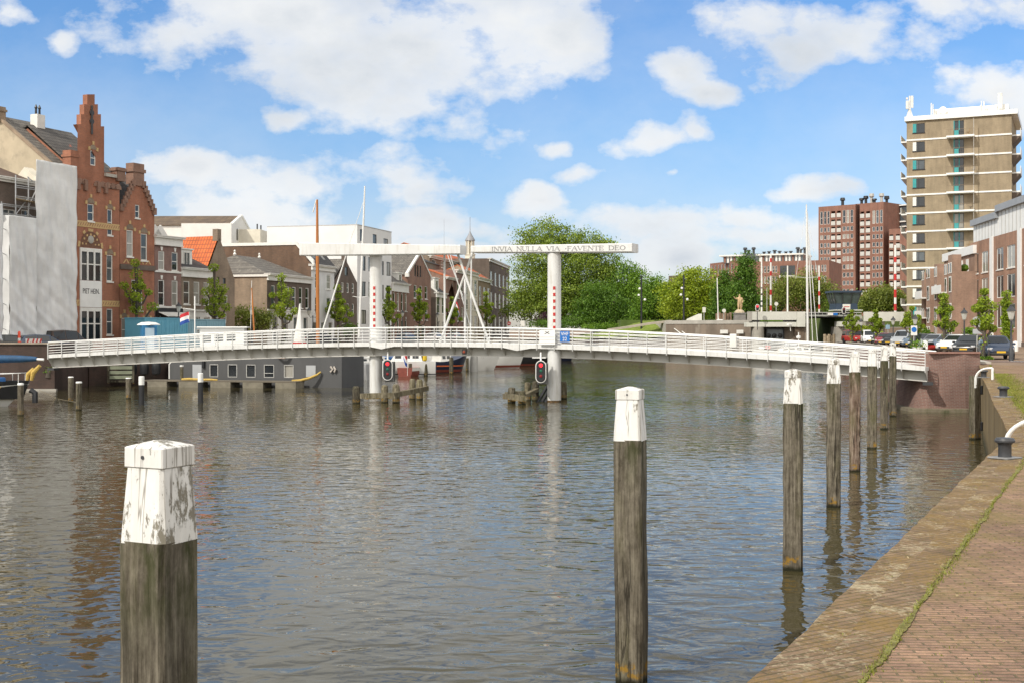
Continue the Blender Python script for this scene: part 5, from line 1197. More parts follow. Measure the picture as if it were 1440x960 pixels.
    # 6 hip-roofed house with beige side wall
    H=house('town_house','long hip roofed house with beige side wall and six tall windows',(375.5,76),(437.5,82.2),389,BR_DRK,('hip',360,2.6),[(403.5,433,6,.52,379,436.5),(446,480,4,.42,379,436)],depth=10.5,cornice=(387.5,395.5),roofm=T_GREYX,ground=(438,WTRIM))
    q=MB().poly((-.012,-.0,0),(-.012,0,H.h),(-.012,10.5,H.h),(-.012,10.5,0)); q.build('side_wall',BR_TAN,H.r); MB().bx(-.16,-.014,-.2,10.5,H.h-.25,H.h).build('gutter',WTRIM,H.r)
    # 7 white three-storey house
    H=house('town_house','white rendered three storey house with skylights and brown brick side wall',(437.8,82.25),(470,86),374,mat('white_render',(.66,.67,.67),.8,.1,.9),('mansard',347,1.9),[(386,406.5,2,.36),(418.5,440,2,.36),(453,478,3,.5)],depth=11.5,cornice=(373.5,380),roofm=T_DRK,coping=WTRIM)
    q=MB().poly((-.012,0,0),(-.012,0,H.h),(-.012,1.9,H.lz(347)),(-.012,11.5,H.lz(347)),(-.012,11.5,0)); q.build('side_wall',brick('rusty_brown_brick',(.17,.095,.055),(.125,.075,.05),(.14,.11,.09),stain=((.10,.07,.05),.4,.5,.75),bstr=.2),H.r)
    z0=H.h; dz=(H.lz(347)-z0)/1.9
    for f in (.3,.72): MB().prism([(H.ln*f-.35,.5,z0+.5*dz+.15),(H.ln*f+.35,.5,z0+.5*dz+.15),(H.ln*f+.35,1.4,z0+1.4*dz+.15),(H.ln*f-.35,1.4,z0+1.4*dz+.15)],(0,-.03,.05)).build('skylight',GLASSM,H.roof)
    # 8 dark gable
    H=house('gabled_house','small dark umber brick house with pointed gable beside the tall white block',(470.3,86.05),(502,90),396,BR_DRK,('gable',366,486.5),[(375.5,388,1,.9,484.5,489.5,'k'),(398,412,3,.42,478,500,'m'),(427,444,3,.42,478,500,'m'),(455,478,2,.5,478,498,'m')],depth=9,roofm=T_GREY)
    MB().cbox((H.lx(486.5),.25,H.lz(364)),(.55,.5,.9)).build('chimney',BR_DRK,H.r)
    # 9 white modern block
    H=house('apartment_building','big plain white flat roofed building behind the left bridge pillar',(502.3,90.05),(550.5,97),322,mat('white_smooth_render',(.74,.74,.73),.75,.06,.35),('flat',),[(327,343,1,.9,506,511,'kv'),(330,343,1,.9,524,530,'kv'),(333,344,1,.9,539,546,'kv'),(363,383,2,.62,506,526,'kv'),(366,386,2,.62,532,551,'kv'),(398,418,2,.62,506,526,'kv'),(400,421,2,.62,532,551,'kv'),(437,456,4,.6,506,549,'kv')],depth=12.5,cat='building')
    MB().bx(H.lx(530),H.ln-.5,4,8,H.h,H.h+.45).build('roof_plant',CONC,H.r); MB().bx(-.03,H.ln+.03,-.05,12.5,H.h+.0,H.h+.09).build('roof_edge',mat('zinc_edge',(.5,.5,.5),.5,.05),H.r)
    MB().bx(-.3,H.ln*.4,2,9,H.lz(318),H.lz(318)+.1)
    # annexes in front of the long white side
    H=house('white_annex','small white annex with rooftop pipes left of the tall white block',(366,95),(392,101),327,CREAM,('flat',),[],depth=6,cat='building')
    for px in (372,377,387): MB().tube((H.lx(px),1,H.h-.2),(H.lx(px),1,H.h+.9),.1,n=8).build('vent_pipe',IRON,H.r)
    # 10-16 beyond the pillar
    H=house('town_house','brick house with white cornice and tiled mansard right of the white block',(551,97.1),(573.5,102.3),399,BR_BRD,('mansard',382,2.2),[(413,437.5,4,.55),(450,478,4,.5)],depth=9,cornice=(398.5,410),roofm=T_GREYX,lintel=True); dormer(H,H.lx(563),H.lx(569),397,384,.4)
    H=house('gabled_house','brown brick gabled house with white raking copings and triple attic windows',(573,102.4),(606,110),389,BR_BRD,('gable',358,590.5),[(374,390,3,.6,582,593,'k'),(402,420,3,.5,580,603),(430,450,3,.5,580,603),(458,478,2,.5,580,600)],depth=13,roofm=T_GREY,coping=WTRIM)
    H=house('town_house','narrow house with dark roof, white dormer and sloping white gable edge',(613,111.5),(627,116.5),413,CREAM,('ridge',378,5),[(418,441,2,.6),(452,478,2,.6)],depth=10,cornice=(412,418),roofm=T_DRK,coping=WTRIM); dormer(H,H.lx(616),H.lx(622),411,392,.6); MB().poly((-.012,0,0),(-.012,0,H.h),(-.012,5,H.lz(378)),(-.012,10,H.h),(-.012,10,0)).build('side_wall',BR_DRK,H.r)
    H=house('town_house','small red roofed house with one white framed attic window',(627.3,116.6),(641,121.5),391,BR_BRD,('ridge',379,4),[(394,403,1,.5,635,643,''),(418,440,2,.5),(452,478,2,.5)],depth=9,roofm=T_ORGX,cornice=(390.5,393))
    H=house('town_house','narrow dark brick house between the red roof and the pale stone house',(641.3,121.6),(653,126),381,BR_PUR,('flat',),[(400,420,2,.5),(432,452,2,.5)],depth=9,cornice=(380.5,384))
    H=house('town_house','pale stone house with tall white windows behind the crossed hanger rods',(653.3,126.1),(672,134),383,CREAM,('flat',),[(393,416,3,.6),(422,436,3,.6),(444,470,3,.6)],depth=9,cornice=(382.5,387))
    H=house('town_house','beige brick house with orange roof and white eaves near the big plane tree',(672.3,134.1),(690,143),393,BR_TAN,('ridge',376,4),[(404,430,3,.5),(442,466,3,.5)],depth=9,roofm=T_ORGX,cornice=(392,396))
    H=house('town_house','dark tall brick house half hidden by the big plane tree',(688,148),(716,168),370,BR_DRK,('flat',),[(386,404,5,.45),(414,434,5,.45),(446,468,5,.45)],depth=10,cornice=(369.5,373))
    H=house('town_house','long house with orange roof above the smaller gables, seen under the beam',(604,135),(694,172),372,BR_BRN,('ridge',356.5,5),[(376,384,9,.4)],depth=10,roofm=T_ORGX,cornice=(371.5,374))
    for f in (.62,.75): MB().prism([(H.ln*f,1.5,H.h+.85),(H.ln*f+6,1.5,H.h+.85),(H.ln*f+6,2.4,H.h+1.6),(H.ln*f,2.4,H.h+1.6)],(0,-.05,.12)).build('skylight',WTRIM,H.roof)
    H=house('shed_roof_building','dark roofed building between the gables behind the bridge beam',(596,128),(618,137),371,BR_DRK,('ridge',358,4),[],depth=8,roofm=T_DRK,cat='building')
    # behind the row
    H=house('church_hall','large white gabled hall with three arched windows and long brown roof',(326,93),(352,99),322,mat('white_hall_render',(.72,.71,.68),.8,.08,.6),('gable',305.5,340),[],depth=40,roofm=T_BRN,cat='hall',coping=WTRIM)
    for px in (333.5,340,346.5):
        x=H.lx(px); w=.42; z0=H.lz(340); z1=H.lz(328); pts=[(x-w,z0),(x+w,z0)]+[(x+w*math.cos(R(a)),z1+w*math.sin(R(a))) for a in range(0,181,30)]
        MB().prism([(a,-.03,b) for a,b in pts],(0,.027,0)).build('arched_window',GLASSD,H.r)
    MB().bx(-2.2,-.003,-.5,6,0,H.lz(321)).build('side_annex',mat('white_hall_render',(.7,.7,.68)),H.r)
    for k,(px,py,hh) in enumerate(((250,306,1.0),(253,303,1.6),(256.5,302.5,1.8),(260,301,2.0),(274,306,.6))):
        pass
    a0=H.ln/2
    for k,(yy,dx,hh) in enumerate(((24,-1.4,1.2),(23,-1.2,2.),(22,-.9,2.),(21,-.6,2.2),(15,-.4,1.),(20,-4.6,1.2),(19,-4.5,1.8),(18,-4.4,1.1),(17,-4.4,1.2),(16,-4.3,1.2),(15,-4.2,1.))):
        zr_=H.lz(305.5)-abs(dx)*(H.lz(305.5)-H.h)/a0; MB().lathe([(.16,-.4),(.16,hh*.8),(.24,hh*.82),(.2,hh)],8,(a0+dx,yy,zr_)).build('vent_pipe',BLACK,H.roof)
    H=house('gabled_house','cream plastered house with big blank gable and grey roof behind the scaffold',(71,59.1),(127,61.5),238,mat('stained_cream_plaster',(.47,.40,.29),.9,.16,.6,second=((.27,.235,.18),.7,.55,.8)),('ridge',163,6.2),[],depth=12.5,roofm=T_GREYX)
    MB().cbox((0.1,6.2,H.lz(160)),(.7,1.3,1.3)).cbox((.1,6.2,H.lz(154.5)),(.85,1.5,.2)).build('gable_chimney',BR_TAN,H.r)
    q=MB(); zt=H.lz(163); h=H.h
    q.prism([(-.1,-.1,h),(-.1,6.2,zt),(-.1,6.2,zt+.25),(-.1,-.1,h+.25)],(.35,0,0)); q.prism([(-.1,6.2,zt),(-.1,12.6,h),(-.1,12.6,h+.25),(-.1,6.2,zt+.25)],(.35,0,0)); q.build('gable_coping',BR_TAN,H.r)
    MB().cbox((H.lx(88),-.9,H.lz(232)),(.9,.9,2.0)).cbox((H.lx(88),-.9,H.lz(223)),(1.05,1.05,.2)).build('chimney',BR_RED,H.r)
    # house under repair behind the scaffold
    H=house('brick_house','dark brick house under repair behind scaffolding and white sheeting',(-70,53),(52,58),250,BR_DRK,('ridge',221,4.5),[(292,318,1,1.,4,22,'mv'),(290,312,1,1.,30,40,'m')],depth=9,roofm=T_BRNX,cornice=(247,252))
    MB().prism([(H.ln-.1,-.9,H.lz(252)),(H.ln-.1,1.2,H.lz(224)),(H.ln-.1,2.8,H.lz(252))],(1.0,0,0)).build('cream_gablet',CREAM,H.r)
    # church turret far behind
    t=thing('church_turret','small far church turret with bell openings and grey dome above the beam','turret',G(661,215,0)); s=.215
    zb,z1,z2,z3=ZZ(372,215),ZZ(358,215),ZZ(339,215),ZZ(326,215)
    MB().lathe([(1.5,zb-10),(1.5,z1-.3),(1.7,z1-.2),(1.7,z1)],8).build('base',CREAM,t)
    mb=MB(); 
    for k in range(8): a=R(45*k+22.5); mb.cbox((1.15*math.cos(a),1.15*math.sin(a),(z1+z2)/2),(.4,.4,z2-z1),a)
    mb.lathe([(.6,z1),(.6,z2)],8); mb.build('belfry',CREAM,t); MB().lathe([(1.55,z2),(1.5,z2+.3),(1.15,z2+.9),(.6,z2+1.8),(.22,z2+2.6),(.1,z3+.2),(.05,z3+3)],12).build('dome',mat('lead_grey',(.25,.26,.28),.5,.15),t,True); MB().tube((0,0,z3+2.5),(0,0,z3+4.4),.05,n=6).build('spire',IRON,t)
    t=thing('antenna','thin lattice radio antenna rising behind the middle of the beam','antenna',G(624.5,240,0)); MB().tube((0,0,2),(0,0,ZZ(308,240)),.12,.05,6).build('pole',mat('haze_grey_steel',(.4,.45,.5),.6,.05),t)
left_row()
def scaffold():
    gal=mat('galvanised_tube',(.42,.43,.44),.4,.15,5,metal=.5)
    def SX(px,d,z): return G(px,d,z)
    t=thing('scaffold','galvanised tube scaffold with plank decks at the upper left house','scaffold',G(2,55,STREET)); o=t.location
    zs=[STREET+2*k for k in range(0,7)]; ends=[((2,54.6),(22,55.4)),((22,55.4),(40,56.1)),((40,56.1),(52,56.6))]
    top=ZZ(248,55.8)
    for px,d in ((2,54.6),(22,55.4),(40,56.1),(52,56.6)):
        for dd in (0,.75): MB().tube(G(px,d+dd,STREET)-o,G(px,d+dd,top if px>20 else ZZ(285,55))-o,.055,n=6).build('standard',gal,t)
    for py in (303,290,277,262):
        for (a,b) in ends:
            if py<280 and a[0]<20: continue
            z=ZZ(py,55.7)
            for dd in (0,.75): MB().tube(G(a[0],a[1]+dd,z)-o,G(b[0],b[1]+dd,z)-o,.045,n=6).build('ledger',gal,t)
    for py in (310,283):
        z=ZZ(py,55.7); a,b=ends[0][0],ends[-1][1]; MB().add([G(a[0] if py>300 else 22,a[1],z)-o,G(b[0],b[1],z)-o,G(b[0],b[1]+.75,z)-o,G(a[0] if py>300 else 22,a[1]+.75,z)-o]+[G(a[0] if py>300 else 22,a[1],z+.06)-o,G(b[0],b[1],z+.06)-o,G(b[0],b[1]+.75,z+.06)-o,G(a[0] if py>300 else 22,a[1]+.75,z+.06)-o],[(0,1,2,3),(7,6,5,4),(0,4,5,1),(1,5,6,2),(2,6,7,3),(3,7,4,0)]).build('deck_boards',mat('scaffold_board',(.33,.25,.15),.8,.2,3),t)
    for a,b,y0,y1 in (((22,55.4),(40,56.1),303,277),((40,56.1),(52,56.6),290,262)): MB().tube(G(*a,ZZ(y0,55.7))-o,G(*b,ZZ(y1,55.7))-o,.04,n=6).build('brace',gal,t)
    m,nt,b=newmat('white_scaffold_sheeting')
    tc=N(nt,'ShaderNodeTexCoord'); br=N(nt,'ShaderNodeTexBrick'); br.offset=0; sp=N(nt,'ShaderNodeSeparateXYZ'); L(nt,tc.outputs['Object'],sp.inputs[0]); cb=N(nt,'ShaderNodeCombineXYZ'); L(nt,math_(nt,'ADD',sp.outputs[0],sp.outputs[1]),cb.inputs[0]); L(nt,sp.outputs[2],cb.inputs[1]); L(nt,cb.outputs[0],br.inputs['Vector'])
    br.inputs['Scale'].default_value=1; br.inputs['Brick Width'].default_value=.62; br.inputs['Row Height'].default_value=.42; br.inputs['Mortar Size'].default_value=.035; br.inputs['Mortar Smooth'].default_value=.8
    br.inputs['Color1'].default_value=(.86,.87,.87,1); br.inputs['Color2'].default_value=(.83,.84,.84,1); br.inputs['Mortar'].default_value=(.86,.87,.87,1)
    col=mixc(nt,1.,br.outputs['Color'],ramp(nt,noise(nt,coords(nt,(1,1,.5)),.7,6,.6),[(.3,.85),(.7,1.08)]),'MULTIPLY'); L(nt,col,b.inputs['Base Color']); b.inputs['Roughness'].default_value=.6
    tr=N(nt,'ShaderNodeBsdfTranslucent'); L(nt,col,tr.inputs[0]); ms=N(nt,'ShaderNodeMixShader'); ms.inputs[0].default_value=.25; L(nt,b.outputs[0],ms.inputs[1]); L(nt,tr.outputs[0],ms.inputs[2]); L(nt,ms.outputs[0],nt.nodes['Material Output'].inputs[0])
    def sheet(label,a,b,yt,yb,seed,ret=None):
        p0=Vector(XY(*a)); p1=Vector(XY(*b)); ln=(p1-p0).length; rz=math.atan2(p1.y-p0.y,p1.x-p0.x); dm=(a[1]+b[1])/2; t=thing('scaffold_sheeting',label,'sheeting',(p0.x,p0.y,STREET),rz,'scaffold sheeting'); z1=ZZ(yt,dm)-STREET; z0=ZZ(yb,dm)-STREET
        rg=random.Random(seed); ph=[rg.uniform(0,6) for _ in range(8)]; nx,nz=46,80; mb=MB()
        for i in range(nx+1):
            for j in range(nz+1):
                u,v=i/nx,j/nz; x=u*ln; zb=z0+.25*math.sin(6*u+ph[0])+.15*math.sin(15*u+ph[1]); z=zb+(z1-zb)*v
                bay=-.10*abs(math.sin(math.pi*x/2.1+.3))*(.5+.5*abs(math.sin(math.pi*z/2.0))); w=.045*math.sin(1.7*z+2.2*math.sin(x*1.3+ph[2])+ph[3])+.03*math.sin(4.1*z+3*x+ph[4])*(1-v*.6)+.025*math.sin(9*x+1.1*z+ph[5])+.05*math.exp(-4*v)*math.sin(5*x+7*z)
                mb.v.append((x,bay+w,z))
        for i in range(nx):
            for j in range(nz): k=i*(nz+1)+j; mb.f.append((k,k+nz+1,k+nz+2,k+1))
        s=mb.build('sheet',m,t,True); md=s.modifiers.new('thickness','SOLIDIFY'); md.thickness=.012
        if ret:
            mb=MB(); n2=40
            for j in range(n2+1):
                z=z0+(z1-z0)*j/n2
                for q in range(5): mb.v.append((-.0+.03*math.sin(3*z+q),q*.3,z))
            for j in range(n2):
                for q in range(4): k=j*5+q; mb.f.append((k,k+1,k+6,k+5))
            mb.build('side_sheet',m,t,True)
        for k in range(5): MB().tube((-.05,.25,z0+(z1-z0)*(.08+.2*k)),(-.55,.3,z0+(z1-z0)*(.1+.2*k)),.03,n=6).build('tie',gal,t)
        return t
    sheet('tall white scaffold sheeting left of the stepped gable house',(50,56.0),(107.5,58.4),229.5,477,3)
    sheet('lower wrinkled white scaffold sheeting with ties on its left edge',(13,54.2),(51,55.8),305,478,7,1)
    sheet('strip of white scaffold sheeting at the left picture edge',(-60,51),(3,53.6),283,481,9)
scaffold()
def site():
    blue=mat('light_blue_steel',(.12,.36,.50),.5,.1,1); wh=mat('cabin_white_steel',(.65,.67,.68),.5,.06,1)
    def cabin_box(name,label,a,b,w,h,m,cat,ribs=True,grp=None):
        p0=Vector(XY(*a)); p1=Vector(XY(*b)); ln=(p1-p0).length; rz=math.atan2(p1.y-p0.y,p1.x-p0.x); t=thing(name,label,cat,(p0.x,p0.y,STREET),rz,grp)
        MB().bx(0,ln,0,w,.1,h).build('body',m,t); MB().bx(-.04,ln+.04,-.05,w+.05,h+.003,h+.1).build('top_rail',m,t)
        for k in range(3): MB().bx(ln*k/2-.05,ln*k/2+.05,-.06,-.004,.1,h).build('post',m,t)
        mb=MB(); n=int(ln/.3)
        for i in range(n): mb.bx(.12+i*.3,.24+i*.3,-.03,-.003,.25,h-.15)
        mb.build('corrugated_panel',m,t); return t
    cabin_box('site_container','light blue steel site container before the narrow brick shops',(203.5,60.5),(263,63),2.4,2.75,blue,'container',grp='site containers on the quay')
    t=cabin_box('site_container','pale blue grey site container with small window, right of the flag',(264,63.3),(316,65.5),2.4,2.65,mat('pale_blue_steel',(.20,.36,.44),.5,.1,1),'container',grp='site containers on the quay'); put_window(t,1,1.0,.6,.9,'v',-.1)
    # portable toilet
    p=G(209,56.5); t=thing('portable_toilet','blue portable toilet with white roof beside the light blue container','toilet cabin',p,R(25))
    bl=mat('toilet_blue_plastic',(.02,.16,.34),.45,.08,2); MB().cbox((0,0,1.12),(1.15,1.15,2.1),0,.04).build('body',bl,t); MB().cbox((-.0,-.59,1.05),(.7,.03,1.8)).build('door',mat('toilet_door_pale',(.42,.55,.66),.5,.08),t); MB().lathe([(.9,2.18),(.88,2.24),(.55,2.40),(.05,2.44)],4).build('roof',WHITE,t); MB().cbox((.595,0,1.75),(.02,.8,.3)).build('vent',IRON,t)
    # cone, barrier, skip
    p=G(27,53); t=thing('traffic_post','orange red reflective traffic post on the left quay','traffic post',p); MB().lathe([(.18,0),(.18,.05),(.09,.06),(.10,1.6),(.05,1.72)],12).build('post',REDORANGE,t,True); MB().lathe([(.105,1.0),(.105,1.2)],12).build('reflector',WTRIM,t)
    for px,lb,a in ((44,'white and red striped barrier board beside the orange post',.2),(51,'leaning red and white barrier board by the sheeting',.8)):
        p=G(px,53.2); t=thing('barrier',lb,'barrier',p,a,'barrier boards on the quay'); MB().bx(-.4,.4,-.02,.02,.75,1.15).build('board',WTRIM,t)
        mb=MB(); 
        for k in range(3): mb.add([(-.38+.28*k,-.024,.75),(-.25+.28*k,-.024,.75),(-.12+.28*k,-.024,1.15),(-.25+.28*k,-.024,1.15)],[(0,1,2,3)])
        mb.build('red_stripe',RED,t)
        for s in (-.3,.3): MB().tube((s,-.2,0),(s,0,.8),.03).tube((s,.25,0),(s,0,.8),.03).build('leg',WTRIM,t)
    # ivy bush over the side wall and the shuttered recess under the bridge
    p=G(165,53.55,0); t=thing('shutter','green louvred timber gate in the quay wall recess under the bridge','gate',p,R(8)); 
    mb=MB()
    for k in range(5): mb.bx(-.55,1.1,-.1,-.02,.55+.36*k,.80+.36*k)
    mb.build('louvre',mat('faded_green_board',(.22,.24,.17),.8,.2,2),t); MB().bx(-.7,-.56,-.15,0,.2,2.5).bx(1.11,1.25,-.15,0,.2,2.5).bx(-.7,1.25,-.2,.0,.3,.45).build('frame',WOODD,t)
    t=thing('boat_fender','bundle of black fenders hanging beside the green shutter','fender',G(203,53.8,0)); 
    for k in range(3): MB().lathe([(.05,2.2),(.32,1.9),(.36,1.3),(.3,.9),(.05,.8)],10,(-.9+.9*k,0,0)).build('fender',BLACK,t,True)
site()
# ================= right bank buildings =============================================
BR_SAL=brick('salmon_brown_brick',(.36,.19,.125),(.29,.155,.105),(.33,.25,.19),bstr=.15)
BR_TOW=brick('ochre_tan_brick',(.32,.25,.165),(.265,.21,.14),(.33,.28,.2),bstr=.15,var=.18)
BR_APT=brick('pinkish_brown_brick',(.35,.21,.15),(.28,.17,.125),(.33,.26,.2),bstr=.15)
BR_BLK=brick('russet_block_brick',(.27,.115,.078),(.22,.10,.07),(.24,.17,.14),bstr=.1,var=.15)
TEAL=mat('teal_frame_paint',(.035,.30,.31),.45,.1,2)
ZINC=mat('grey_zinc_roof',(.30,.32,.35),.5,.1,1)
def right_bank():
    # long brick housing block at the right edge
    cols=[(1368,1376),(1380.5,1389.5),(1401.5,1411),(1416,1427.5),(1441,1453),(1459,1473),(1490,1505)]
    def wf(lx,lz,ln):
        o=[]
        for c0,c1 in cols:
            x0,x1=lx(c0),lx(c1); pm=1372
            for yt,yb,st in ((357,385.5,'vs'),(393.5,422.5,'v'),(431,462,'v')): o.append((x0,lz(yb,pm),x1-x0,lz(yt,pm)-lz(yb,pm),st))
        return o
    H=house('housing_block','brick housing block with white attic panels and tall paired windows at the right edge',(1365,89.7),(1546,63),342.5,BR_SAL,('none',),[],depth=12,cat='housing block',wfun=wf,hpx=1365)
    r=H.r; zt=H.lz(342,1365); H_top=zt
    # the wall stops at the attic
    x=lambda p:H.lx(p)
    for p0,p1,dz in ((1366,1400.5,0),(1401,1437,.7),(1438,1500,.7)):
        z0=zt+.003+.0; z1=zt+2.05+dz; o=MB().bx(x(p0),x(p1)-.1,.25,8,z0-.0,z1).build('attic',WHITE,r)
        n=int((x(p1)-x(p0))/1.35); 
        for k in range(1,n): MB().bx(x(p0)+(x(p1)-x(p0))*k/n-.05,x(p0)+(x(p1)-x(p0))*k/n+.05,.21,.247,z0,z1).build('panel_joint',GREYP,o)
        MB().bx(x(p0)-.15,x(p1)+.05,-.15,9,z1+.003,z1+.75).build('roof',ZINC,o)
    for p0,p1 in ((1393.3,1397.3),(1432.3,1437)): MB().bx(x(p0),x(p1),-.16,-.003,0,zt+.05).build('pilaster',WHITE,r)
    MB().bx(0,H.ln,-.08,-.003,0,.5).build('plinth',BR_DRK,r)
    # stepped apartments with white balconies
    def wf2(lx,lz,ln):
        o=[]; fl=[(433,455),(404,423),(376,393)]
        for c0,c1 in ((1304.5,1307.5),(1309,1312.5),(1321,1323.5),(1329,1335),(1342,1345.5)):
            for (yt,yb) in ((408,425),(437,453),(464,478)):
                f=(464-yt); x0,x1=lx(c0),lx(c1); k=(lz(yb),lz(yt)); o.append((x0,max(.1,k[0]),x1-x0,k[1]-max(.1,k[0]),'m'))
        return o
    H=house('apartment_building','stepped brown apartments with small white balconies before the tan tower',(1300,102.5),(1352,88.2),388,BR_APT,('flat',),[],depth=13,cat='apartment building',wfun=wf2)
    r=H.r; x=H.lx; h=H.h
    # set-back upper storey with a white parapet
    q=MB().bx(x(1311),H.ln,1.6,13,h-.14,h+2.9); up=q.build('upper_storey',BR_APT,r)
    MB().bx(x(1310.5),H.ln+.1,1.35,2.0,h+2.2,h+3.25).build('parapet',WHITE,up)
    for k in range(5): MB().bx(x(1312)+k*3.4,x(1312)+k*3.4+1.3,1.50,1.597,h+.1,h+1.7).build('window',WTRIM,up)
    for (c0,c1,z1,pr) in ((1301,1305,.9,.5),(1313,1319,1.1,1.0),(1323.5,1328,1.5,.9),(1337,1341.5,1.3,.8),(1346,1352,2.1,1.1)):
        MB().bx(x(c0),x(c1),-pr,-.003,0,h+z1).build('projecting_bay',BR_APT,r)
    for (c0,c1,yb,yt) in ((1301.5,1311.5,418.5,408),(1326,1340,415,404),(1301,1311,447.5,438),(1342,1346,446,437)):
        z0,z1=H.lz(yb),H.lz(yt); b=MB().bx(x(c0),x(c1),-1.5,-.004,z0,z0+.18).build('balcony',WTRIM,r); MB().bx(x(c0),x(c1),-1.5,-1.45,z0+.183,z0+1.1).bx(x(c0),x(c0)+.05,-1.447,-.05,z0+.183,z0+1.1).build('balcony_panel',WHITE,b)
    for (c0,c1,y) in ((1314.5,1317.5,412),(1324.3,1327,412),(1338,1340.6,405),(1347.5,1351,405),(1347.5,1351,440),(1314.5,1317.5,444),(1324.3,1327,444)):
        pr=[p for (a,b,z1,p) in ((1301,1305,.9,.5),(1313,1319,1.1,1.0),(1323.5,1328,1.5,.9),(1337,1341.5,1.3,.8),(1346,1352,2.1,1.1)) if a<=c0<=b][0]
        z=H.lz(y+10); w=MB().bx(x(c0),x(c1),-pr-.05,-pr-.003,z,z+2.0).build('window',WTRIM,r); MB().bx(x(c0)+.18,x(c1)-.18,-pr-.06,-pr-.052,z+.15,z+1.85).build('pane',GLASSD,w)
    for (a_,b_,z1_,p_) in ((1301,1305,.9,.5),(1313,1319,1.1,1.0),(1323.5,1328,1.5,.9),(1337,1341.5,1.3,.8),(1346,1352,2.1,1.1)):
        for (yt,yb) in ((376,390),(432,448),(459,476)):
            xa_,xb_=x(a_),x(b_); ww=(xb_-xa_)
            for f0,f1 in ((.08,.40),(.58,.92)):
                z=H.lz(yb); q0=xa_+ww*f0; q1=xa_+ww*f1; w=MB().bx(q0,q1,-p_-.05,-p_-.003,z,z+H.lz(yt)-H.lz(yb)).build('window',WTRIM,r); MB().bx(q0+.12,q1-.12,-p_-.06,-p_-.052,z+.12,z+H.lz(yt)-H.lz(yb)-.12).build('pane',GLASSD,w)
    for k,(c0) in enumerate((1316,1326,1349)): MB().lathe([(.3,0),(.6,.3),(.5,.7),(.1,.9)],7,(x(c0),.6,h+.05)).build('roof_plant',LEAF_MID,r)
    # tan tower block
    d0,d1=118,114
    floors=[196.7+25.65*k for k in range(11)]
    def zf_(k): return EYE-(floors[k]-464)*.118-STREET
    def wf3(lx,lz,ln):
        o=[]
        for k in range(11):
            z=zf_(k) if k<11 else 0
            o.append((lx(1283.5),zf_(k)+1.0,lx(1300.5)-lx(1283.5),1.55,'vsk'))
            o.append((lx(1341),zf_(k)+.12,lx(1355.5)-lx(1341),2.45,'vk'))
        return o
    H=house('tower_block','tall ochre tan brick tower block with white floor bands and rooftop antennas',(1275,d0),(1422.6,d1),171,BR_TOW,('flat',),[],depth=17,cat='tower block',wfun=wf3,hpx=1275)
    r=H.r; x=H.lx; ht=zf_(0)+3.0
    for k in range(11):
        z=zf_(k); MB().bx(-.04,H.ln+.04,-.09,-.003,z-.27,z-.02).build('floor_band',WHITE,r)
        b=MB().bx(x(1332),x(1371),-1.6,-.093,z-.32,z-.02).build('balcony',WHITE,r)
        mb=MB().bx(x(1332),x(1371),-1.58,-1.54,z+.95,z+1.0); nb=14
        for i in range(nb+1): xx=x(1332)+(x(1371)-x(1332)-.03)*i/nb; mb.bx(xx,xx+.025,-1.58,-1.55,z-.02,z+.947)
        mb.build('balcony_railing',mat('thin_brown_railing',(.20,.15,.10),.6,.1),b)
        MB().bx(x(1370),x(1370)+.05,-1.5,-1.35,z,z+2.6).build('partition',mat('grey_partition_glass',(.55,.55,.53),.3,.1),b)
        if k%2==0:
            cx_=x(1362)+.4*(k%3); MB().cbox((cx_,-.8,z+.43),(.5,.5,.06)).cbox((cx_+.22,-.8,z+.7),(.06,.5,.5)).cbox((cx_,-.8,z+.2),(.08,.08,.42)).build('chair',mat('balcony_chair_%d'%(k%3),((.35,.22,.1),(.05,.05,.05),(.4,.4,.38))[k%3],.6,.1),b)
        w=x(1355.5)-x(1341); MB().bx(x(1341)+.1,x(1341)+w*.5,-.03,.045,z+.1,z+1.0).build('door',TEAL,r); mb=MB()
        for q in (0,.5): mb.bx(x(1341)+w*q,x(1341)+w*q+.13,-.02,.046,z+1.003,z+2.57)
        mb.build('door_frame',TEAL,r); MB().bx(x(1283.5),x(1288.5),.01,.048,z+1.05,z+1.2+1.3).build('sash',TEAL if k in(0,2,3,5,10) else WTRIM,r)
        # side balconies seen edge-on
        for s,(xa,xb) in ((0,(-1.1,-.003)),(1,(H.ln+.003,H.ln+1.25))):
            bb=MB().bx(xa,xb,1.5,7,z-.3,z-.05).build('side_balcony',WHITE,r); xo=xa if s==0 else xb
            MB().prism([(xo-.04,1.5,z-.05),(xo+.04,1.5,z-.05),(xo+.04,1.5,z+.95),(xo-.04,1.5,z+.95)],(0,5.5,0)).build('balustrade',WTRIM,bb)
            MB().prism([(xa,1.55,z-.3),(xb,1.55,z-.3),(xb if s==0 else xa,1.55,z-1.7)],(0,5.4,0)).build('soffit',BR_DRK,bb)
    MB().bx(-.3,H.ln+.9,-.35,17.3,ht,ht+.75).build('roof',WHITE,r)
    pr=MB().bx(x(1309),x(1417),3,12,ht+.753,ht+2.2).build('plant_room',WTRIM,r)
    t=thing('antenna_mast','cluster of white phone antennas at the left corner of the tower roof','antenna',(0,0,0)); t.parent=None
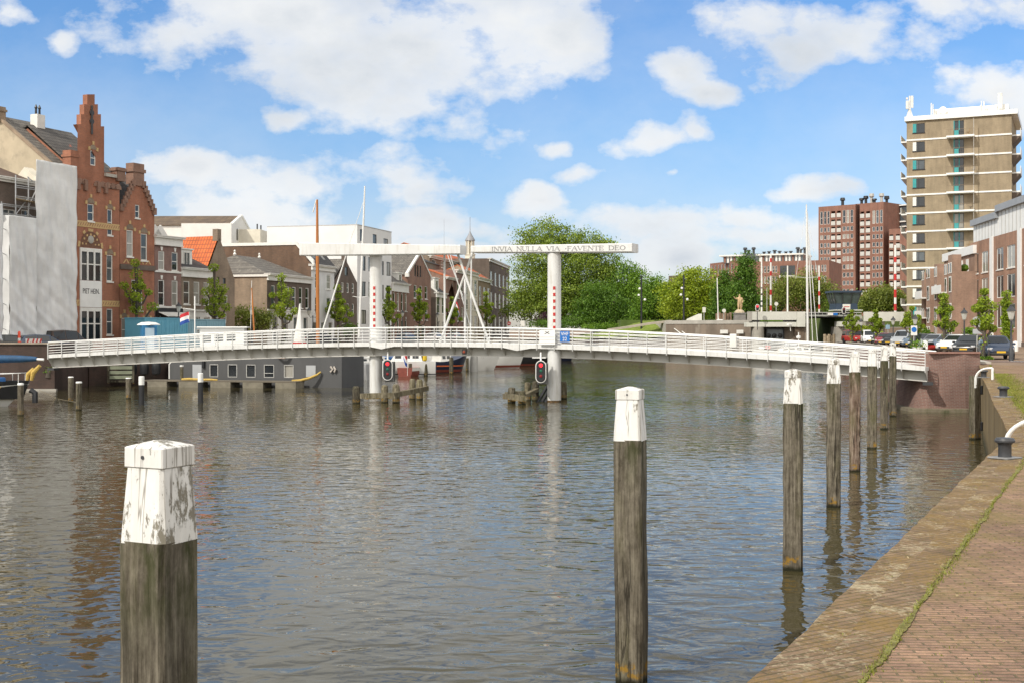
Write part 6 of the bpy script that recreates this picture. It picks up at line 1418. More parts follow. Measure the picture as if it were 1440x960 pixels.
    def ant(px,py0,py1,label,panels,d=117,fat=.09):
        a=P(px,py0,d); b=P(px,py1,d); t=thing('phone_antenna',label,'antenna',(a.x,a.y+2.,a.z),0,'antennas on the tan tower'); hh=b.z-a.z
        MB().tube((0,0,0),(0,0,hh),fat,n=6).build('pole',ALU,t)
        for (dx,z0,z1,w) in panels: MB().cbox((dx,-.1,hh*(z0+z1)/2),(w,.25,hh*(z1-z0)),0,.04).build('antenna_panel',WTRIM,t)
        if fat>.1: MB().prism([(-.7,0,0),(.7,0,0),(.12,0,hh*.5),(-.12,0,hh*.5)],(0,.2,0)).build('lattice_foot',ALU,t)
        return t
    bpy.data.objects.remove(t)
    ant(1285,166.5,132,'white phone antenna cluster at the left corner of the tower roof',[(-.45,.45,.8,.45),(.35,.5,1.0,.4),(-.5,.84,.93,.3)],fat=.14)
    ant(1315.5,159,142,'slim twin rooftop aerial left of the dish on the tower',[(.25,.1,.9,.1)])
    t=ant(1330.5,159,150,'white dish aerial on the tower plant room',[(0,.3,1.,.9)]); MB().lathe([(.02,0),(.5,-.15),(.62,-.3)],14,(.0,-.3,.7),'y').build('dish',WHITE,t,True)
    ant(1387,158,139,'grey ladder like aerial on the right half of the tower roof',[(.35,.5,.95,.18),(-.2,.2,.7,.1)],115)
    ant(1411.5,160,128,'tall white panel antenna at the right corner of the tower roof',[(.25,.3,1.,.55),(-.45,.1,.5,.12)],114.5,.14)
    # russet block far behind
    rows=[(296.6,315),(319.5,326),(330.3,336.6),(341.5,347.7),(350.7,357.2),(361.5,368),(372.8,379.3),(384,390.6),(395.5,401.7),(407,413),(418,424.5)]
    def block(label,a,b,top,cols,bal,depth,first2=True,grp=None):
        def wfx(lx,lz,ln):
            o=[]
            for c0,c1 in cols:
                for yt,yb in rows:
                    if yt<top: continue
                    o.append((lx(c0),lz(yb),lx(c1)-lx(c0),lz(yt)-lz(yb),'' if yb-yt<10 else 'm'))
            return o
        dm=(a[1]+b[1])/2
        # recessed balconies
        p0=Vector(XY(*a)); p1=Vector(XY(*b)); ln=(p1-p0).length; d=p1-p0
        lx=lambda px: (((px-720)/1000*p0.y/KY-p0.x)/(d.x-(px-720)/1000*d.y/KY))*ln; lz=lambda py: EYE-(py-464)*dm/1000-STREET
        eh=[];rr=[]
        brow=[(297,303.5),(309,314.5),(319,324.5),(329.5,335),(340.5,346),(351.5,357),(363,368.5),(373.5,379),(384.5,390),(395,400.5),(406,412),(417,423)]
        for c0,c1 in bal:
            for yt,yb in brow:
                if yt<top+3: continue
                eh.append((lx(c0),lz(yb),lx(c1),lz(yt)-.0,1.6))
        H=house('apartment_block',label,a,b,top,BR_BLK,('flat',),[],depth=depth,cat='apartment block',wfun=wfx,extra_holes=eh,group=grp)
        n=0
        for c0,c1 in bal:
            for yt,yb in brow:
                if yt<top+3: continue
                MB().bx(lx(c0)-.05,lx(c1)+.05,-.12,-.02,lz(yb)-.55,lz(yb)+.75).build('balcony_panel',mat('pale_balcony_panel',(.50,.50,.47),.5,.1,1),H.r)
        for yy in (349,380): 
            if yy>top: MB().bx(0,H.ln,-.1,-.003,lz(yy)-.2,lz(yy)).build('string_course',BR_SAL,H.r)
        return H
    g='russet apartment block volumes'
    H=block('left wing of the russet apartment block with two columns of recessed balconies',(1151,232),(1203,227),289.5,[(1153.5,1157),(1158.5,1162),(1163.5,1166.5),(1185,1189),(1190.5,1194.2),(1196,1199.7)],[(1169,1174.5),(1177,1182.3)],16,grp=g)
    for px,hh in ((1181,1.6),): MB().lathe([(.5,0),(.5,hh),(.9,hh+.2),(.7,hh+1.)],8,(H.lx(px),2,H.h)).build('roof_vent',BLACK,H.r)
    block('dark recessed strip between the two wings of the russet block',(1203,229.5),(1209,229),287,[(1204.2,1206.4)],[],14,grp=g)
    H=block('taller middle wing of the russet apartment block with rooftop vents',(1209,226.5),(1242.5,223),285.5,[(1227,1230.5),(1232,1235.7),(1237.5,1241)],[(1210,1215.3),(1218,1223.5)],16,grp=g)
    for px,hh in ((1206,2.),(1212,2.6),(1220,3.2),(1224,1.5),(1234,3.0)): MB().lathe([(.45,0),(.45,hh*.6),(.85,hh*.7),(.75,hh)],8,(H.lx(px),2.5,H.h)).build('roof_vent',BLACK if hh<3 else GREYP,H.r)
    H=block('angled right face of the russet block with one window column',(1242.7,223.1),(1258,231),288,[(1245.5,1248.5)],[],.4,grp=g); MB().lathe([(.45,0),(.45,2.4),(.9,2.6),(.8,3.6)],8,(H.lx(1258),2.5,H.h)).build('roof_vent',BLACK,H.r)
    H=block('lower right wing of the russet block with balcony columns beside the tower',(1250,221.5),(1290,219),321.5,[(1275,1280)],[(1251,1256),(1260,1265.3)],16,grp=g)
    H=house('glass_balconies','stack of glazed balconies at the right end of the russet block',(1258.5,228),(1275,226),290,GLASSM,('flat',),[],depth=8,cat='balcony stack')
    for y in (290,301.5,313,320): MB().bx(-.2,H.ln,-.5,-.003,H.lz(y),H.lz(y)+.35).build('balcony_slab',WTRIM,H.r)
    # long low red building
    def wf4(lx,lz,ln):
        o=[]
        for i in range(7): o.append((lx(1000.5+4.6*i),lz(385),.75,2.6,''))
        return o
    H=house('office_building','left end of the long red brick building with narrow lit windows',(998.5,205),(1034,196),369,BR_BLK,('flat',),[],depth=20,cat='building',wfun=wf4)
    MB().bx(H.lx(1011),H.ln+2,3,15,H.h,H.h+1.9).build('penthouse',GLASSM,H.r)
    def wf5(lx,lz,ln):
        o=[]
        for c in (1037.5,1042,1046,1070,1074.5,1079,1086,1090,1132,1136.5,1141,1146,1150,1155,1159):
            for yt,yb in ((374,383.5),(389,399)): o.append((lx(c),lz(yb),lx(c+2.8)-lx(c),lz(yt)-lz(yb),'m'))
        return o
    H=house('office_building','long red brick building with glazed penthouse strip behind the flagpoles',(1034.2,196),(1166,190),367.5,BR_BLK,('flat',),[],depth=22,cat='building',wfun=wf5,extra_holes=[])
    o=MB().bx(-4,H.lx(1127),2.5,14,H.h-.14,H.h+1.75).build('penthouse',GLASSM,H.r); MB().bx(-5,H.lx(1128),1.8,15,H.h+1.753,H.h+2.15).build('penthouse_roof',WTRIM,o)
    for k in range(24): xx=-3.8+k*(H.lx(1127)+3.5)/24; MB().bx(xx,xx+.5,2.4,2.497,H.h,H.h+1.75).build('pier',BR_BLK if k%3==0 else WTRIM,o)
    for px,hh in ((1041,2.2),(1046,1.5),(1053,2.2),(1068,.9),(1075,1.),(1083,1.3),(1090,1.),(1099,.8),(1106,.9),(1116,1.9),(1120,1.4),(1126,1.8)): MB().lathe([(.35,0),(.35,hh*.7),(.65,hh*.75),(.5,hh)],8,(H.lx(px),6,H.h+2.15)).build('roof_vent',IRON,H.r)
    MB().bx(H.lx(1097),H.lx(1118),-1.2,-.003,H.lz(391),H.lz(388)).build('balcony',WTRIM,H.r); MB().bx(H.lx(1097),H.lx(1118),-.05,-.003,H.lz(387.8),H.lz(374)).build('dark_loggia',GLASSD,H.r)
    H=house('brick_house','distant house roof with brick chimney showing between the trees',(905,165),(950,160),412,BR_DRK,('ridge',398,6),[],depth=10,roofm=T_DRK); MB().cbox((H.lx(936),3,H.lz(398)),(2.6,1.6,3.2)).build('chimney',BR_DRK,H.roof)

right_bank()
# ================= the lock, statue, poles ==========================================
def lock():
    def X(px,d): return (px-720)*d/1000
    d=104.2; Y=KY*d
    road=6.35
    t=thing('lock_bridge','concrete road bridge over the lock with pale parapets and dark opening','bridge',(0,0,0))
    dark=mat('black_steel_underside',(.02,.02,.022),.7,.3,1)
    z=lambda py,dd=d: ZZ(py,dd)
    def bxp(p0,p1,y0,y1,Y0,Y1,m,nm,par=None): return MB().bx(X(p0,d),X(p1,d),Y0,Y1,z(y1),z(y0)).build(nm,m,par or t)
    bxp(1052,1119,438.6,450.3,Y-.6,Y-.1,CONCL,'parapet'); bxp(1119.3,1131,438.6,459.8,Y-.7,Y+12,CONCL,'end_block'); bxp(1051.5,1056,438.4,452,Y-.65,Y+.5,CONC,'parapet_post')
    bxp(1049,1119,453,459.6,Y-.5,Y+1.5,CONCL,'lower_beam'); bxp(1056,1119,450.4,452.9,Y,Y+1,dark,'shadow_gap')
    MB().cbox((X(1084,d),Y-.3,z(451.5)),(3.4,.5,.35),0,.1).build('ledge_weeds',LEAF_MID,t)
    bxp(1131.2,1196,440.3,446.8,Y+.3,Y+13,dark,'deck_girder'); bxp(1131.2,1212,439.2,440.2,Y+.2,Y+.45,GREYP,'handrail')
    for k in range(13): bxp(1133+6*k,1133.4+6*k,440.2,443,Y+.24,Y+.4,GREYP,'rail_post')
    bxp(1131.2,1212,443,445.2,Y+.1,Y+.28,mat('grey_green_fascia',(.30,.31,.28),.7,.15,.8),'fascia')
    for p0,p1,m in ((1164,1171.5,WTRIM),(1171.8,1178,BLUE)): bxp(p0,p1,440.4,443.6,Y-.02,Y+.08,m,'bridge_board')
    # right side
    bxp(1212,1262,439,452,Y-1.2,Y-.8,CONCL,'parapet'); MB().prism([(X(1262.2,d),Y-1.2,z(439)),(X(1270,d),Y-1.2,z(439)),(X(1262.2,d),Y-1.2,z(458))],(0,.4,0)).build('wing_panel',CONCL,t)
    bxp(1178.5,1187,452.3,459.2,Y-.6,Y+2,CONCL,'corbel'); bxp(1180,1243,452.6,459.4,Y-.4,Y+2,CONC,'lower_beam'); bxp(1200,1212,445,452.5,Y-.3,Y+1,CONC,'beam_end')
    q=MB().bx(X(1176,d),X(1196,d),Y+.05,Y+3,-2,z(459.6)).build('right_pier',mat('block_masonry',(.33,.31,.27),.85,.2,1.5),t)
    MB().bx(X(1196.3,d),X(1300,d),Y+.8,Y+1.3,STREET,z(460)).build('retaining_wall',CONC,t)
    MB().bx(X(1243,d),X(1285,d),Y-.9,Y-.5,z(474),z(461)).build('garden_wall',mat('garden_wall_brown',(.25,.19,.14),.9,.15,1),t)
    for k in range(5): MB().tube((X(1160+3.1*k+(k%2),d-7),KY*(d-7),-1),(X(1160+3.1*k+(k%2),d-7),KY*(d-7),ZZ(470+(k%2)*2,d-7)),.22,n=9).build('dolphin_pile',mat('pale_weathered_pile',(.30,.24,.16),.9,.3,4),t)
    # left: pier and lock gate panel
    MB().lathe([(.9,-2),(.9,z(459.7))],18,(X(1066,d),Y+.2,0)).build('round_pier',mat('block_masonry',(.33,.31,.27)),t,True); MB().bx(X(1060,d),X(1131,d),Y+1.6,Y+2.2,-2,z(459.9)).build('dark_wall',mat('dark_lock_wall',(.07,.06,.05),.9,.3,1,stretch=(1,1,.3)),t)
    g=MB().bx(X(1081,d),X(1103.5,d),Y+1.2,Y+1.5,z(485),z(463)).build('lock_gate',mat('grey_blue_gate',(.33,.37,.40),.6,.15,.8),t)
    for px in (1083,1091,1099.5): MB().lathe([(.35,0),(.35,-.25),(.1,-.3)],10,(X(px,d),Y+1.19,z(472)),'y').build('gate_fender',BLACK,g)
    MB().bx(X(1079.5,d),X(1105,d),Y+1.0,Y+1.57,z(462.8),z(461)).bx(X(1079.5,d),X(1080.9,d),Y+1.0,Y+1.57,z(486),z(462.8)).bx(X(1103.6,d),X(1105,d),Y+1.0,Y+1.57,z(486),z(462.8)).build('gate_frame',IRON,t)
    MB().bx(X(1117,d),X(1130,d),Y-.2,Y+3,-2,z(460)).build('pier',mat('rusty_pier',(.15,.11,.08),.9,.3,1.5,stretch=(1,1,.3)),t)
    # raised ground behind the lock
    mb=MB().prism([(43.2,KY*104.5,2.3),(36,KY*106.4,2.3),(30,KY*107.4,2.3),(24.3,KY*111.4,2.3),(24.3,KY*130,2.3),(43.2,KY*130,2.3)],(0,0,3.2)); struct(mb.build('lock_quay',CONC)); 
    m=MB().bx(48.6,96,KY*107,KY*170,2.3,6.3); struct(m.build('road_embankment',mat('embankment_grass',(.10,.14,.03),.95,.3,.6)))
    m=MB().bx(20,44.3,KY*130.3,KY*170,2.3,6.0); struct(m.build('park_ground',mat('park_grass',(.08,.12,.025),.95,.3,.6)))
    # grass bank, rising to the right
    mb=MB(); nx,ny=26,18
    for i in range(nx+1):
        for j in range(ny+1):
            x=9+15.5*i/nx; k=j/ny; d0=np.interp(x,[8,14,19,24,26],[135,127,118,111,109])+.7; dd=d0+(142-d0)*k
            zz=STREET+.05+3.3*min(1,max(0,(x-9.5)/14.5))**1.2*min(1,.22+k*2.2)+.12*math.sin(3*x+dd)
            mb.v.append((x,KY*dd,zz))
    for i in range(nx):
        for j in range(ny): k=i*(ny+1)+j; mb.f.append((k,k+ny+1,k+ny+2,k+1))
    struct(mb.build('grass_bank',mat('bank_grass',(.15,.20,.025),.95,.35,1.2,.5,15),smooth=True))
    mb=MB(); pts=[P(855,465.5,121),P(885,461.5,118),P(915,456.5,115.5),P(945,453.2,113)]
    for a,b in zip(pts[:-1],pts[1:]): mb.prism([a,b,b+Vector((0,2.2,.02)),a+Vector((0,2.2,.02))],(0,0,.35))
    struct(mb.build('path',mat('pale_path',(.36,.32,.26),.9,.15,1)))
    t=thing('stair_rail','pair of white stair handrails on the grass bank by the lock','handrail',P(937,452,112)); o=t.location
    for k in (0,1): MB().tube(P(936+6*k,452.5,112)-o,P(961+6*k,472,108.5)-o,.07,n=6).build('rail',WTRIM,t)
    t=thing('ramp_parapet','pale concrete ramp parapet left of the statue','parapet',P(966,451,114)); o=t.location
    MB().prism([P(966,452,114)-o,P(987,452,112)-o,P(987,441.5,112)-o,P(983,441.5,112.3)-o,P(966,449,114)-o],(0,.5,0)).build('panel',CONCL,t)
    # small plates on the lock wall
    for px,w,lb in ((1020.5,11,'left of two blank white plates on the lock wall'),(1042,9.5,'right of two blank white plates on the lock wall')):
        a=P(px,466.6,105.6); t=tag(MB().cbox((0,0,0),(w*.1056,.06,.55),-.1,.01).build('wall_plate',WTRIM),lb,'plate',None); t.location=(a.x,KY*(106+ (36-a.x)/6.*1.0)-.45 if a.x<36 else KY*104.9,a.z)
    for px,py,h_,lb,round_ in ((990,446,14,'small grey information board on a post by the ramp',0),(1018,447,12,'small round white sign on a post left of the statue',1),(1091.5,438.5,13,'round pale sign on a pole above the lock parapet',1)):
        a=P(px,py+4,109.5); t=thing('sign_post',lb,'sign',a); hh=h_*.1095; MB().tube((0,0,-.3),(0,0,hh+.3),.05,n=6).build('pole',GREYP,t)
        (MB().lathe([(.3,0),(.3,-.04)],14,(0,-.06,hh+.2),'y') if round_ else MB().cbox((0,-.07,hh),(.5,.05,.8))).build('panel',CONCL,t)
    # pillars of the fence by the statue
    for k,px in enumerate((1010,1014,1020,1024)):
        pass
    t=thing('stone_screen','low row of brown stone pillars left of the statue','balustrade',P(1008,451,110)); 
    for k in range(6): MB().cbox((k*.42,0,.55),(.3,.4,1.1+.35*(k%2))).build('pillar',mat('brown_stone_pillar',(.22,.15,.10),.9,.2,2),t)
    t=thing('white_kiosk_box','white box on the lock wall coping below the leaning pole','cabinet',P(1012,456,107)); MB().cbox((0,0,.35),(.85,.6,.75),0,.03).build('body',WHITE,t); MB().cbox((0,0,-.1),(.6,.5,.25)).build('foot',CONC,t)
    # poles
    def pole(px,y0,y1,dd,r,label,bands=None,m=WTRIM,lean=0,cat='pole',c2=None):
        a=P(px,y0,dd); b=P(px+lean,y1,dd); t=thing('flag_pole' if not bands else 'barrier_pole',label,cat,a); v=b-a; MB().tube((0,0,-.5),v,r,r*.8,10).build('shaft',m,t,True)
        for f0,f1 in bands or (): MB().tube(v*f0,v*f1,r*1.06,r*1.03,10).build('band',c2 or RED,t,True)
        return t
    pole(1010,447,391,107,.09,'leaning white pole on the lock wall left of the statue',lean=-1.5)
    pole(1071,438,362,107,.13,'white pole with dark bands beside the lock parapet',[(.08,.11),(.17,.2),(.3,.33),(.42,.44)],c2=IRON)
    pole(1084,437,358,108,.15,'raised red and white barrier pole over the left lock parapet',[(.0,.09),(.28,.37),(.62,.70),(.86,.93)])
    pole(1107.5,438,374,108,.13,'plain white flagpole on the lock between two barrier poles')
    pole(1152,438,374,108,.13,'red and white barrier pole right of the tall yacht mast',[(.05,.15),(.34,.44),(.68,.76)])
    pole(1259,437,345,106,.20,'thick red and white raised barrier arm near the tan tower',[(.0,.10),(.20,.32),(.46,.56),(.74,.82)])
    pole(1078.5,439,405,112,.06,'thin grey lamp pole between the flagpoles',m=GREYP)
    # ship signals on the lock
    for px,dd,y0,y1,lb in ((1065,103.2,462,433,'red ship signal with white border on the left lock pier'),(1186.5,103,470,437,'dark ship signal with white border right of the lock opening')):
        a=P(px,y0,dd); c=P(px,y1,dd); hh=c.z-a.z; t=thing('ship_signal',lb,'signal light',a,0,'ship signals at the lock'); MB().tube((0,0,-.2),(0,0,hh),.06,n=6).build('pole',IRON,t)
        w,h2=.42,.85
        def ov(w,h,y0,y1): r=w/2; p=[(r*math.cos(R(k)),y0,hh+(h/2-r)+r*math.sin(R(k))) for k in range(0,181,20)]+[(r*math.cos(R(k)),y0,hh-(h/2-r)+r*math.sin(R(k))) for k in range(180,361,20)]; return MB().prism(p,(0,y1-y0,0))
        ov(.58,1.0,-.1,0).build('rim',WTRIM,t); ov(.42,.84,-.12,-.102).build('panel',BLACK,t); MB().lathe([(.14,0),(.1,-.04),(.01,-.05)],12,(0,-.122,hh+.18),'y').build('lamp',bpy.data.materials['lit_red_lamp'] if px<1100 else mat('dark_red_lens',(.22,.01,.015)),t,True)
    t=thing('camera_box','white surveillance camera on the lock pier','camera',P(1110,457,103.6)); MB().cbox((0,0,0),(.7,.4,.35),.5,.04).build('housing',WHITE,t); MB().tube((.2,0,-.9),(.1,0,-.1),.06,n=6).build('bracket',WTRIM,t)
    # control cabin
    dd=112; a=P(1186,436,dd); t=thing('control_cabin','dark glazed bridge control cabin with flared windows above the lock','control cabin',a); s=.112
    wb,wt=3.5/2*1.0,4.25/2; z0,z1,z2=0,.95,2.65
    MB().add([(-wb,-wb,z0),(wb,-wb,z0),(wb,wb,z0),(-wb,wb,z0),(-wb*.98,-wb*.98,z1),(wb*.98,-wb*.98,z1),(wb*.98,wb*.98,z1),(-wb*.98,wb*.98,z1)],[(0,3,2,1),(4,5,6,7),(0,1,5,4),(1,2,6,5),(2,3,7,6),(3,0,4,7)]).build('lower_panel',mat('dark_blue_panel',(.03,.05,.085),.5,.1,1),t)
    MB().add([(-wb*.96,-wb*.96,z1+.003),(wb*.96,-wb*.96,z1+.003),(wb*.96,wb*.96,z1+.003),(-wb*.96,wb*.96,z1+.003),(-wt,-wt,z2),(wt,-wt,z2),(wt,wt,z2),(-wt,wt,z2)],[(0,3,2,1),(4,5,6,7),(0,1,5,4),(1,2,6,5),(2,3,7,6),(3,0,4,7)]).build('glazing',GLASSM,t)
    mb=MB()
    for f in (-1,-.36,.36,1): mb.tube((f*wb*.97,-wb*.98,z1),(f*wt*1.01,-wt*1.01,z2),.09,n=6)
    for f in (-.3,.4,1): mb.tube((wb*.98,f*wb,z1),(wt*1.01,f*wt,z2),.08,n=6); mb.tube((-wb*.98,f*wb,z1),(-wt*1.01,f*wt,z2),.08,n=6)
    mb.build('mullion',IRON,t); MB().bx(-wt-.2,wt+.2,-wt-.2,wt+.2,z2+.003,z2+.3).build('roof',mat('dark_blue_roof',(.035,.055,.09),.5,.1,1),t); MB().bx(-wb-.1,wb+.7,-wb-.3,wb+.1,-.15,-.003).build('floor_slab',CONCL,t)
    bd_=MB().bx(-.6,.6,-wb-.06,-wb-.01,.1,.85).build('name_board',WTRIM,t); MB().bx(-.45,.45,-wb-.075,-wb-.063,.38,.5).build('red_line',RED,bd_)
    MB().cbox((0,0,-2.2),(2.6,2.6,4.0)).build('base',BR_DRK,t)
    # statue on its pedestal
    dd=108.2; a=P(1040,451.3,dd); t=thing('statue','sandstone statue of a standing cloaked man with raised arm on a grey pedestal','statue',a)
    MB().bx(-.80,.80,-.75,.75,0,1.05).bx(-.9,.9,-.85,.85,1.053,1.2).build('pedestal',mat('grey_pedestal_stone',(.20,.19,.18),.85,.2,2),t)
    MB().lathe([(.80,1.203),(.72,1.45),(.5,1.62),(.45,1.7)],10).build('rock_base',mat('pale_pedestal_stone',(.46,.38,.27),.85,.2,3),t)
    sk=[((0,0,2.75),.26),((0,0,3.15),.30),((0,0,3.45),.33),((0,0,3.62),.13),((.0,-.03,3.85),.17),((.0,-.02,4.0),.12),  # 0-5 pelvis..head
        ((-.17,0,2.6),.19),((-.18,-.08,2.15),.15),((-.16,0,1.72),.11),((-.18,-.2,1.70),.09),((.17,0,2.6),.19),((.22,.05,2.15),.15),((.22,.1,1.72),.11),((.25,-.1,1.70),.09),
        ((-.38,0,3.42),.13),((-.62,-.12,3.3),.10),((-.85,-.28,3.55),.08),((-.95,-.3,3.65),.07),((.38,0,3.4),.13),((.5,.02,3.05),.11),((.42,-.15,2.78),.08),((.36,-.22,2.72),.07),
        ((.1,.3,3.3),.28),((.22,.34,2.6),.30),((.3,.32,1.95),.24)]
    ed=[(0,1),(1,2),(2,3),(3,4),(4,5),(0,6),(6,7),(7,8),(8,9),(0,10),(10,11),(11,12),(12,13),(2,14),(14,15),(15,16),(16,17),(2,18),(18,19),(19,20),(20,21),(2,22),(22,23),(23,24)]
    me=bpy.data.meshes.new('figure'); me.from_pydata([p for p,_ in sk],ed,[]); o=bpy.data.objects.new('figure',me); COL.objects.link(o); o.parent=t
    sm=o.modifiers.new('skin','SKIN'); o.modifiers.new('sub','SUBSURF').levels=2; o.modifiers['sub'].render_levels=2
    for v,(p,r) in zip(me.skin_vertices[0].data,sk): v.radius=(r,r); 
    me.skin_vertices[0].data[0].use_root=True
    me.materials.append(mat('warm_sandstone',(.50,.36,.20),.85,.2,4))
lock()
# ================= trees, lamps, cars, signs ========================================
def limbs(mb,rg,base,height,r,lobes,n=9):
    """trunk and boughs reaching into the crown"""
    top=base+Vector((0,0,height)); mb.path([base-Vector((0,0,.3)),base+Vector((rg.uniform(-.1,.1),0,height*.5)),top],[r*1.25,r,r*.8],9)
    for k in range(n):
        l=rg.choice(lobes); e=Vector(l[0])+Vector((rg.uniform(-.7,.7)*l[1][0],rg.uniform(-.7,.7)*l[1][1],rg.uniform(-.5,.6)*l[1][2])); s=base+Vector((0,0,height*rg.uniform(.6,1)))
        m=s.lerp(e,.5)+Vector((0,0,rg.uniform(.0,.8))); mb.path([s,m,e],[r*.5,r*.3,r*.08],6)
def tree(label,px,d,lobespx,m,leaf=.34,nclump=260,nleaf=60,spread=.8,trunk=True,tr=.45,name='tree',cat='tree',seed=1,group=None,zb=STREET,dr=1.0):
    base=G(px,d,zb); t=thing(name,label,cat,base,0,group); rng=np.random.default_rng(seed); rg=random.Random(seed); lobes=[]
    for i,(lx_,ly_,rx,ry) in enumerate(lobespx):
        c=P(lx_,ly_,d)-base; lobes.append(((c.x,c.y+rg.uniform(-.35,.35)*rx*d/1000*dr,c.z),(rx*d/1000,rx*d/1000*dr,ry*d/1000)))
    pts=clumps(rng,lobes,nclump,nleaf,spread); pts=pts[pts[:,2]>.05]
    obj('crown' if trunk else 'foliage',leafmesh('crown',pts,leaf,m,rng),t)
    lo=min(l[0][2]-l[1][2] for l in lobes); mb=MB(); hh=max(1.2,lo+1.0) if trunk else .5
    limbs(mb,rg,Vector((0,0,0)),hh,tr if trunk else tr*.5,lobes); mb.build('trunk' if trunk else 'stem',BARK,t,True)
    return t
def big_trees():
    tree('great olive green plane tree behind the lettered balance beam',778,143,[(775,362,52,50),(745,402,36,42),(815,382,52,56),(790,418,70,36),(758,334,32,25),(735,430,26,24),(822,348,28,24),(800,440,60,18),(838,410,32,34),(848,365,24,30),(864,394,24,28),(722,425,14,20)],LEAF_BIG,.40,1150,62,.85,tr=.7,seed=3)
    tree('rounded lighter green tree right of the great plane tree',878,141,[(878,402,26,32),(888,425,24,30),(862,425,26,30),(893,396,14,18),(897,418,20,30)],LEAF_MID,.38,360,50,.8,seed=4)
    tree('deep green tree under the right end of the balance beam',848,137,[(845,425,34,32),(826,440,26,20),(868,440,26,20)],LEAF_DARK,.34,300,56,.75,seed=5)
    tree('dark flowering hedge at the foot of the plane trees',858,136,[(842,449,32,11),(880,447,30,10),(815,452,22,9),(780,455,40,7)],LEAF_DARK,.28,260,45,.5,trunk=False,name='hedge',cat='hedge',seed=6)
    tree('bright green low shrubs on the bank below the dark hedge',880,133,[(856,459,16,4),(892,456,10,4),(836,460,16,4)],LEAF_MID,.22,110,40,.35,trunk=False,name='shrub',cat='shrub',seed=7)
    tree('mid green tree between the two tall dark lamp posts',925,132,[(922,420,27,28),(908,444,18,14),(940,442,18,16)],LEAF_MID,.36,230,52,.75,seed=8)
    tree('fresh yellow green tree right of the second tall lamp post',972,122,[(975,402,30,28),(955,420,28,26),(992,424,26,28),(970,436,38,18),(1003,412,14,20)],LEAF_YEL,.35,420,58,.75,seed=9)
    tree('dark conical tree directly left of the statue',1017,119,[(1017,420,14,28),(1015,438,18,14),(1019,398,8,16)],LEAF_DARK,.32,230,58,.6,seed=10,zb=5.6)
    tree('tall dark green poplar tree rising behind the statue',1047,117,[(1048,376,9,22),(1046,400,15,28),(1050,424,19,22),(1036,424,14,20)],LEAF_DARK,.32,330,62,.6,seed=11,zb=5.6)
    tree('thin bronze green tree behind the flagpoles, left one',1097,136,[(1092,415,22,22),(1110,408,20,24),(1078,430,18,14)],LEAF_OLV,.34,200,40,.9,seed=12,zb=6)
    tree('thin bronze green tree behind the tall yacht mast',1142,138,[(1138,405,22,30),(1158,415,16,24),(1124,422,18,22)],LEAF_OLV,.34,230,42,.9,seed=13,zb=6)
    tree('soft willow like tree between the control cabin and the tower',1235,131,[(1236,420,26,16),(1254,424,22,16),(1218,428,18,12),(1272,428,12,14)],LEAF_OLV,.34,280,48,.8,seed=14,zb=6)
    tree('low bushy tree left of the control cabin',1180,150,[(1176,425,16,14),(1200,428,18,12),(1160,430,14,12)],LEAF_MID,.36,150,42,.8,seed=15,zb=6)
    tree('dark green tree row far behind the lamp posts',950,160,[(890,446,40,16),(940,448,40,16),(990,446,34,16),(1030,444,24,16)],LEAF_DARK,.42,300,45,.9,trunk=False,name='hedge',cat='hedge',seed=16)
    tree('purple leaved shrub left of the right bridge pillar',768,140,[(768,450,13,10),(757,454,9,7)],mat('purple_leaf',(.09,.035,.06),.6,.3,3),.25,70,40,.4,trunk=False,name='shrub',cat='shrub',seed=17)
    tree('yellow green shrubs behind the red car by the lock',1215,101,[(1212,466,14,7),(1226,467,10,6),(1200,470,8,5)],LEAF_YEL,.22,120,40,.3,trunk=False,name='shrub',cat='shrub',seed=18)
    tree('climber bush over the beige brick side wall and its doorway',347,73.5,[(340,445,16,14),(360,450,20,16),(375,455,14,14)],LEAF_OLV,.22,160,26,.35,trunk=False,name='climber',cat='climber',seed=19)
    tree('green shrub before the dark umber gable house',490,88,[(490,462,10,8),(482,466,7,6)],LEAF_MID,.2,70,34,.3,trunk=False,name='shrub',cat='shrub',seed=20)
    tree('ivy tuft hanging over the left abutment corner',69,49.7,[(71,517,4,7),(66,524,4,6)],LEAF_MID,.14,30,24,.1,trunk=False,name='ivy',cat='ivy',seed=21,zb=1.2,dr=.5)
    # clipped topiary
    for k,(p,y0,y1,w) in enumerate(((1301,478,463,7),(1307.5,480,469,8))):
        tree(['tall clipped green shrub before the stepped apartments','lower clipped green shrub before the stepped apartments'][k],p,82,[(p,(y0+y1)/2,w*.7,(y0-y1)/2)],LEAF_MID,.16,60,60,.16,trunk=False,tr=.15,name='topiary',cat='topiary',seed=30+k)
    tree('rounded shrub with pale tips beside the round road sign',1364,62,[(1362,470,6,10),(1368,475,6,7)],LEAF_MID,.15,60,50,.16,trunk=False,name='shrub',cat='shrub',seed=33)
    for k,(p,d) in enumerate(((1380.5,43.2),(1391,43.4))):
        tree(['small weed clump left of the pollard by the dark car','small weed clump right of the pollard by the dark car'][k],p,d,[(p,503.5,3,3)],LEAF_MID,.09,24,40,.06,trunk=False,tr=.03,name='weed_clump',cat='weeds',seed=36+k)
big_trees()
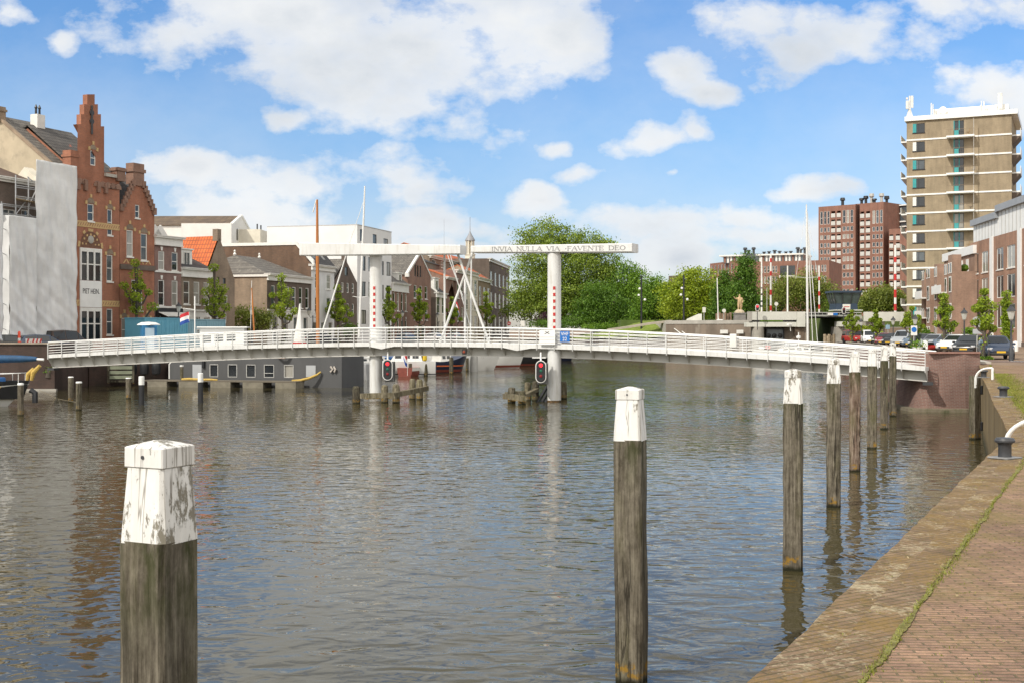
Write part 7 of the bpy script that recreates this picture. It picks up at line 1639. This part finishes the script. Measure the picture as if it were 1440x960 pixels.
def pollard(label,px,d,ytop,ybase,seed,spreadpx=20,group='pollarded plane trees along the quays',narrow=False):
    base=G(px,d,STREET); t=thing('pollard_tree',label,'tree',base,0,group); rg=random.Random(seed); rng=np.random.default_rng(seed)
    H=ZZ(ytop,d)-STREET; mb=MB(); tips=[]; th=H*.36; w=spreadpx*d/1000
    mb.path([(0,0,-.2),(rg.uniform(-.06,.06),0,th*.6),(0,0,th)],[.17,.13,.13],8)
    n=4 if narrow else 8
    for k in range(n):
        a=k*2.4+rg.uniform(-.3,.3); f=k/(n-1); z0=th*(.85+.3*f)+(H-th)*f*.45; rr=w*(1.0-.55*f)*rg.uniform(.7,1.1)*(.4 if narrow else 1); z1=min(H-.25,z0+rr*.55+H*.09*rg.uniform(.6,1.4))
        if k==n-1: rr*=.3; z1=H-.2
        e=Vector((math.cos(a)*rr,math.sin(a)*rr,z1)); s=Vector((0,0,min(z0,H*.8))); m=s.lerp(e,.55)+Vector((0,0,-.08*H*rg.random()))
        mb.path([s,m,e],[.085,.075,.09],6); tips.append(e); 
        if rg.random()<.7: tips.append(s.lerp(e,.55))
    mb.path([(0,0,th),(rg.uniform(-.1,.1),rg.uniform(-.1,.1),H*.75),(0,0,H-.2)],[.12,.09,.09],7)
    for k in range(3): tips.append(Vector((rg.uniform(-.1,.1),rg.uniform(-.1,.1),H*(.45+.14*k))))
    if narrow:
        for k in range(7): tips.append(Vector((rg.uniform(-.15,.15),rg.uniform(-.15,.15),H*(.1+.12*k))))
    mb.build('trunk',BARK,t,True); pts=[]
    for e in tips:
        r=rg.uniform(.30,.50)*(H/5.2)**.6; dd=rng.normal(size=(210,3)); dd/=np.linalg.norm(dd,axis=1)[:,None]; pts.append(np.array(e)+dd*r*(rng.uniform(.2,1,210)[:,None]**.5)*np.array([1,1,.82]))
    # shoots on the lower trunk
    q=rng.uniform(0,1,(90,1)); pts.append(np.concatenate([rng.normal(0,.17,(90,2)),q*th*.9+.1],1))
    obj('crown',leafmesh('crown',np.concatenate(pts),.17*(d/65)**.35,LEAF_POLL,rng),t); return t
for i,(lb,px,d,yt,sp) in enumerate((('pollarded tree with leafy knuckles before the second red gable',192,62.5,367,25),('pollarded tree before the orange roofed gable house',302,67.5,374,22),('pollarded tree before the hip roofed house with six windows',397,76,388,19),
    ('pollarded tree before the small dark umber gable house',476,84,403,19),('pollarded tree just right of the left bridge pillar',547,93,405,15),('pollarded tree before the triple attic window gable',590,101,408,15),('pollarded tree seen between the crossed hanger rods',636,111,418,13),('pollarded tree before the beige house with orange roof',684,126,412,14))):
    pollard(lb,px,d,yt,0,50+i,sp)
for i,(lb,px,d,yt,sp,nr) in enumerate((('small pollarded tree beside the red car near the lock',1198,96,436,12,0),('dark trunked pollarded tree before the pale lock parapet',1232,85,436,11,0),('spreading pollarded tree before the foot of the tower',1283,67,431,14,0),
    ('full pollarded tree before the stepped apartments',1328,57,414,15,0),('large pollarded tree right beside the dark parked car',1384,44,406,16,0),('narrow ivy clad tree before the housing block',1416,53,411,8,1),('pollarded tree at the right picture edge beyond the lamp',1466,47,404,16,0))):
    pollard(lb,px,d,yt,0,70+i,sp,narrow=bool(nr))
# ---- lamps -------------------------------------------------------------------------
LAMPG=mat('lantern_frosted_glass',(.50,.50,.46),.3,.05,2)
def lantern(label,px,d,ytop,double=False):
    t=thing('street_lamp',label,'street lamp',G(px,d),0,'old style quay lanterns'); H=ZZ(ytop,d)-STREET
    MB().lathe([(.14,0),(.13,.7),(.075,.85),(.06,H*.5),(.05,H-.95)],10).build('pole',IRON,t,True)
    for dx in ((-.45,.45) if double else (0,)):
        if double: MB().path([(0,0,H-1.1),(dx*.6,0,H-1.2),(dx,0,H-.92)],.03,6).build('arm',IRON,t)
        MB().lathe([(.05,H-.95),(.13,H-.86),(.24,H-.4)],6,(dx,0,0)).build('lamp_glass',LAMPG,t); MB().lathe([(.30,H-.395),(.27,H-.34),(.12,H-.17),(.06,H-.13),(.07,H-.06),(.01,H)],6,(dx,0,0)).build('lamp_hood',IRON,t)
for lb,px,d,yt,db in (('quay lantern before the dark shopfront',251,65,425,0),('quay lantern before the bushy climber',354,72,430,0),('double armed quay lantern before the white three storey house',440,80,432,1),('quay lantern before the brown gabled house right of the pillar',566,97,436,0),('quay lantern left of the crossed hanger rods',615,109,439,0),
    ('quay lantern before the dark tall house',704,134,446,0),('quay lantern by the white car near the lock',1211,92,448,0),('quay lantern before the retaining wall, dark silhouette',1256,77,445,0),('quay lantern above the blue parking sign',1287,63,442,0),('quay lantern beside the round road sign',1356,53,433,0),('nearest quay lantern right of the dark parked car',1422,41.5,428,0)):
    lantern(lb,px,d,yt,db)
for lb,px,d,yt in (('tall black lamp post with white globes, left of two',902,121,388),('tall black lamp post with white globes, right of two',961.5,117,387)):
    t=thing('lamp_post',lb,'lamp post',G(px,d),0,'tall black lamp posts on the bank'); H=ZZ(yt,d)-STREET; MB().lathe([(.2,0),(.15,H*.5),(.13,H)],10).build('pole',BLACK,t,True)
    for dx,z in ((-.45,.70),(.6,.63),(-.3,.8)): MB().tube((0,0,H*z+.3),(dx,0,H*z+.1),.04,n=6).build('arm',BLACK,t); MB().lathe([(.02,-.22),(.2,-.12),(.22,.05),(.1,.18)],10,(dx,0,H*z)).build('globe',WHITE,t,True)
# ---- cars --------------------------------------------------------------------------
TYRE=mat('black_tyre',(.018,.018,.018),.8,.2,5); RIM=mat('alloy_rim',(.4,.4,.41),.3,.1,3,metal=.6); LENS=mat('headlight_lens',(.55,.56,.57),.1,.05,3)
_car={}
def carmesh(kind):
    if kind in _car: return _car[kind]
    if kind=='hatch': S=[(-1.98,.70,.34,.62,.80,.66),(-1.92,.82,.28,.90,.94,.70),(-1.62,.85,.25,.95,1.36,.60),(-.75,.86,.24,.94,1.45,.63),(.25,.86,.24,.92,1.41,.61),(1.02,.86,.24,.90,.97,.74),(1.70,.83,.26,.80,.86,.70),(1.98,.72,.30,.66,.70,.60),(2.04,.60,.36,.55,.58,.5)]
    else: S=[(-2.2,.78,.36,.7,.9,.74),(-2.14,.88,.3,.98,1.0,.8),(-1.95,.9,.27,1.02,1.72,.70),(-.75,.92,.25,1.02,1.80,.73),(.55,.92,.25,1.0,1.72,.70),(1.35,.9,.25,.96,1.06,.78),(1.95,.88,.28,.86,.92,.74),(2.2,.78,.32,.7,.74,.64),(2.26,.66,.4,.6,.62,.54)]
    mb=MB(); 
    for x,hw,zb,zs,zt,tw in S: mb.v.extend([(x,-hw*.86,zb),(x,-hw,zb+.14),(x,-hw,zs-.07),(x,-hw*.975,zs),(x,-tw,zt-.035),(x,-tw*.86,zt),(x,tw*.86,zt),(x,tw,zt-.035),(x,hw*.975,zs),(x,hw,zs-.07),(x,hw,zb+.14),(x,hw*.86,zb)])
    n=12
    for i in range(len(S)-1):
        for k in range(n): q=(k+1)%n; mb.f.append((i*n+k,i*n+q,i*n+n+q,i*n+n+k))
    mb.f.append(tuple(range(n-1,-1,-1))); mb.f.append(tuple(range((len(S)-1)*n,len(S)*n)))
    win=[]
    def side(i,j,s,sh0=.05,sh1=.05):
        a,b=S[i],S[j]; e=.012; q=[]
        for S_,f in ((a,sh0),(b,-sh1)):
            x=S_[0]+f; y0=S_[1]*.975*s; y1=S_[5]*s; z0=S_[3]+.03; z1=S_[4]-.07; k=lambda z: y0+(y1-y0)*max(0,(z-S_[3]))/max(.05,S_[4]-.035-S_[3]); q.append(((x,k(z0)+e*s,z0),(x,k(z1)+e*s,z1)))
        return [q[0][0],q[1][0],q[1][1],q[0][1]]
    for s in (1,-1):
        win.append(side(2,3,s)); win.append(side(3,4,s))
        a,b=S[4],S[5]; win.append([(a[0]+.05,(a[1]*.975+.0)*s+.012*s,a[3]+.03),(b[0]-.12,(b[1]*.97)*s+.012*s-.02*s,b[3]+.02),(a[0]+.05,a[5]*s+.02*s,a[4]-.08)])
    def cross(i,j,t0=.12,t1=.1,dx=.015):
        a,b=S[i],S[j]; r=[]
        for f in (t0,1-t1): x=a[0]+(b[0]-a[0])*f; z=a[4]+(b[4]-a[4])*f; w=(a[5]+(b[5]-a[5])*f)*.84; r.append((x,w,z))
        (x0,w0,z0),(x1,w1,z1)=r; return [(x0+dx,-w0,z0+.016),(x1+dx,-w1,z1+.016),(x1+dx,w1,z1+.016),(x0+dx,w0,z0+.016)]
    win.append(cross(4,5)); win.append(cross(1,2,dx=-.015))
    _car[kind]=(mb,win,S); return _car[kind]
CARP={}
def car(label,px,d,ang,paint,kind='hatch',plate=True,shadowless=False,yo=0):
    mb,win,S=carmesh(kind); t=thing('parked_car',label,'car',G(px,d),ang,'cars parked on the right quay' if px>900 else 'cars parked before the old houses')
    key=(kind,paint.name)
    if key not in CARP:
        body=mb.mesh('body',paint,True); w=[]
        ws=[MB().poly(*q).mesh('window',GLASSD) for q in win]
        tl=.31 if kind=='hatch' else .33
        ty=MB().lathe([(tl*.62,-.1),(tl,-.085),(tl,.085),(tl*.62,.1)],18,axis='y').mesh('tyre',TYRE,True); rm=MB().lathe([(.02,-.085),(tl*.6,-.1),(tl*.6,.1),(.02,.085)],10,axis='y').mesh('rim',RIM)
        arch=MB().lathe([(tl*1.17,-.02),(tl*1.17,.02)],18,axis='y').mesh('wheel_arch',BLACK)
        f=S[-2]; hl=[]
        for s in (1,-1): hl.append(MB().cbox((f[0]-.10,s*f[1]*.80,f[3]-.01),(.26,.34,.15),-s*.5,.03).mesh('headlight',LENS))
        gr=MB().cbox((S[-1][0]+.003,0,.46),(.05,.9,.16),0,.01).mesh('grille',BLACK); pl=MB().cbox((S[-1][0]+.022,0,.47),(.02,.52,.11)).mesh('number_plate',mat('yellow_plate',(.65,.40,.02),.5,.03)); bp=MB().cbox((S[-1][0]-.03,0,.36),(.16,1.3,.12),0,.03).mesh('bumper',mat('dark_bumper',(.03,.03,.033),.6,.1))
        mi=[MB().cbox((S[5][0]-.28,s*(S[5][1]+.09),S[5][3]+.05),(.12,.2,.14),0,.03).mesh('mirror',paint) for s in (1,-1)]
        rl=[MB().cbox((S[1][0]-.01,s*S[1][1]*.86,S[1][3]-.06),(.08,.2,.2),0,.02).mesh('tail_light',RED) for s in (1,-1)]
        CARP[key]=(body,ws,ty,rm,arch,hl,gr,pl,bp,mi,rl,tl)
    body,ws,ty,rm,arch,hl,gr,pl,bp,mi,rl,tl=CARP[key]
    obj('body',body,t)
    for w in ws: obj('window',w,t)
    for x in (-1.22,1.27) if kind=='hatch' else (-1.35,1.42):
        for s in (1,-1):
            w=obj('wheel',ty,t,(x,s*.775*(1 if kind=='hatch' else 1.07),tl)); obj('rim',rm,w); obj('wheel_arch',arch,t,(x,s*(.835 if kind=='hatch' else .9),tl+.015))
    for h in hl: obj('headlight',h,t)
    for nm,m in (('grille',gr),('number_plate',pl),('bumper',bp)): obj(nm,m,t)
    for m in mi: obj('mirror',m,t)
    for m in rl: obj('tail_light',m,t)
    return t
def paint(name,c): return mat(name,c,.22,.04,1,spec=.6)
PB=paint('car_dark_blue',(.035,.05,.085)); PW=paint('car_white',(.72,.72,.72)); PS=paint('car_silver',(.32,.34,.36)); PK=paint('car_black',(.015,.016,.018)); PR=paint('car_red',(.36,.03,.025)); PG=paint('car_grey_blue',(.10,.14,.19)); PDR=paint('car_wine_red',(.20,.02,.03))
A=lambda x,y: math.atan2(y,x)
car('nearest parked car, dark blue hatchback with yellow number plate facing the camera',1400,44.6,A(-.22,-.975),PB)
car('dark grey car half hidden behind the nearest blue hatchback',1364,51,A(-.55,-.84),PK)
car('white car between the dark grey car and the pollarded tree',1346,56,A(-.75,-.66),PW)
car('dark blue grey car right of the full pollarded tree',1335,59,A(-.7,-.7),PG)
car('silver car behind the left side of the full pollarded tree',1316,62,A(-.7,-.7),PS)
car('black car right of the blue parking sign',1299,66,A(-.65,-.75),PK)
car('grey blue car just left of the blue parking sign',1289,71,A(-.65,-.75),PG)
car('silver van parked before the brown garden wall',1272,77,A(-.6,-.8),PS,'van')
car('black car under the dark lantern before the garden wall',1257,81,A(-.6,-.8),PK)
car('wine red car behind the last white topped mooring post',1245,82,A(-.5,-.85),PDR)
car('dark car between the white car and the wine red car',1237,88,A(-.4,-.9),PK)
car('white car with open view of its front near the dark trunked tree',1222,91,A(-.2,-.97),PW,'van')
car('small bright red car nearest to the lock',1201,97,A(.15,-.98),PR,'van')
car('black car behind the orange post on the left quay',17,54.6,A(.8,.6),PK)
car('dark car parked below the scaffold sheeting on the left quay',62,55.3,A(.8,.6),PB)
car('brown van tucked behind the sheeting edge on the left quay',92,57.6,A(.45,.9),paint('car_brown',(.07,.045,.035)),'van')
car('white car before the triple attic window gable house',612,100,A(.3,.95),PW); car('grey blue car before the brick house with white cornice',572,93.5,A(.3,.95),PG); car('silver car before the narrow white gable edge',640,108,A(.3,.95),PS); car('black car before the white three storey house',452,80,A(.5,.87),PK)
# ---- signs and small street things -------------------------------------------------
def rsign(label,px,d,ypanel,kind,lean=0):
    t=thing('road_sign',label,'sign',G(px,d)); H=ZZ(ypanel,d)-STREET; MB().tube((0,0,0),(lean,0,H+.35),.04,n=8).build('pole',GREYP,t)
    if kind=='round': MB().lathe([(.36,0),(.36,-.03)],20,(lean,-.05,H),'y').build('disc',mat('grey_sign_back',(.42,.43,.45),.5,.08),t); MB().cbox((lean,-.06,H-.62),(.6,.03,.32)).build('plate',mat('grey_sign_back',(.42,.43,.45)),t)
    if kind=='blue': 
        b=MB().cbox((lean,-.06,H),(.55,.03,.85),0,.01).build('panel',WTRIM,t); MB().lathe([(.23,0),(.23,-.012)],18,(lean,-.077,H+.08),'y').build('blue_disc',BLUE,b)
    if kind=='smallblue': MB().cbox((lean,-.06,H),(.5,.03,.5),0,.01).build('panel',mat('faded_blue',(.25,.38,.48),.5,.1),t)
    if kind=='noentry': 
        MB().lathe([(.36,0),(.36,-.03)],20,(0,-.05,H),'y').build('disc',RED,t); MB().cbox((0,-.09,H),(.5,.012,.13)).build('white_bar',TXW,t); MB().cbox((0,-.06,H-.55),(.7,.03,.3)).build('plate',TXW,t)
    if kind=='white': MB().cbox((0,-.06,H),(.75,.03,1.0),0,.01).build('panel',WTRIM,t)
    return t
rsign('round road sign with plate seen from behind near the housing block',1374,46.5,453,'round')
rsign('white board with blue disc on a pole among the parked cars',1285,62,465,'blue')
rsign('small faded blue sign on a leaning pole before the retaining wall',1250,84,460,'smallblue',-.15)
rsign('red no entry sign with white bar before the dark tall house',716,133,455,'noentry'); rsign('plain white notice on a pole left of the purple shrub',735,131,455,'white')
t=thing('scooter','red and white scooter parked behind the railing end','scooter',G(1306,57),R(215))
MB().path([(-.55,0,.62),(-.5,0,.72),(.05,0,.74)],[.1,.14,.11],8).build('seat',BLACK,t); MB().path([(-.6,0,.45),(0,0,.42),(.35,0,.3)],[.2,.2,.12],8).build('body',RED,t,True); MB().cbox((.42,0,.62),(.12,.42,.75),0,.05).build('leg_shield',WHITE,t); MB().path([(.42,-.3,1.02),(.4,0,1.0),(.42,.3,1.02)],.025,6).build('handlebar',IRON,t)
for x in (-.55,.58): MB().lathe([(.13,-.05),(.23,-.05),(.23,.05),(.13,.05)],14,(x,0,.23),'y').build('wheel',TYRE,t)
t=thing('flower_planter','white flower planter with green plants behind the railing end','planter',G(1290,52)); MB().lathe([(.28,0),(.4,.55),(.36,.56),(.3,.45)],12).build('pot',WHITE,t)
rng=np.random.default_rng(9); obj('plants',leafmesh('plants',rng.normal(size=(260,3))*np.array([.28,.28,.18])+np.array([0,0,.75]),.14,LEAF_MID,rng),t)
t=thing('white_bench_post','low white stone bollard by the housing block','bollard',G(1428,60)); MB().lathe([(.22,0),(.22,.75),(.15,.85),(.02,.88)],12).build('post',WTRIM,t,True)
f=thing('dutch_flag','red white and blue flag hanging on a house behind the hanger rods','flag',P(641,436,112)); flag(f,0,0,-1.2,2.6,.55,1.3,sag=3.0)
# crossing stripes and kerb of the street at the far right
mb=MB()
for k in range(4): p=G(1426+5*k,41.2-.2*k,0); mb.poly((p.x-.22,p.y-.6,STREET+.016),(p.x+.14,p.y-.6,STREET+.016),(p.x+.34,p.y+.9,STREET+.016),(p.x-.02,p.y+.9,STREET+.016))
struct(mb.build('road_marking',TXW))
a=[G(1378,40.5),G(1600,36.5),G(1600,39.2),G(1378,43.0)]; struct(MB().poly(*[(p.x,p.y,STREET+.011) for p in a]).build('road',mat('street_clinker',(.17,.115,.09),.9,.25,1.5)))
